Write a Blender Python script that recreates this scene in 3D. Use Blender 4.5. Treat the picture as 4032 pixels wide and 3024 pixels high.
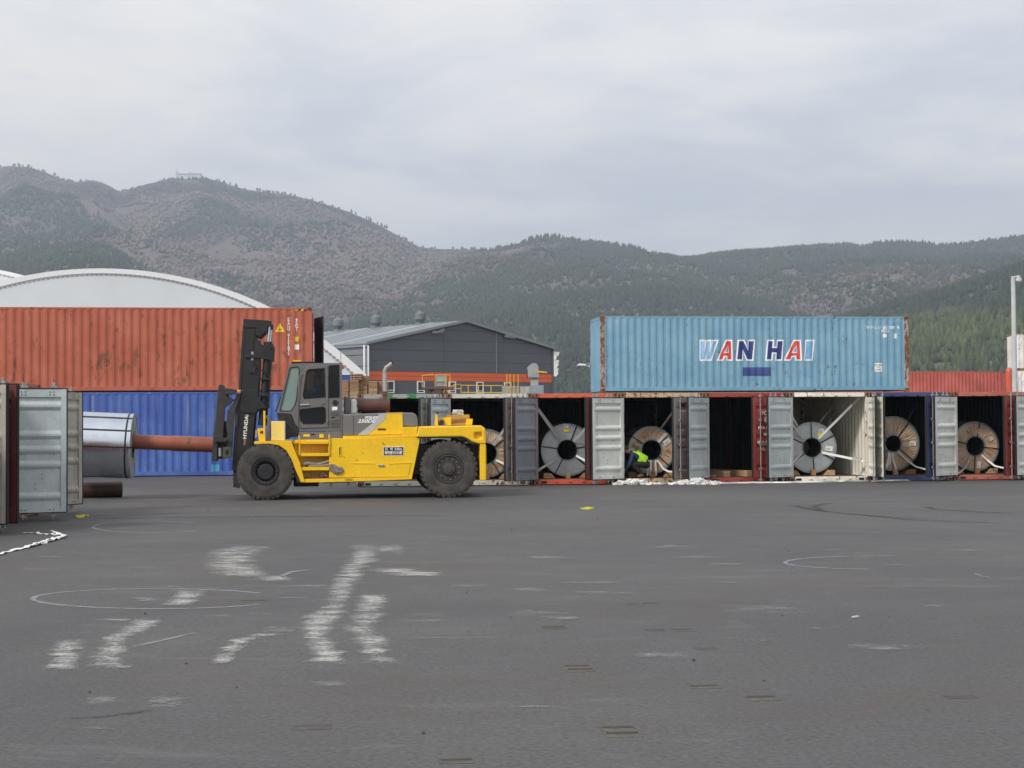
import bpy, bmesh, math, random
import numpy as np
from mathutils import Vector, Matrix

for o in list(bpy.data.objects):
    bpy.data.objects.remove(o)
SC = bpy.context.scene
COL = SC.collection
R = math.radians
random.seed(7)

# ------------------------------------------------------------------ camera
F, CX, HY, EYE, ROLL = 6050.0, 2016.0, 1664.6, 1.765, 0.0062
PITCH = math.atan((HY - 1512.0) / F)
cam_d = bpy.data.cameras.new('camera')
cam_d.sensor_width = 36.0
cam_d.lens = 36.0 * F / 4032.0
cam_d.clip_start = 0.1
cam_d.clip_end = 20000.0
cam = bpy.data.objects.new('camera', cam_d)
COL.objects.link(cam)
cam.matrix_world = Matrix.Translation((0, 0, EYE)) @ Matrix.Rotation(R(90) + PITCH, 4, 'X') @ Matrix.Rotation(-ROLL, 4, 'Z')
SC.camera = cam

# ------------------------------------------------------------------ light
SUN_DIR = Vector((-0.52, -0.58, 0.63)).normalized()     # towards the sun
sun_d = bpy.data.lights.new('sun', 'SUN')
sun_d.energy = 2.9
sun_d.angle = R(11)
sun_d.color = (1.0, 0.955, 0.89)
sun = bpy.data.objects.new('sun', sun_d)
COL.objects.link(sun)
sun.rotation_euler = SUN_DIR.to_track_quat('Z', 'Y').to_euler()

SC.view_settings.view_transform = 'Standard'
SC.view_settings.look = 'None'
SC.view_settings.gamma = 1.0
SC.view_settings.use_curve_mapping = False
SC.view_settings.exposure = 0.0

world = bpy.data.worlds.new('World')
SC.world = world
world.use_nodes = True
wn = world.node_tree
wn.nodes.clear()


def nd(nt, kind, **kw):
    n = nt.nodes.new(kind)
    ins = kw.pop('ins', {})
    for k, v in kw.items():
        setattr(n, k, v)
    for k, v in ins.items():
        if isinstance(v, bpy.types.NodeSocket):
            nt.links.new(v, n.inputs[k])
        else:
            n.inputs[k].default_value = v
    return n


def mth(nt, op, a, b=None, clamp=False):
    n = nd(nt, 'ShaderNodeMath', operation=op, use_clamp=clamp)
    for i, x in enumerate((a, b)):
        if x is None:
            continue
        if isinstance(x, bpy.types.NodeSocket):
            nt.links.new(x, n.inputs[i])
        else:
            n.inputs[i].default_value = x
    return n.outputs[0]


def vmth(nt, op, a, b=None):
    n = nd(nt, 'ShaderNodeVectorMath', operation=op)
    for i, x in enumerate((a, b)):
        if x is None:
            continue
        if isinstance(x, bpy.types.NodeSocket):
            nt.links.new(x, n.inputs[i])
        else:
            n.inputs[i].default_value = x
    return n.outputs[0]


def maprange(nt, x, a, b, c=0.0, d=1.0, smooth=True):
    n = nd(nt, 'ShaderNodeMapRange', interpolation_type='SMOOTHSTEP' if smooth else 'LINEAR')
    nt.links.new(x, n.inputs['Value'])
    n.inputs['From Min'].default_value = a
    n.inputs['From Max'].default_value = b
    n.inputs['To Min'].default_value = c
    n.inputs['To Max'].default_value = d
    return n.outputs[0]


def mixc(nt, fac, a, b, mode='MIX'):
    n = nd(nt, 'ShaderNodeMix', data_type='RGBA', blend_type=mode)
    for idx, x in ((0, fac), (6, a), (7, b)):
        if isinstance(x, bpy.types.NodeSocket):
            nt.links.new(x, n.inputs[idx])
        elif idx == 0:
            n.inputs[0].default_value = x
        else:
            n.inputs[idx].default_value = (*x[:3], 1.0)
    return n.outputs[2]


def noise(nt, vec, scale, detail=4.0, rough=0.55, dist=0.0):
    n = nd(nt, 'ShaderNodeTexNoise', ins={'Scale': scale, 'Detail': detail, 'Roughness': rough, 'Distortion': dist})
    if vec is not None:
        nt.links.new(vec, n.inputs['Vector'])
    return n.outputs[0]


def build_world():
    nt = wn
    out = nd(nt, 'ShaderNodeOutputWorld')
    bg = nd(nt, 'ShaderNodeBackground', ins={'Strength': 0.1})
    sky = nd(nt, 'ShaderNodeTexSky', sky_type='NISHITA', sun_disc=False)
    sky.sun_elevation = math.asin(SUN_DIR.z)
    sky.sun_rotation = math.atan2(SUN_DIR.x, SUN_DIR.y)
    sky.air_density = 1.2
    sky.dust_density = 2.0
    tc = nd(nt, 'ShaderNodeTexCoord')
    sep = nd(nt, 'ShaderNodeSeparateXYZ')
    nt.links.new(tc.outputs['Generated'], sep.inputs[0])
    z = mth(nt, 'MAXIMUM', sep.outputs[2], 0.0)
    den = mth(nt, 'ADD', z, 0.16)
    cmb = nd(nt, 'ShaderNodeCombineXYZ')
    nt.links.new(mth(nt, 'DIVIDE', sep.outputs[0], den), cmb.inputs[0])
    nt.links.new(mth(nt, 'DIVIDE', sep.outputs[1], den), cmb.inputs[1])
    p = vmth(nt, 'MULTIPLY', cmb.outputs[0], (1.0, 1.0, 1.0))
    n1 = noise(nt, p, 1.15, 5.0, 0.5, 0.4)
    n2 = noise(nt, vmth(nt, 'ADD', p, (7.3, 2.1, 4.0)), 2.0, 5.0, 0.55, 0.3)
    n3 = noise(nt, vmth(nt, 'ADD', p, (1.3, 9.1, 2.0)), 0.55, 3.0, 0.5, 0.2)
    f = mth(nt, 'ADD', mth(nt, 'MULTIPLY', n1, 0.6), mth(nt, 'MULTIPLY', n2, 0.4))
    shade = maprange(nt, f, 0.42, 0.58)
    warm = maprange(nt, n3, 0.42, 0.62)
    grey = (7.7, 8.1, 8.9)
    white = (11.0, 10.75, 10.6)
    ccol = mixc(nt, shade, grey, white)
    ccol = mixc(nt, mth(nt, 'MULTIPLY', warm, 0.55), ccol, (11.3, 10.7, 10.1))
    # thin gaps where the blue sky shows through
    gap = maprange(nt, n2, 0.60, 0.75, 0.0, 0.35)
    col = mixc(nt, gap, ccol, sky.outputs[0])
    # an overcast sky brightens gently towards the zenith
    zen = maprange(nt, sep.outputs[2], 0.1, 1.0, 1.0, 1.15, smooth=False)
    col = mixc(nt, 1.0, col, zen, 'MULTIPLY')
    nt.links.new(col, bg.inputs['Color'])
    nt.links.new(bg.outputs[0], out.inputs[0])


build_world()


# ------------------------------------------------------------------ photo pixel -> direction -> place
CAMR = cam.matrix_world.to_3x3().copy()
CAMI = CAMR.inverted()


def ray(u, v):
    """direction of a photo pixel, scaled to one metre of depth (y)"""
    d = CAMR @ Vector(((u - 2016.0) / F, -(v - 1512.0) / F, -1.0))
    return (d.x / d.y, 1.0, d.z / d.y)


def at_ground(u, v, z=0.0):
    d = ray(u, v)
    t = (z - EYE) / d[2]
    return Vector((d[0] * t, t, z))


def at_depth(u, v, y):
    d = ray(u, v)
    return Vector((d[0] * y, y, EYE + d[2] * y))


def proj_u(x, y, z=1.3):
    d = CAMI @ Vector((x, y, z - EYE))
    return 2016.0 + F * d.x / -d.z


YAW = R(7.2)
E1 = Vector((math.cos(YAW), math.sin(YAW), 0))
E2 = Vector((-math.sin(YAW), math.cos(YAW), 0))


def srgb(r, g, b):
    def c(x):
        x /= 255.0
        return x / 12.92 if x <= 0.04045 else ((x + 0.055) / 1.055) ** 2.4
    return (c(r), c(g), c(b))


# ------------------------------------------------------------------ mesh builder
class MB:
    def __init__(self):
        self.v, self.f, self.s, self.m = [], [], [], []

    def add(self, vs, fs, smooth=False, mi=0):
        b = len(self.v)
        self.v += [tuple(p) for p in vs]
        for q in fs:
            self.f.append(tuple(i + b for i in q))
            self.s.append(smooth)
            self.m.append(mi)
        return self

    def box(self, x0, x1, y0, y1, z0, z1, mi=0):
        vs = [(x, y, z) for z in (z0, z1) for y in (y0, y1) for x in (x0, x1)]
        fs = [(0, 2, 3, 1), (4, 5, 7, 6), (0, 1, 5, 4), (2, 6, 7, 3), (0, 4, 6, 2), (1, 3, 7, 5)]
        return self.add(vs, fs, mi=mi)

    def prism(self, poly, lo, hi, axis='y', mi=0):
        n = len(poly)
        def pt(a, b, c):
            return (a, c, b) if axis == 'y' else ((c, a, b) if axis == 'x' else (a, b, c))
        vs = [pt(a, b, lo) for a, b in poly] + [pt(a, b, hi) for a, b in poly]
        fs = [tuple(range(n)), tuple(range(2 * n - 1, n - 1, -1))]
        fs += [(i, (i + 1) % n, n + (i + 1) % n, n + i) for i in range(n)]
        return self.add(vs, fs, mi=mi)

    def beam(self, p0, p1, w, h, up=(0, 0, 1), mi=0):
        p0, p1 = Vector(p0), Vector(p1)
        d = (p1 - p0).normalized()
        up = Vector(up)
        if abs(d.dot(up)) > 0.98:
            up = Vector((0, 1, 0))
        s = d.cross(up).normalized()
        t = s.cross(d).normalized()
        vs = []
        for p in (p0, p1):
            for a, b in ((-1, -1), (1, -1), (1, 1), (-1, 1)):
                vs.append(p + s * (a * w / 2) + t * (b * h / 2))
        fs = [(3, 2, 1, 0), (4, 5, 6, 7)] + [(i, (i + 1) % 4, 4 + (i + 1) % 4, 4 + i) for i in range(4)]
        return self.add(vs, fs, mi=mi)

    def cyl(self, p0, p1, r0, r1=None, n=16, caps=True, mi=0):
        r1 = r0 if r1 is None else r1
        p0, p1 = Vector(p0), Vector(p1)
        d = (p1 - p0).normalized()
        a = d.orthogonal().normalized()
        b = d.cross(a)
        c0 = [p0 + (a * math.cos(t) + b * math.sin(t)) * r0 for t in (2 * math.pi * i / n for i in range(n))]
        c1 = [p1 + (a * math.cos(t) + b * math.sin(t)) * r1 for t in (2 * math.pi * i / n for i in range(n))]
        self.add(c0 + c1, [(i, (i + 1) % n, n + (i + 1) % n, n + i) for i in range(n)], True, mi)
        if caps:
            self.add(c0, [tuple(range(n - 1, -1, -1))], mi=mi)
            self.add(c1, [tuple(range(n))], mi=mi)
        return self

    def tube(self, path, r, n=8, mi=0, closed=False, rr=None):
        P = [Vector(p) for p in path]
        rings = []
        prev = None
        for i, p in enumerate(P):
            q0 = P[i - 1] if i else p
            q1 = P[i + 1] if i < len(P) - 1 else p
            d = (q1 - q0).normalized()
            if prev is None:
                a = d.orthogonal().normalized()
            else:
                a = (prev - d * prev.dot(d)).normalized()
            prev = a
            b = d.cross(a)
            rad = rr[i] if rr else r
            rings += [p + (a * math.cos(t) + b * math.sin(t)) * rad for t in (2 * math.pi * k / n for k in range(n))]
        fs = []
        for i in range(len(P) - 1):
            for k in range(n):
                fs.append((i * n + k, i * n + (k + 1) % n, (i + 1) * n + (k + 1) % n, (i + 1) * n + k))
        self.add(rings, fs, True, mi)
        self.add(rings[:n], [tuple(range(n - 1, -1, -1))], mi=mi)
        self.add(rings[-n:], [tuple(range(n))], mi=mi)
        return self

    def lathe(self, prof, org, axis, n=32, mi=0, smooth=True):
        """prof: list of (radius, offset along axis); consecutive pairs make separate bands (hard edges)"""
        org, d = Vector(org), Vector(axis).normalized()
        a = d.orthogonal().normalized()
        b = d.cross(a)
        for (r0, h0), (r1, h1) in zip(prof[:-1], prof[1:]):
            vs = []
            for r, h in ((r0, h0), (r1, h1)):
                vs += [org + d * h + (a * math.cos(t) + b * math.sin(t)) * r for t in (2 * math.pi * i / n for i in range(n))]
            self.add(vs, [(i, (i + 1) % n, n + (i + 1) % n, n + i) for i in range(n)], smooth, mi)
        return self

    def ribbon(self, path, w, thick=0.004, side=None, mi=0):
        """flat strap along path; side = width direction (vector or list)"""
        P = [Vector(p) for p in path]
        vs, fs = [], []
        for i, p in enumerate(P):
            q0 = P[i - 1] if i else p
            q1 = P[i + 1] if i < len(P) - 1 else p
            d = (q1 - q0).normalized()
            s = Vector(side[i]) if isinstance(side, list) else Vector(side)
            s = (s - d * s.dot(d))
            s = s.normalized() if s.length > 1e-6 else d.orthogonal().normalized()
            t = d.cross(s).normalized()
            for a, b in ((-1, -1), (1, -1), (1, 1), (-1, 1)):
                vs.append(p + s * (a * w / 2) + t * (b * thick / 2))
        for i in range(len(P) - 1):
            for k in range(4):
                fs.append((i * 4 + k, i * 4 + (k + 1) % 4, i * 4 + 4 + (k + 1) % 4, i * 4 + 4 + k))
        fs += [(3, 2, 1, 0), tuple(len(vs) - 4 + i for i in range(4))]
        return self.add(vs, fs, mi=mi)

    def mesh(self, name, mats, recalc=True):
        me = bpy.data.meshes.new(name)
        me.from_pydata(self.v, [], self.f)
        me.polygons.foreach_set('use_smooth', self.s)
        me.polygons.foreach_set('material_index', self.m)
        if not isinstance(mats, (list, tuple)):
            mats = [mats]
        for m in mats:
            me.materials.append(m)
        if recalc:
            bm = bmesh.new()
            bm.from_mesh(me)
            bmesh.ops.recalc_face_normals(bm, faces=bm.faces)
            bm.to_mesh(me)
            bm.free()
        me.update()
        return me

    def build(self, name, mats, parent=None, bevel=0.0, recalc=True, seg=2):
        o = bpy.data.objects.new(name, self.mesh(name, mats, recalc))
        COL.objects.link(o)
        o.parent = parent
        if bevel:
            b = o.modifiers.new('bevel', 'BEVEL')
            b.width = bevel
            b.segments = seg
            b.limit_method = 'ANGLE'
            b.angle_limit = R(40)
        return o


def obj(name, mesh, parent=None):
    o = bpy.data.objects.new(name, mesh)
    COL.objects.link(o)
    o.parent = parent
    return o


def empty(name, loc, rz=0.0):
    o = bpy.data.objects.new(name, None)
    COL.objects.link(o)
    o.location = loc
    o.rotation_euler = (0, 0, rz)
    o.empty_display_size = 0.3
    return o


def tag(o, label, cat, group=None):
    o['label'] = label
    o['category'] = cat
    if group:
        o['group'] = group
    return o


def structure(o):
    o['kind'] = 'structure'
    return o


# ------------------------------------------------------------------ materials
def new_mat(name):
    m = bpy.data.materials.new(name)
    m.use_nodes = True
    nt = m.node_tree
    nt.nodes.clear()
    out = nd(nt, 'ShaderNodeOutputMaterial')
    bs = nd(nt, 'ShaderNodeBsdfPrincipled')
    nt.links.new(bs.outputs[0], out.inputs[0])
    return m, nt, bs


def obj_coord(nt, jitter=True):
    tc = nd(nt, 'ShaderNodeTexCoord')
    if not jitter:
        return tc.outputs['Object']
    oi = nd(nt, 'ShaderNodeObjectInfo')
    sc = mth(nt, 'MULTIPLY', oi.outputs['Random'], 91.0)
    return vmth(nt, 'ADD', tc.outputs['Object'], sc)


def bump(nt, bs, h, strength=0.3, dist=0.01):
    b = nd(nt, 'ShaderNodeBump', ins={'Strength': strength, 'Distance': dist})
    nt.links.new(h, b.inputs['Height'])
    nt.links.new(b.outputs[0], bs.inputs['Normal'])


def plain(name, col, rough=0.6, metal=0.0, var=0.15, scale=6.0, bmp=0.0, coat=0.0, stretch=(1, 1, 1)):
    m, nt, bs = new_mat(name)
    c = vmth(nt, 'MULTIPLY', obj_coord(nt), stretch)
    n = noise(nt, c, scale, 5.0, 0.6)
    k = maprange(nt, n, 0.3, 0.7, 1.0 - var, 1.0 + var, smooth=False)
    cc = mixc(nt, 1.0, col, k, 'MULTIPLY')
    nt.links.new(cc, bs.inputs['Base Color'])
    bs.inputs['Metallic'].default_value = metal
    r = maprange(nt, n, 0.3, 0.7, max(0.02, rough - 0.08), min(1, rough + 0.08), smooth=False)
    nt.links.new(r, bs.inputs['Roughness'])
    if coat:
        bs.inputs['Coat Weight'].default_value = coat
        bs.inputs['Coat Roughness'].default_value = 0.15
    if bmp:
        bump(nt, bs, noise(nt, c, scale * 5, 6.0, 0.65), bmp, 0.01)
    return m


RUST = (0.115, 0.040, 0.018)


def paint(name, col, rust=0.3, streak=0.3, fade=None, rough=0.5, spot=9.0, rustcol=RUST, dirt=0.25, grime=(0.10, 0.085, 0.07), rust_streak=0.0):
    """weathered steel paint: faded patches, vertical grime runs, chips of rust with their own shape"""
    m, nt, bs = new_mat(name)
    c = obj_coord(nt)
    big = noise(nt, c, 0.9, 4.0, 0.55)
    col_b = fade if fade else tuple(min(1, x * 1.25 + 0.02) for x in col)
    base = mixc(nt, maprange(nt, big, 0.35, 0.7), col, col_b)
    fine = noise(nt, c, 22.0, 5.0, 0.6)
    base = mixc(nt, 1.0, base, maprange(nt, fine, 0.3, 0.7, 0.9, 1.08, smooth=False), 'MULTIPLY')
    # vertical runs
    cs = vmth(nt, 'MULTIPLY', c, (7.0, 7.0, 0.32))
    st = noise(nt, cs, 1.0, 5.0, 0.6)
    base = mixc(nt, maprange(nt, st, 0.52, 0.8, 0.0, streak), base, grime)
    base = mixc(nt, maprange(nt, st, 0.2, 0.42, streak * 0.5, 0.0), base, tuple(min(1, x * 1.3 + 0.1) for x in col))
    dn = noise(nt, vmth(nt, 'ADD', c, (3.0, 8.0, 1.0)), 3.5, 7.0, 0.65)
    base = mixc(nt, maprange(nt, dn, 0.5, 0.85, 0.0, dirt), base, grime)
    # rust chips, taller than wide
    cr = vmth(nt, 'MULTIPLY', c, (1.3, 1.3, 0.55))
    rn = noise(nt, cr, spot, 6.0, 0.62, 0.3)
    clus = noise(nt, vmth(nt, 'ADD', c, (5.0, 1.0, 6.0)), 1.1, 3.0, 0.5)
    th = mth(nt, 'ADD', rn, mth(nt, 'MULTIPLY', mth(nt, 'SUBTRACT', clus, 0.5), 0.55))
    edge = 0.80 - 0.30 * rust
    rm = maprange(nt, th, edge, edge + 0.035)
    halo = maprange(nt, th, edge - 0.07, edge, 0.0, 0.35)
    base = mixc(nt, halo, base, tuple(a * 0.5 + b for a, b in zip(col, (0.10, 0.035, 0.01))))
    rc = mixc(nt, fine, rustcol, tuple(x * 2.2 for x in rustcol))
    base = mixc(nt, rm, base, rc)
    if rust_streak:
        rs = noise(nt, vmth(nt, 'MULTIPLY', vmth(nt, 'ADD', c, (11.0, 4.0, 2.0)), (9.0, 9.0, 0.5)), 1.0, 4.0, 0.6)
        base = mixc(nt, maprange(nt, rs, 0.55, 0.75, 0.0, rust_streak), base, rc)
    nt.links.new(base, bs.inputs['Base Color'])
    nt.links.new(maprange(nt, rm, 0.0, 1.0, rough, 0.92, smooth=False), bs.inputs['Roughness'])
    bs.inputs['Specular IOR Level'].default_value = 0.4
    h = mth(nt, 'SUBTRACT', mth(nt, 'MULTIPLY', dn, 0.6), mth(nt, 'MULTIPLY', rm, 0.3))
    bump(nt, bs, h, 0.25, 0.01)
    return m


def glass_mat(name, tint=(0.75, 0.85, 0.82), opacity=0.35, rough=0.03, base=None):
    m, nt, bs = new_mat(name)
    bs.inputs['Base Color'].default_value = (*(base or [x * 0.05 for x in tint]), 1)
    bs.inputs['Roughness'].default_value = rough
    bs.inputs['Specular IOR Level'].default_value = 0.6
    tr = nd(nt, 'ShaderNodeBsdfTransparent', ins={'Color': (*tint, 1)})
    mx = nd(nt, 'ShaderNodeMixShader', ins={'Fac': opacity})
    nt.links.new(tr.outputs[0], mx.inputs[1])
    nt.links.new(bs.outputs[0], mx.inputs[2])
    nt.links.new(mx.outputs[0], [n for n in nt.nodes if n.type == 'OUTPUT_MATERIAL'][0].inputs[0])
    return m


M = {}
M['casting'] = paint('rusty casting', (0.20, 0.095, 0.055), rust=0.9, streak=0.3)
M['black'] = plain('black steel', (0.012, 0.012, 0.014), 0.45, 0.0, 0.3, 5, 0.15)
M['rubber'] = plain('gasket rubber', (0.012, 0.012, 0.012), 0.8)
M['galv'] = plain('galvanised bar', (0.33, 0.33, 0.32), 0.5, 0.4, 0.25, 10, 0.1)
M['floorwood'] = plain('container floor plywood', (0.10, 0.06, 0.035), 0.85, 0, 0.35, 3, 0.2, stretch=(4, .5, 1))
M['timber'] = plain('pale timber', (0.46, 0.30, 0.165), 0.8, 0, 0.35, 4, 0.3, stretch=(1, 0.3, 4))
M['timber_end'] = plain('sawn timber orange', (0.44, 0.22, 0.085), 0.8, 0, 0.3, 6, 0.2)
M['white'] = plain('white print', (0.78, 0.78, 0.76), 0.6, 0, 0.08)
M['strap'] = plain('white webbing', (0.72, 0.72, 0.71), 0.8, 0, 0.12, 9, 0.15)
M['strap_grey'] = plain('used webbing', (0.50, 0.50, 0.48), 0.85, 0, 0.2, 9, 0.15)
M['dark'] = plain('dark cavity', (0.008, 0.008, 0.009), 0.9)


def text_mesh(body, size, shear=0.0, offset=0.0, spacing=1.0, align='CENTER', xscale=1.0):
    cu = bpy.data.curves.new('lettering', 'FONT')
    cu.body = body
    cu.size = size
    cu.shear = shear
    cu.offset = offset
    cu.space_character = spacing
    cu.align_x = align
    cu.align_y = 'CENTER'
    cu.resolution_u = 3
    t = bpy.data.objects.new('lettering_tmp', cu)
    COL.objects.link(t)
    bpy.context.view_layer.update()
    me = bpy.data.meshes.new_from_object(t.evaluated_get(bpy.context.evaluated_depsgraph_get()))
    bpy.data.objects.remove(t)
    bpy.data.curves.remove(cu)
    if xscale != 1.0:
        for v in me.vertices:
            v.co.x *= xscale
    return me


def wall_text(name, body, size, mat, parent, origin, right, up, **kw):
    """flat printed lettering laid on a plane: origin + x*right + y*up"""
    me = text_mesh(body, size, **kw)
    o0, r, u = Vector(origin), Vector(right), Vector(up)
    for v in me.vertices:
        v.co = o0 + r * v.co.x + u * v.co.y
    me.materials.clear()
    me.materials.append(mat)
    me.update()
    return obj(name, me, parent)
# ------------------------------------------------------------------ ground
def asphalt():
    m, nt, bs = new_mat('worn asphalt')
    tc = nd(nt, 'ShaderNodeTexCoord')
    c = tc.outputs['Object']
    n1 = noise(nt, c, .16, 5, .6, .5)
    n2 = noise(nt, c, 1.3, 6, .65, .4)
    n3 = noise(nt, c, 26, 5, .7)
    n4 = noise(nt, c, 140, 3, .6)
    col = mixc(nt, maprange(nt, n1, .35, .65), (.062, .062, .068), (.085, .083, .083))
    col = mixc(nt, maprange(nt, n2, .40, .72, 0, .55), col, (.092, .087, .081))
    col = mixc(nt, maprange(nt, n2, .25, .42, .4, 0), col, (.048, .048, .052))
    col = mixc(nt, 1.0, col, maprange(nt, n3, .25, .75, .50, 1.55, False), 'MULTIPLY')
    col = mixc(nt, maprange(nt, n4, .60, .74, 0, .55), col, (.17, .165, .16))
    # dust wiped into thin smears
    sm = noise(nt, vmth(nt, 'MULTIPLY', c, (.55, 1.6, 1)), 1.0, 7, .68, .8)
    col = mixc(nt, maprange(nt, sm, .55, .76, 0, .45), col, (.165, .165, .165))
    # brownish oil and dirt tints
    br = noise(nt, vmth(nt, 'ADD', c, (40, 11, 0)), .35, 4, .6)
    col = mixc(nt, maprange(nt, br, .5, .72, 0, .5), col, (.080, .068, .059))
    nt.links.new(col, bs.inputs['Base Color'])
    nt.links.new(maprange(nt, n2, .3, .7, .62, .85, False), bs.inputs['Roughness'])
    bs.inputs['Specular IOR Level'].default_value = .35
    h = mth(nt, 'ADD', mth(nt, 'MULTIPLY', n3, .6), mth(nt, 'MULTIPLY', n4, .4))
    bump(nt, bs, h, .55, .012)
    return m


gm = MB()
xs = [-7000, -600, -60, 60, 600, 7000]
ys = [-400, -30, 90, 600, 7000]
vs = [(x, y, 0) for y in ys for x in xs]
gm.add(vs, [(j * 6 + i, j * 6 + i + 1, (j + 1) * 6 + i + 1, (j + 1) * 6 + i) for j in range(4) for i in range(5)])
ground = structure(gm.build('ground', asphalt(), recalc=False))


def mark_mat(name, col, th, soft, scale, strength=1.0, rough=.8):
    """worn mark: broken up by noise and fading at its rim (rim attribute)"""
    m, nt, bs = new_mat(name)
    tc = nd(nt, 'ShaderNodeTexCoord')
    c = tc.outputs['Object']
    at = nd(nt, 'ShaderNodeAttribute', attribute_name='rim')
    n1 = noise(nt, vmth(nt, 'MULTIPLY', c, (.7, 1.2, 1)), scale, 6, .68, .4)
    n2 = noise(nt, vmth(nt, 'MULTIPLY', c, (.8, 1.0, 1)), scale * 9, 5, .75)
    n = mth(nt, 'ADD', mth(nt, 'MULTIPLY', n1, .52), mth(nt, 'MULTIPLY', n2, .48))
    n = mth(nt, 'ADD', mth(nt, 'MULTIPLY', mth(nt, 'SUBTRACT', n, .5), 2.9), .5)
    x = mth(nt, 'ADD', n, mth(nt, 'MULTIPLY', mth(nt, 'SUBTRACT', at.outputs['Fac'], 1.0), .62))
    a = maprange(nt, x, th, th + soft, 0, strength)
    bs.inputs['Base Color'].default_value = (*col, 1)
    bs.inputs['Roughness'].default_value = rough
    tr_ = nd(nt, 'ShaderNodeBsdfTransparent')
    mx = nd(nt, 'ShaderNodeMixShader')
    nt.links.new(a, mx.inputs[0])
    nt.links.new(tr_.outputs[0], mx.inputs[1])
    nt.links.new(bs.outputs[0], mx.inputs[2])
    nt.links.new(mx.outputs[0], [q for q in nt.nodes if q.type == 'OUTPUT_MATERIAL'][0].inputs[0])
    return m


MK_WHITE = mark_mat('white scuffed powder', (.40, .40, .385), .16, .62, 3.6, .92)
MK_FAINT = mark_mat('faint white scuff', (.30, .30, .30), .24, .60, 3.4, .66)
MK_LINE = mark_mat('chalk line', (.34, .36, .385), .10, .30, 6.0, .55)
MK_TYRE = mark_mat('tyre rub', (.028, .028, .030), .12, .4, 4.0, .5)


def strip(name, left, right, mat, z):
    """sheet between two ground polylines, faded towards its edges"""
    n = len(left)
    cols = 7
    vs, rim, fs = [], [], []
    fine_l, fine_r = [], []
    for i in range(n - 1):
        for q in range(6):
            t = q / 6
            fine_l.append(left[i].lerp(left[i + 1], t))
            fine_r.append(right[i].lerp(right[i + 1], t))
    fine_l.append(left[-1])
    fine_r.append(right[-1])
    N = len(fine_l)
    for i in range(N):
        for k in range(cols):
            t = k / (cols - 1)
            p = fine_l[i].lerp(fine_r[i], t)
            vs.append((p.x, p.y, z))
            e = 1 - abs(2 * t - 1) ** 2
            f = min(1, i / 2.5, (N - 1 - i) / 2.5)
            rim.append(min(e, f) if N > 4 else e)
    for i in range(N - 1):
        for k in range(cols - 1):
            fs.append((i * cols + k, i * cols + k + 1, (i + 1) * cols + k + 1, (i + 1) * cols + k))
    o = MB().add(vs, fs).build(name, mat, ground, recalc=False)
    at = o.data.attributes.new('rim', 'FLOAT', 'POINT')
    at.data.foreach_set('value', rim)
    return o


_zi = [0]


def scuff(rows, zf, mat=None, grow_=44):
    """rows: (x_left, x_right, y) in a zoomed view, from far to near"""
    _zi[0] += 1
    L = [at_ground(*zf(a - grow_, y)) for a, b, y in rows]
    Rr = [at_ground(*zf(b + grow_, y)) for a, b, y in rows]
    strip('paint_scuff', L, Rr, mat or MK_WHITE, .004 + .0004 * (_zi[0] % 8))


ZG = lambda x, y: (x * .9114, 2000 + y * .9114)
ZR = lambda x, y: (2016 + x * .9114, 1850 + y * .9114)
S = [[(290, 350, 560), (240, 335, 600), (225, 325, 660), (170, 330, 712)],
     [(800, 910, 340), (740, 840, 405), (700, 800, 425)],
     [(610, 700, 475), (560, 660, 515), (470, 545, 560), (440, 540, 600), (400, 535, 650), (370, 570, 706)],
     [(430, 545, 478), (440, 530, 492)], [(680, 780, 335), (690, 780, 350)], [(600, 660, 385), (605, 650, 412)],
     [(1150, 1240, 535), (1000, 1070, 575), (955, 1015, 630), (905, 955, 695)],
     [(960, 1185, 158), (900, 1120, 200), (885, 1110, 245), (905, 1160, 275), (905, 1190, 305)],
     [(1040, 1200, 285), (1080, 1340, 325)],
     [(1535, 1625, 145), (1520, 1615, 230), (1490, 1565, 260), (1450, 1535, 320), (1440, 1500, 370), (1390, 1490, 430), (1315, 1490, 470), (1305, 1425, 520), (1335, 1410, 562), (1345, 1475, 620), (1355, 1485, 692)],
     [(1640, 1728, 145), (1640, 1728, 212)],
     [(1565, 1665, 365), (1555, 1655, 410), (1515, 1645, 470), (1495, 1605, 520), (1535, 1670, 580), (1585, 1650, 640), (1560, 1765, 682)],
     [(1585, 1740, 255), (1610, 1920, 285), (1720, 1900, 300)]]
for r in S:
    scuff(r, ZG)
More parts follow.
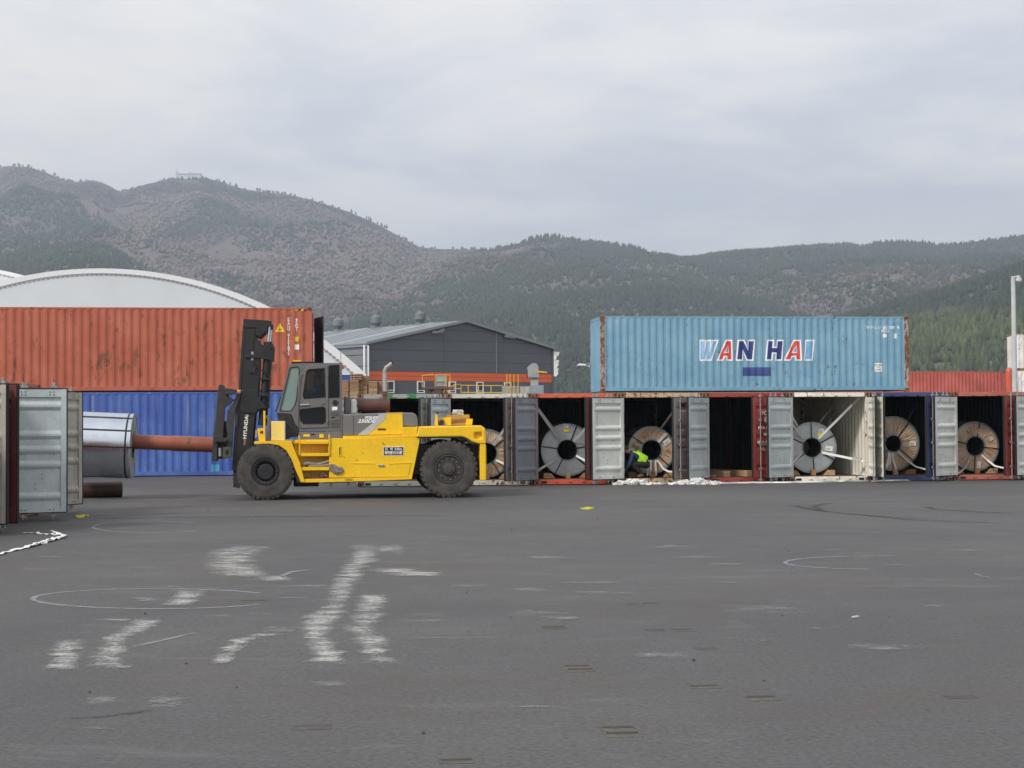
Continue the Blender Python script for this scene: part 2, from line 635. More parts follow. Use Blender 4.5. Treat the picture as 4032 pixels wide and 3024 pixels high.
FA = [(ZG, [(1200, 1480, 330), (1230, 1440, 348)]), (ZG, [(1950, 2080, 322), (1980, 2210, 358)]), (ZG, [(910, 1010, 455), (900, 1000, 480)]), (ZG, [(1090, 1190, 445), (1080, 1170, 470)]),
      (ZG, [(1160, 1320, 505), (1150, 1250, 550)]), (ZG, [(380, 490, 945), (375, 480, 965)]), (ZG, [(1360, 1500, 735), (1365, 1500, 790)]), (ZG, [(650, 780, 790), (640, 760, 900)]), (ZG, [(380, 520, 790), (360, 520, 880)]),
      (ZG, [(160, 300, 205), (170, 310, 220)]), (ZG, [(90, 200, 255), (100, 260, 275)]), (ZG, [(1740, 1900, 470), (1760, 1890, 510)]), (ZG, [(1230, 1300, 385), (1240, 1300, 395)]),
      (ZR, [(570, 770, 318), (580, 780, 350)]), (ZR, [(60, 260, 368), (80, 260, 392)]), (ZR, [(680, 950, 368), (690, 900, 390)]), (ZR, [(0, 150, 500), (0, 160, 540)]), (ZR, [(240, 500, 480), (250, 480, 500)]),
      (ZR, [(300, 520, 520), (290, 540, 545)]), (ZR, [(880, 980, 480), (870, 960, 495)]), (ZR, [(800, 1150, 565), (1000, 1420, 645)]), (ZR, [(1310, 1400, 680), (1320, 1400, 694)]),
      (ZR, [(890, 1000, 718), (870, 990, 738)]), (ZR, [(1050, 1140, 728), (1030, 1140, 748)]), (ZR, [(1420, 1700, 735), (1460, 1890, 800)]), (ZR, [(1750, 1870, 580), (1745, 1850, 600)]), (ZR, [(1410, 1620, 355), (1420, 1600, 368)]),
      (ZR, [(1640, 1730, 405), (1640, 1720, 415)]), (ZR, [(1050, 1250, 430), (910, 1260, 446)]), (ZR, [(0, 200, 590), (0, 260, 660)]), (ZR, [(160, 290, 630), (150, 270, 655)]), (ZR, [(500, 800, 780), (520, 800, 830)]), (ZR, [(860, 1000, 400), (860, 950, 418)]),
      (ZR, [(1880, 2100, 340), (1900, 2080, 360)]), (ZR, [(1270, 1480, 335), (1280, 1470, 352)]), (ZR, [(0, 200, 1018), (0, 190, 1030)])]
for zf, r in FA:
    scuff(r, zf, MK_FAINT, 70)


def line_on_ground(name, pts, zf, w, mat, closed=False):
    _zi[0] += 1
    Pq = [at_ground(*zf(*p)) for p in pts]
    L, Rr = [], []
    for i, p in enumerate(Pq):
        a, b = Pq[max(0, i - 1)], Pq[min(len(Pq) - 1, i + 1)]
        d = (b - a).normalized()
        s = Vector((-d.y, d.x, 0)) * w / 2
        L.append(p + s)
        Rr.append(p - s)
    strip(name, L, Rr, mat, .0035 + .0004 * (_zi[0] % 8))


def ell(x0, x1, y0, y1, a0, a1, n=26):
    return [((x0 + x1) / 2 + (x1 - x0) / 2 * math.cos(R(a0 + (a1 - a0) * k / n)), (y0 + y1) / 2 + (y1 - y0) / 2 * math.sin(R(a0 + (a1 - a0) * k / n))) for k in range(n + 1)]


line_on_ground('chalk_ring', ell(142, 1210, 350, 437, 30, 330), ZG, .09, MK_LINE)
line_on_ground('chalk_ring', ell(402, 910, 58, 108, 40, 320), ZG, .09, MK_LINE)
line_on_ground('chalk_ring', ell(1180, 2085, 372, 432, 100, 275), ZR, .09, MK_LINE)
line_on_ground('chalk_ring', [(1200, 300), (1260, 278), (1360, 265)], ZG, .12, MK_LINE)
line_on_ground('chalk_line', [(850, 540), (700, 575), (560, 605)], ZG, .06, MK_LINE)
line_on_ground('chalk_line', [(1290, 265), (1450, 268), (1660, 275)], ZR, .06, MK_LINE)
line_on_ground('chalk_line', [(1990, 445), (2030, 460), (2080, 468)], ZR, .05, MK_LINE)
line_on_ground('chalk_line', [(1700, 563), (1950, 562), (2212, 560)], ZG, .025, MK_LINE)
for pts in ([(1390, 140), (1300, 158), (1350, 180), (1560, 200), (1800, 212)], [(1780, 155), (1820, 170), (2000, 182), (2212, 190)], [(1460, 190), (1700, 215), (1950, 226), (2150, 232)], [(1200, 150), (1260, 165), (1350, 185)]):
    line_on_ground('tyre_mark', pts, ZR, .28, MK_TYRE)
line_on_ground('tyre_mark', [(330, 48), (700, 42), (1200, 38), (1700, 34), (2000, 33)], ZG, .22, MK_TYRE)
line_on_ground('tyre_mark', [(250, 915), (430, 905), (560, 890), (680, 870)], ZG, .08, MK_TYRE)
# imprints left by container corner castings: a dirty rectangle with slots, pressed rims a few mm proud
DIRT = plain('imprint dirt', (.085, .077, .066), .95, 0, .4, 14, .4)
SLOTF = plain('imprint faint', (.070, .067, .064), .95, 0, .3, 14, .4)
SLOT = plain('imprint slot', (.038, .036, .034), .95, 0, .4, 20, .3)
for zf, x0, x1, y0, y1, n in ((ZR, 228, 352, 844, 874, 2), (ZR, 388, 552, 1108, 1156, 2), (ZR, 765, 900, 930, 946, 1), (ZR, 1012, 1150, 976, 998, 1), (ZR, 575, 665, 690, 700, 1), (ZR, 685, 785, 688, 699, 1),
                          (ZR, 128, 238, 676, 690, 2), (ZR, 490, 555, 578, 586, 1), (ZR, 560, 645, 576, 584, 1), (ZR, 1870, 2010, 975, 988, 1), (ZR, 790, 890, 768, 778, 1), (ZG, 1895, 2050, 1084, 1106, 1), (ZG, 1260, 1430, 935, 960, 1), (ZG, 1030, 1170, 399, 406, 1)):
    c = [at_ground(*zf(*p)) for p in ((x0, y1), (x1, y1), (x1, y0), (x0, y0))]
    ctr = (c[0] + c[1] + c[2] + c[3]) / 4
    hw = (c[1] - c[0]).length / 2
    hd_ = max(.05, (c[2] - c[1]).length / 2)
    im = MB()
    faint = (zf, x0) in ((ZR, 1870), (ZR, 790), (ZG, 1260))
    ww = hw * .13
    im.box(-hw, hw, -hd_, hd_, -.002, .003)
    o = im.build('casting_imprint', DIRT if not faint else SLOTF, ground, .002)
    o.location = (ctr.x, ctr.y, 0)
    o.rotation_euler = (0, 0, YAW * .8)
    q = MB()
    for k in range(n):
        ya = -hd_ + 2 * hd_ * k / n
        yb = -hd_ + 2 * hd_ * (k + 1) / n
        h_ = (yb - ya)
        q.box(-hw + ww, hw - ww, yb - h_ * .42, yb - h_ * .10, .0032, .0046)
    q.build('imprint_slot', SLOT if not faint else SLOTF, o)
# grit and small litter
rnd = random.Random(21)
lit = []
for k in range(26):
    u, v = rnd.uniform(100, 3950), rnd.uniform(1980, 2900)
    p = at_ground(u, v)
    s = rnd.uniform(.006, .014)
    b = MB()
    b.cyl((0, 0, .0), (s * .4, s * .3, s), s, s * .5, n=6)
    o = b.build('stone_chip', DIRT if k % 3 else SLOT)
    o.location = p
    o.rotation_euler = (0, 0, rnd.uniform(0, 6))
    tag(o, 'small stone chip lying loose on the open asphalt', 'stone', 'stone chips on the asphalt')
p = at_ground(*ZR(1485, 641))
b = MB().beam((-.03, 0, .010), (.03, .03, .014), .02, .012)
o = b.build('wood_chip', M['strap_grey'])
o.location = p
tag(o, 'small pale splinter of wood lying alone on the asphalt', 'wood chip')

# ------------------------------------------------------------------ mountains
def vnoise(x, y, seed):
    xi, yi = np.floor(x).astype(np.int64), np.floor(y).astype(np.int64)
    xf, yf = x - xi, y - yi
    def h(a, b):
        n = (a * 374761393 + b * 668265263 + seed * 1442695041) & 0xFFFFFFFF
        n = ((n ^ (n >> 13)) * 1274126177) & 0xFFFFFFFF
        return ((n ^ (n >> 16)) & 0xFFFF) / 65535.0
    sx, sy = xf * xf * (3 - 2 * xf), yf * yf * (3 - 2 * yf)
    a = h(xi, yi) * (1 - sx) + h(xi + 1, yi) * sx
    b = h(xi, yi + 1) * (1 - sx) + h(xi + 1, yi + 1) * sx
    return a * (1 - sy) + b * sy


def fbm(x, y, seed, octv=4):
    s, a, t = 0, .5, 0
    for k in range(octv):
        s = s + a * vnoise(x * 2 ** k, y * 2 ** k, seed + k)
        t += a
        a *= .5
    return s / t


SKY_L = [(-1600, 900), (-900, 760), (-400, 690), (0, 662), (40, 656), (110, 660), (170, 680), (240, 704), (290, 718), (340, 714), (400, 722), (450, 748), (470, 756), (530, 740), (600, 725), (680, 706), (740, 700), (790, 704), (830, 712), (900, 732), (970, 752), (1050, 763), (1140, 774), (1220, 793), (1300, 818), (1380, 846), (1460, 881), (1540, 924), (1600, 954), (1660, 984), (1750, 992), (1840, 990), (1930, 998), (2040, 1030), (2200, 1120), (2500, 1300), (3000, 1500), (6000, 1600)]
SKY_R = [(-1600, 1600), (900, 1500), (1300, 1280), (1600, 1110), (1800, 1020), (1930, 998), (2040, 974), (2120, 950), (2180, 946), (2260, 960), (2350, 970), (2450, 984), (2560, 1009), (2680, 1016), (2800, 1000), (2950, 987), (3060, 979), (3200, 969), (3330, 966), (3400, 977), (3500, 964), (3600, 967), (3720, 978), (3800, 976), (3900, 958), (4032, 943), (4300, 900), (4800, 860), (6000, 850)]
SPUR_L = [(-1600, 1100), (-600, 990), (-200, 960), (0, 975), (300, 950), (420, 975), (560, 1060), (760, 1160), (950, 1250), (1200, 1330), (1600, 1480), (2200, 1620), (6000, 1650)]
NEAR_R = [(-1600, 1650), (2300, 1600), (2700, 1480), (3050, 1370), (3300, 1270), (3500, 1215), (3700, 1160), (3850, 1110), (4032, 1050), (4300, 990), (4800, 930), (6000, 880)]
MID_C = [(-1600, 1650), (600, 1600), (1000, 1420), (1300, 1300), (1500, 1240), (1750, 1210), (2000, 1180), (2300, 1140), (2600, 1130), (2900, 1170), (3100, 1220), (3400, 1330), (3800, 1500), (6000, 1640)]
LAYERS = [(SKY_L, 4200., .36, 60, 1), (SKY_R, 3300., .36, 45, 7), (SPUR_L, 2550., .42, 28, 13), (MID_C, 2150., .45, 28, 17), (NEAR_R, 1600., .45, 20, 23)]


def terrain(X, Y):
    u = CX + F * X / Y
    z = np.zeros_like(X) - 2.0
    which = np.zeros(X.shape, dtype=np.int32)
    for li, (sky, yr, f0, amp, sd) in enumerate(LAYERS):
        su = np.array([a for a, b in sky], float)
        sv = np.array([HY - ROLL * (a - CX) - b for a, b in sky], float)
        yrr = yr * (1 + .10 * (fbm(u / 700., u * 0 + sd, sd) - .5))
        e = np.interp(u, su, sv) / F * yrr
        s = (Y - f0 * yrr) / (yrr * (1 - f0))
        n = fbm(X / 260., Y / 260., sd + 3, 5) - .5
        rg = 1 - np.abs(2 * fbm(X / 420. + 5, Y / 620., sd + 11, 4) - 1)
        sc = np.clip(s, 0, 1)
        env = sc * np.clip(1.06 - sc, 0, 1) * 4
        base = np.where(s <= 1, sc ** 1.18, 1 - (s - 1) * .55)
        hgt = e * base + env * amp * (n * 1.3 + (rg - .62) * 1.5) * np.clip(e / 200., .15, 1.3)
        # never rise above the skyline seen from the yard
        hgt = np.where(s <= 1, np.minimum(hgt, e * (Y / yrr) * .995 + 1), hgt)
        hgt = np.where(s > 0, hgt + EYE * sc, -2.0)
        up = hgt > z
        z = np.where(up, hgt, z)
        which = np.where(up, li, which)
    return z, which


gx = np.linspace(-2900, 3100, 330)
gy = np.linspace(640, 5000, 250)
GX, GY = np.meshgrid(gx, gy)
GZ, GW = terrain(GX, GY)


def hill_ground():
    m, nt, bs = new_mat('winter hillside soil and litter')
    tc = nd(nt, 'ShaderNodeTexCoord')
    c = tc.outputs['Object']
    n = noise(nt, c, .006, 6, .62, .4)
    n2 = noise(nt, c, .05, 6, .7)
    col = mixc(nt, maprange(nt, n, .36, .62), (.070, .064, .057), (.165, .125, .10))
    col = mixc(nt, maprange(nt, n2, .52, .75, 0, .8), col, (.22, .165, .125))
    col = mixc(nt, maprange(nt, n2, .25, .45, .7, 0), col, (.035, .042, .034))
    nt.links.new(col, bs.inputs['Base Color'])
    bs.inputs['Roughness'].default_value = .95
    bump(nt, bs, n2, .8, 8.0)
    return m


def grid_obj(name, GX, GY, GZ, mat):
    ny, nx = GX.shape
    v = np.stack([GX, GY, GZ], -1).reshape(-1, 3)
    i = np.arange(ny * nx).reshape(ny, nx)
    q = np.stack([i[:-1, :-1], i[:-1, 1:], i[1:, 1:], i[1:, :-1]], -1).reshape(-1, 4)
    me = bpy.data.meshes.new(name)
    me.vertices.add(len(v))
    me.vertices.foreach_set('co', v.ravel().astype(np.float32))
    me.loops.add(q.size)
    me.loops.foreach_set('vertex_index', q.ravel().astype(np.int32))
    me.polygons.add(len(q))
    me.polygons.foreach_set('loop_start', np.arange(0, q.size, 4, dtype=np.int32))
    me.polygons.foreach_set('use_smooth', np.ones(len(q), dtype=bool))
    me.update()
    me.validate()
    me.materials.append(mat)
    return obj(name, me)


hills = structure(grid_obj('hills', GX, GY, GZ, hill_ground()))

# woods on the hills: one mass of trees, each a small cone or a loose crown
rng = np.random.default_rng(11)


def woods():
    NT = 150000
    # spread evenly over the slopes as they face the yard
    U = rng.uniform(-700, 4750, NT)
    Yd = 700 + (4180 - 700) * rng.uniform(0, 1, NT) ** .72
    X = (U - CX) / F * Yd
    Z, W = terrain(X, Yd)
    # extra trees along the crests
    keep = Z > 4
    cl = fbm(X / 120., Yd / 120., 71, 4)
    clear = ((cl > .70) & (W == 0) | (cl > .77)) & (rng.uniform(0, 1, NT) < .93)
    clear |= (np.abs(U - 740) < 50) & (Yd > 4090) & (W == 0)
    keep &= ~clear
    X, Yd, Z, W, U = X[keep], Yd[keep], Z[keep], W[keep], U[keep]
    cx, cy, cz, cw_, cu = [X], [Yd], [Z], [W], [U]
    for li in (0, 1, 2, 4):
        sky, yr, f0, amp, sd = LAYERS[li]
        n = 3200
        u = rng.uniform(-600, 4700, n)
        yrr = yr * (1 + .10 * (fbm(u / 700., u * 0 + sd, sd) - .5))
        y = yrr * rng.uniform(.975, 1.003, n)
        x = (u - CX) / F * y
        z, w = terrain(x, y)
        k = (z > 10) & (w == li)
        cx.append(x[k]); cy.append(y[k]); cz.append(z[k]); cw_.append(w[k]); cu.append(u[k])
    X, Y, Z, W, U = [np.concatenate(a) for a in (cx, cy, cz, cw_, cu)]
    n = len(X)
    pine_f = fbm(X / 210. + 9, Y / 210., 91, 4)
    thr = np.choose(W, [.545, .37, .43, .36, .20])
    pine = (pine_f + rng.normal(0, .06, n)) > thr
    pine |= (W >= 3) & (rng.uniform(0, 1, n) < .93)
    pine |= (Y < 1500)
    h = np.where(pine, rng.uniform(6.5, 11.5, n), rng.uniform(5, 9, n)) * np.choose(W, [1.08, 1.0, .9, .85, .8])
    r = np.where(pine, h * rng.uniform(.26, .40, n), h * rng.uniform(.34, .50, n))
    K = 5
    ang = np.linspace(0, 2 * np.pi, K, endpoint=False)
    verts = np.zeros((n, 2 * K + 2, 3), np.float32)
    rot = rng.uniform(0, 6.28, n)
    for k in range(K):
        a = ang[k] + rot
        j1, j2 = rng.uniform(.7, 1.25, n), rng.uniform(.7, 1.25, n)
        lo_r = np.where(pine, r * 1.0, r * .75) * j1
        hi_r = np.where(pine, r * .55, r * .95) * j2
        lo_h = np.where(pine, h * .18, h * .22)
        hi_h = np.where(pine, h * .55, h * .62) * rng.uniform(.9, 1.1, n)
        verts[:, k] = np.stack([X + np.cos(a) * lo_r, Y + np.sin(a) * lo_r, Z + lo_h], -1)
        a2 = a + .6
        verts[:, K + k] = np.stack([X + np.cos(a2) * hi_r, Y + np.sin(a2) * hi_r, Z + hi_h], -1)
    verts[:, 2 * K] = np.stack([X, Y, Z - 1.5], -1)
    verts[:, 2 * K + 1] = np.stack([X + rng.normal(0, .4, n), Y, Z + h * np.where(pine, 1.0, .92)], -1)
    tri = []
    for k in range(K):
        b = (k + 1) % K
        tri += [(2 * K, b, k), (k, b, K + k), (b, K + b, K + k), (K + k, K + b, 2 * K + 1)]
    tri = np.array(tri, np.int32)
    T = (tri[None] + (np.arange(n) * (2 * K + 2))[:, None, None]).reshape(-1, 3)
    me = bpy.data.meshes.new('forest')
    me.vertices.add(n * (2 * K + 2))
    me.vertices.foreach_set('co', verts.ravel())
    me.loops.add(T.size)
    me.loops.foreach_set('vertex_index', T.ravel().astype(np.int32))
    me.polygons.add(len(T))
    me.polygons.foreach_set('loop_start', np.arange(0, T.size, 3, dtype=np.int32))
    # species colour
    green = np.array([.036, .051, .030]) * rng.uniform(.65, 1.35, (n, 1))
    near = (W == 4)
    gp = np.clip((fbm(X / 150., Y / 150., 33, 3) - .38) / .2, 0, 1)[:, None]
    green = np.where(near[:, None], green * (np.array([.95, .95, 1.0]) + gp * np.array([1.05, .80, .05])), green)
    brown = np.array([.120, .092, .088]) * rng.uniform(.62, 1.45, (n, 1)) + rng.normal(0, .006, (n, 3))
    tan = rng.uniform(0, 1, n) < .10
    brown[tan] *= np.array([1.5, 1.25, 1.1])
    patch = fbm(X / 330. + 3, Y / 330., 55, 3)
    brown *= (0.72 + 0.7 * np.clip((patch - .35) / .3, 0, 1))[:, None]
    col = np.clip(np.where(pine[:, None], green, brown), .01, .5)
    ca = np.ones((n, 2 * K + 2, 4), np.float32)
    ca[:, :, :3] = col[:, None, :]
    at = me.color_attributes.new('species', 'FLOAT_COLOR', 'POINT')
    at.data.foreach_set('color', ca.ravel())
    me.update()
    me.validate()
    m, nt, bs = new_mat('tree crowns')
    a = nd(nt, 'ShaderNodeAttribute', attribute_name='species')
    tc = nd(nt, 'ShaderNodeTexCoord')
    nn = noise(nt, tc.outputs['Object'], .5, 3, .6)
    nt.links.new(mixc(nt, 1.0, a.outputs['Color'], maprange(nt, nn, .3, .7, .7, 1.3, False), 'MULTIPLY'), bs.inputs['Base Color'])
    bs.inputs['Roughness'].default_value = .95
    bs.inputs['Specular IOR Level'].default_value = .1
    me.materials.append(m)
    o = obj('forest', me)
    o['kind'] = 'stuff'
    o['label'] = 'winter woods of pine and bare trees covering the hills'
    return o


woods()

# hilltop station with a round dome
hy = 4200 * (1 + .10 * (float(fbm(np.array([735 / 700.]), np.array([1.0]), 1)[0]) - .5))
hc = at_depth(740, 694, hy * .985)
st = empty('hilltop_station', (hc.x, hc.y, hc.z))
tag(st, 'small white station with a round dome on the mountain top', 'building')
k = hy / F
wm = plain('white station wall', (.62, .63, .63), .6, 0, .1, .2)
MB().box(-46 * k, 48 * k, 0, 16, -8, 9 * k).build('wall', wm, st)
MB().box(-50 * k, 52 * k, -2, 18, 9 * k, 11 * k).build('roof', wm, st)
MB().lathe([(7 * k, 0), (8.5 * k, 4 * k), (7.5 * k, 9 * k), (4 * k, 13 * k), (0, 14.5 * k)], (2 * k, 8, 11 * k), (0, 0, 1), 20).build('dome', wm, st)
MB().cyl((-44 * k, 4, 5 * k), (-44 * k, 4, 32 * k), .9, .5, n=8).box(-44 * k - 3, -44 * k + 9, 3.5, 4.5, 16 * k, 17 * k).build('mast', M['galv'], st)
# ------------------------------------------------------------------ white fabric sheds
FAB = plain('pale fabric', (.60, .63, .66), .65, 0, .05, .25, .05)
FABW = plain('white fabric roof', (.72, .73, .74), .6, 0, .04, .3)
BLUEW = plain('blue sheet wall', (.03, .06, .30), .5, 0, .1, .6)


def fabric_shed(label, u_c, v_top, u_r, v_eave, depth, length):
    top = at_depth(u_c, v_top, depth)
    ev = at_depth(u_r, v_eave, depth)
    hw, rise = ev.x - top.x, top.z - ev.z
    Rr = (hw * hw + rise * rise) / (2 * rise)
    a1 = math.asin(min(1, hw / Rr))
    n = 40
    arc = [(Rr * math.sin(-a1 + 2 * a1 * i / n), rise - Rr + Rr * math.cos(-a1 + 2 * a1 * i / n)) for i in range(n + 1)]
    t = empty('fabric_shed', (top.x, depth, 0), YAW)
    tag(t, label, 'shed')
    ez = ev.z
    g = MB()
    vs = [(x, 0.0, ez + z) for x, z in arc]
    m_ = len(vs)
    vs += [(x, 0.0, ez) for x, z in arc]
    g.add(vs, [(i, i + 1, m_ + i + 1, m_ + i) for i in range(n)])
    g.build('gable_fabric', FAB, t)
    rf = MB()
    vs = [(x, -.055, ez + z) for x, z in arc] + [(x, length, ez + z) for x, z in arc]
    rf.add(vs, [(i, i + 1, m_ + i + 1, m_ + i) for i in range(n)], True)
    rf.build('roof', FABW, t)
    rim = MB()
    for i in range(n):
        (x0, z0), (x1, z1) = arc[i], arc[i + 1]
        s = .972
        rim.add([(x0, -.06, ez + z0), (x1, -.06, ez + z1), (x1 * s, -.06, ez + z1 - .36), (x0 * s, -.06, ez + z0 - .36)], [(0, 1, 2, 3)])
    rim.build('gable_trim', FABW, t)
    lac = MB()
    for i in range(n * 3):
        a = -a1 + 2 * a1 * (i + .5) / (n * 3)
        x, z = Rr * math.sin(a) * .972, rise - Rr + Rr * math.cos(a) - .41
        if z > .1:
            lac.box(x - .12, x + .12, -.09, -.065, ez + z - .05, ez + z + .05)
    lac.build('lacing', M['galv'], t)['kind'] = 'stuff'
    MB().box(arc[0][0], arc[-1][0], .05, length, 0, ez - .02).build('base_wall', BLUEW, t)
    return t


fabric_shed('white arched fabric shed with laced gable behind the orange container', 405, 1057, 1440, 1472, 115., 60.)
fabric_shed('second white fabric shed showing past the arched gable of the first', -240, 1040, 700, 1460, 150., 60.)

# ------------------------------------------------------------------ grey gabled hall with an orange band
def clip_poly(poly, a, b, c):
    """keep a*x + b*z + c >= 0"""
    out = []
    for i in range(len(poly)):
        p, q = poly[i], poly[(i + 1) % len(poly)]
        dp, dq = a * p[0] + b * p[1] + c, a * q[0] + b * q[1] + c
        if dp >= 0:
            out.append(p)
        if (dp > 0 > dq) or (dp < 0 < dq):
            t = dp / (dp - dq)
            out.append((p[0] + (q[0] - p[0]) * t, p[1] + (q[1] - p[1]) * t))
    return out


SLATE = plain('slate grey cladding', (.085, .093, .108), .5, 0, .06, .5)
SLATE2 = plain('lighter grey cladding', (.16, .17, .175), .5, 0, .06, .5)
ORB = plain('orange cladding band', (.62, .115, .035), .5, 0, .05, .5)
ROOFM = plain('grey metal roof', (.19, .215, .235), .45, .0, .08, .8)
SKYL = plain('skylight strip', (.42, .46, .46), .4)
VENTM = plain('grey vent metal', (.15, .165, .17), .55, .2, .15, 2)
FRM = plain('white window frame', (.72, .72, .72), .5)
DY0, DY1 = 143.0, 156.0
pL, pR = at_depth(1451, 1351, DY0), at_depth(2174, 1372, DY1)
gd = Vector((pR.x - pL.x, pR.y - pL.y, 0))
GWd = gd.length
gd.normalize()
hall = empty('grey_hall', (pL.x, pL.y, 0), math.atan2(gd.y, gd.x))
tag(hall, 'slate grey gabled hall with an orange band and three roof vents', 'building')
ap_t = .505
apx = GWd * ap_t
apz = at_depth(1832, 1266, DY0 + (DY1 - DY0) * ap_t).z
ezL, ezR = pL.z, pR.z
gable = [(0, 0), (GWd, 0), (GWd, ezR), (apx, apz), (0, ezL)]
sb0, sb1 = at_depth(1451, 1497, DY0).z, at_depth(1451, 1461, DY0).z
rows_ = [0, 1.2, 2.4, 3.6, sb0, (sb0 + sb1) / 2, sb1]
while rows_[-1] < apz:
    rows_.append(rows_[-1] + 1.02)
cols_ = [0, GWd * .39, GWd * .72, GWd]
MB().prism([(x, z) for x, z in gable], .06, .2).build('wall_core', M['dark'], hall)
for i in range(len(rows_) - 1):
    for j in range(3):
        pg = gable
        pg = clip_poly(pg, 0, 1, -(rows_[i] + .012))
        pg = clip_poly(pg, 0, -1, rows_[i + 1] - .012)
        pg = clip_poly(pg, 1, 0, -(cols_[j] + .012))
        pg = clip_poly(pg, -1, 0, cols_[j + 1] - .012)
        if len(pg) >= 3:
            MB().prism(pg, 0, .055).build('wall_panel', ORB if (rows_[i] >= sb0 - .01 and rows_[i + 1] <= sb1 + .01) else SLATE, hall)
# side wall and roof run back to the left
rd = Vector((-.68, .735, 0)).normalized()
ca, sa = math.cos(-hall.rotation_euler[2]), math.sin(-hall.rotation_euler[2])
rl = Vector((ca * rd.x - sa * rd.y, sa * rd.x + ca * rd.y, 0))
RL = 46.0


def roof_sheet(a, b, name, mat, th=.12, t0=0.0, t1=1.0, lift=0.0, over=.5):
    (x0, z0), (x1, z1) = a, b
    p0 = Vector((x0, -over * .4, z0 + lift)) - rl * 0
    p1 = Vector((x1, -over * .4, z1 + lift))
    q0, q1 = p0 + rl * RL * t1, p1 + rl * RL * t1
    p0, p1 = p0 + rl * RL * t0, p1 + rl * RL * t0
    d = Vector((0, 0, th))
    return MB().add([p0, p1, q1, q0, p0 + d, p1 + d, q1 + d, q0 + d], [(0, 3, 2, 1), (4, 5, 6, 7), (0, 1, 5, 4), (1, 2, 6, 5), (2, 3, 7, 6), (3, 0, 4, 7)]).build(name, mat, hall)


e_ = .35
slL = (apz - ezL) / apx
slR = (apz - ezR) / (GWd - apx)
roof_sheet((-e_, ezL - e_ * slL), (apx, apz), 'roof', ROOFM)
roof_sheet((apx, apz), (GWd + e_, ezR - e_ * slR), 'roof', ROOFM)
for k in range(1, 26):
    t = k / 26
    a = Vector((-e_, -.2, ezL - e_ * slL + .13)) + rl * RL * t
    b = Vector((apx, -.2, apz + .13)) + rl * RL * t
    MB().beam(a, b, .06 if k not in (3, 9) else .55, .05).build('roof_seam' if k not in (3, 9) else 'skylight_strip', ROOFM if k not in (3, 9) else SKYL, hall)
for sg, (x0, z0), (x1, z1) in ((0, (-e_, ezL - e_ * slL), (apx, apz)), (1, (apx, apz), (GWd + e_, ezR - e_ * slR))):
    MB().beam((x0, -.25, z0 + .06), (x1, -.25, z1 + .06), .08, .26).build('verge_trim', ROOFM, hall)
p0 = Vector((-.02, 0, 0))
sw_ = MB()
q0 = p0 + rl * RL
sw_.add([p0, q0, q0 + Vector((0, 0, ezL - .15)), p0 + Vector((0, 0, ezL - .15))], [(0, 1, 2, 3)])
sw_.build('side_wall', SLATE2, hall)
for k in range(1, 8):
    z = ezL - k * 1.05
    a, b = p0 + Vector((-.03, -.01, z)), q0 + Vector((-.03, -.01, z))
    MB().beam(a, b, .03, .03).build('side_wall_joint', M['dark'], hall)
MB().beam(p0 + Vector((-.15, -.1, ezL - .2)), q0 + Vector((-.15, -.1, ezL - .2)), .22, .22).build('gutter', ROOFM, hall)
for dx in (-.55, -.12):
    MB().cyl((dx, -.15, 0), (dx, -.15, ezL - .2), .09, n=10).build('downpipe', FRM, hall)
MB().box(GWd - .06, GWd + .10, -.12, .3, 0, ezR).build('corner_trim', SLATE, hall)
MB().box(apx - .05 + 3.75, apx + .02 + 3.75, -.06, -.001, sb1, ezR + 1.6).build('conduit', ROOFM, hall)
# windows in the grey below the band
for k, u in enumerate((1537, 1656, 1780, 1889, 1998, 2103)):
    t = (u - 1451) / (2174 - 1451)
    t = t * DY0 / (t * DY0 + (1 - t) * DY1) if False else t
    # along the wall: solve direction
    d = ray(u, 1520)
    den = d[0] * gd.y - d[1] * gd.x
    tt = (pL.x * gd.y - pL.y * gd.x) / den
    P_ = Vector((d[0] * tt, d[1] * tt, 0))
    x = (P_ - Vector((pL.x, pL.y, 0))).dot(gd)
    z1 = sb0 - .02
    w_, h_ = .42, 1.15
    wn_ = MB()
    wn_.box(x - w_, x + w_, -.09, -.001, z1 - .10, z1)
    wn_.box(x - w_, x + w_, -.09, -.001, z1 - h_, z1 - h_ + .09)
    wn_.box(x - w_, x - w_ + .10, -.09, -.001, z1 - h_ + .0905, z1 - .1005)
    wn_.box(x + w_ - .10, x + w_, -.09, -.001, z1 - h_ + .0905, z1 - .1005)
    wn_.box(x - w_ + .1005, x + w_ - .1005, -.07, -.001, z1 - h_ * .8, z1 - h_ * .8 + .06)
    f_ = wn_.build('window', FRM, hall)
    MB().box(x - w_ + .1, x + w_ - .1, -.03, -.012, z1 - h_ + .09, z1 - .1).build('pane', plain('dark window glass', (.02, .025, .03), .12), f_)
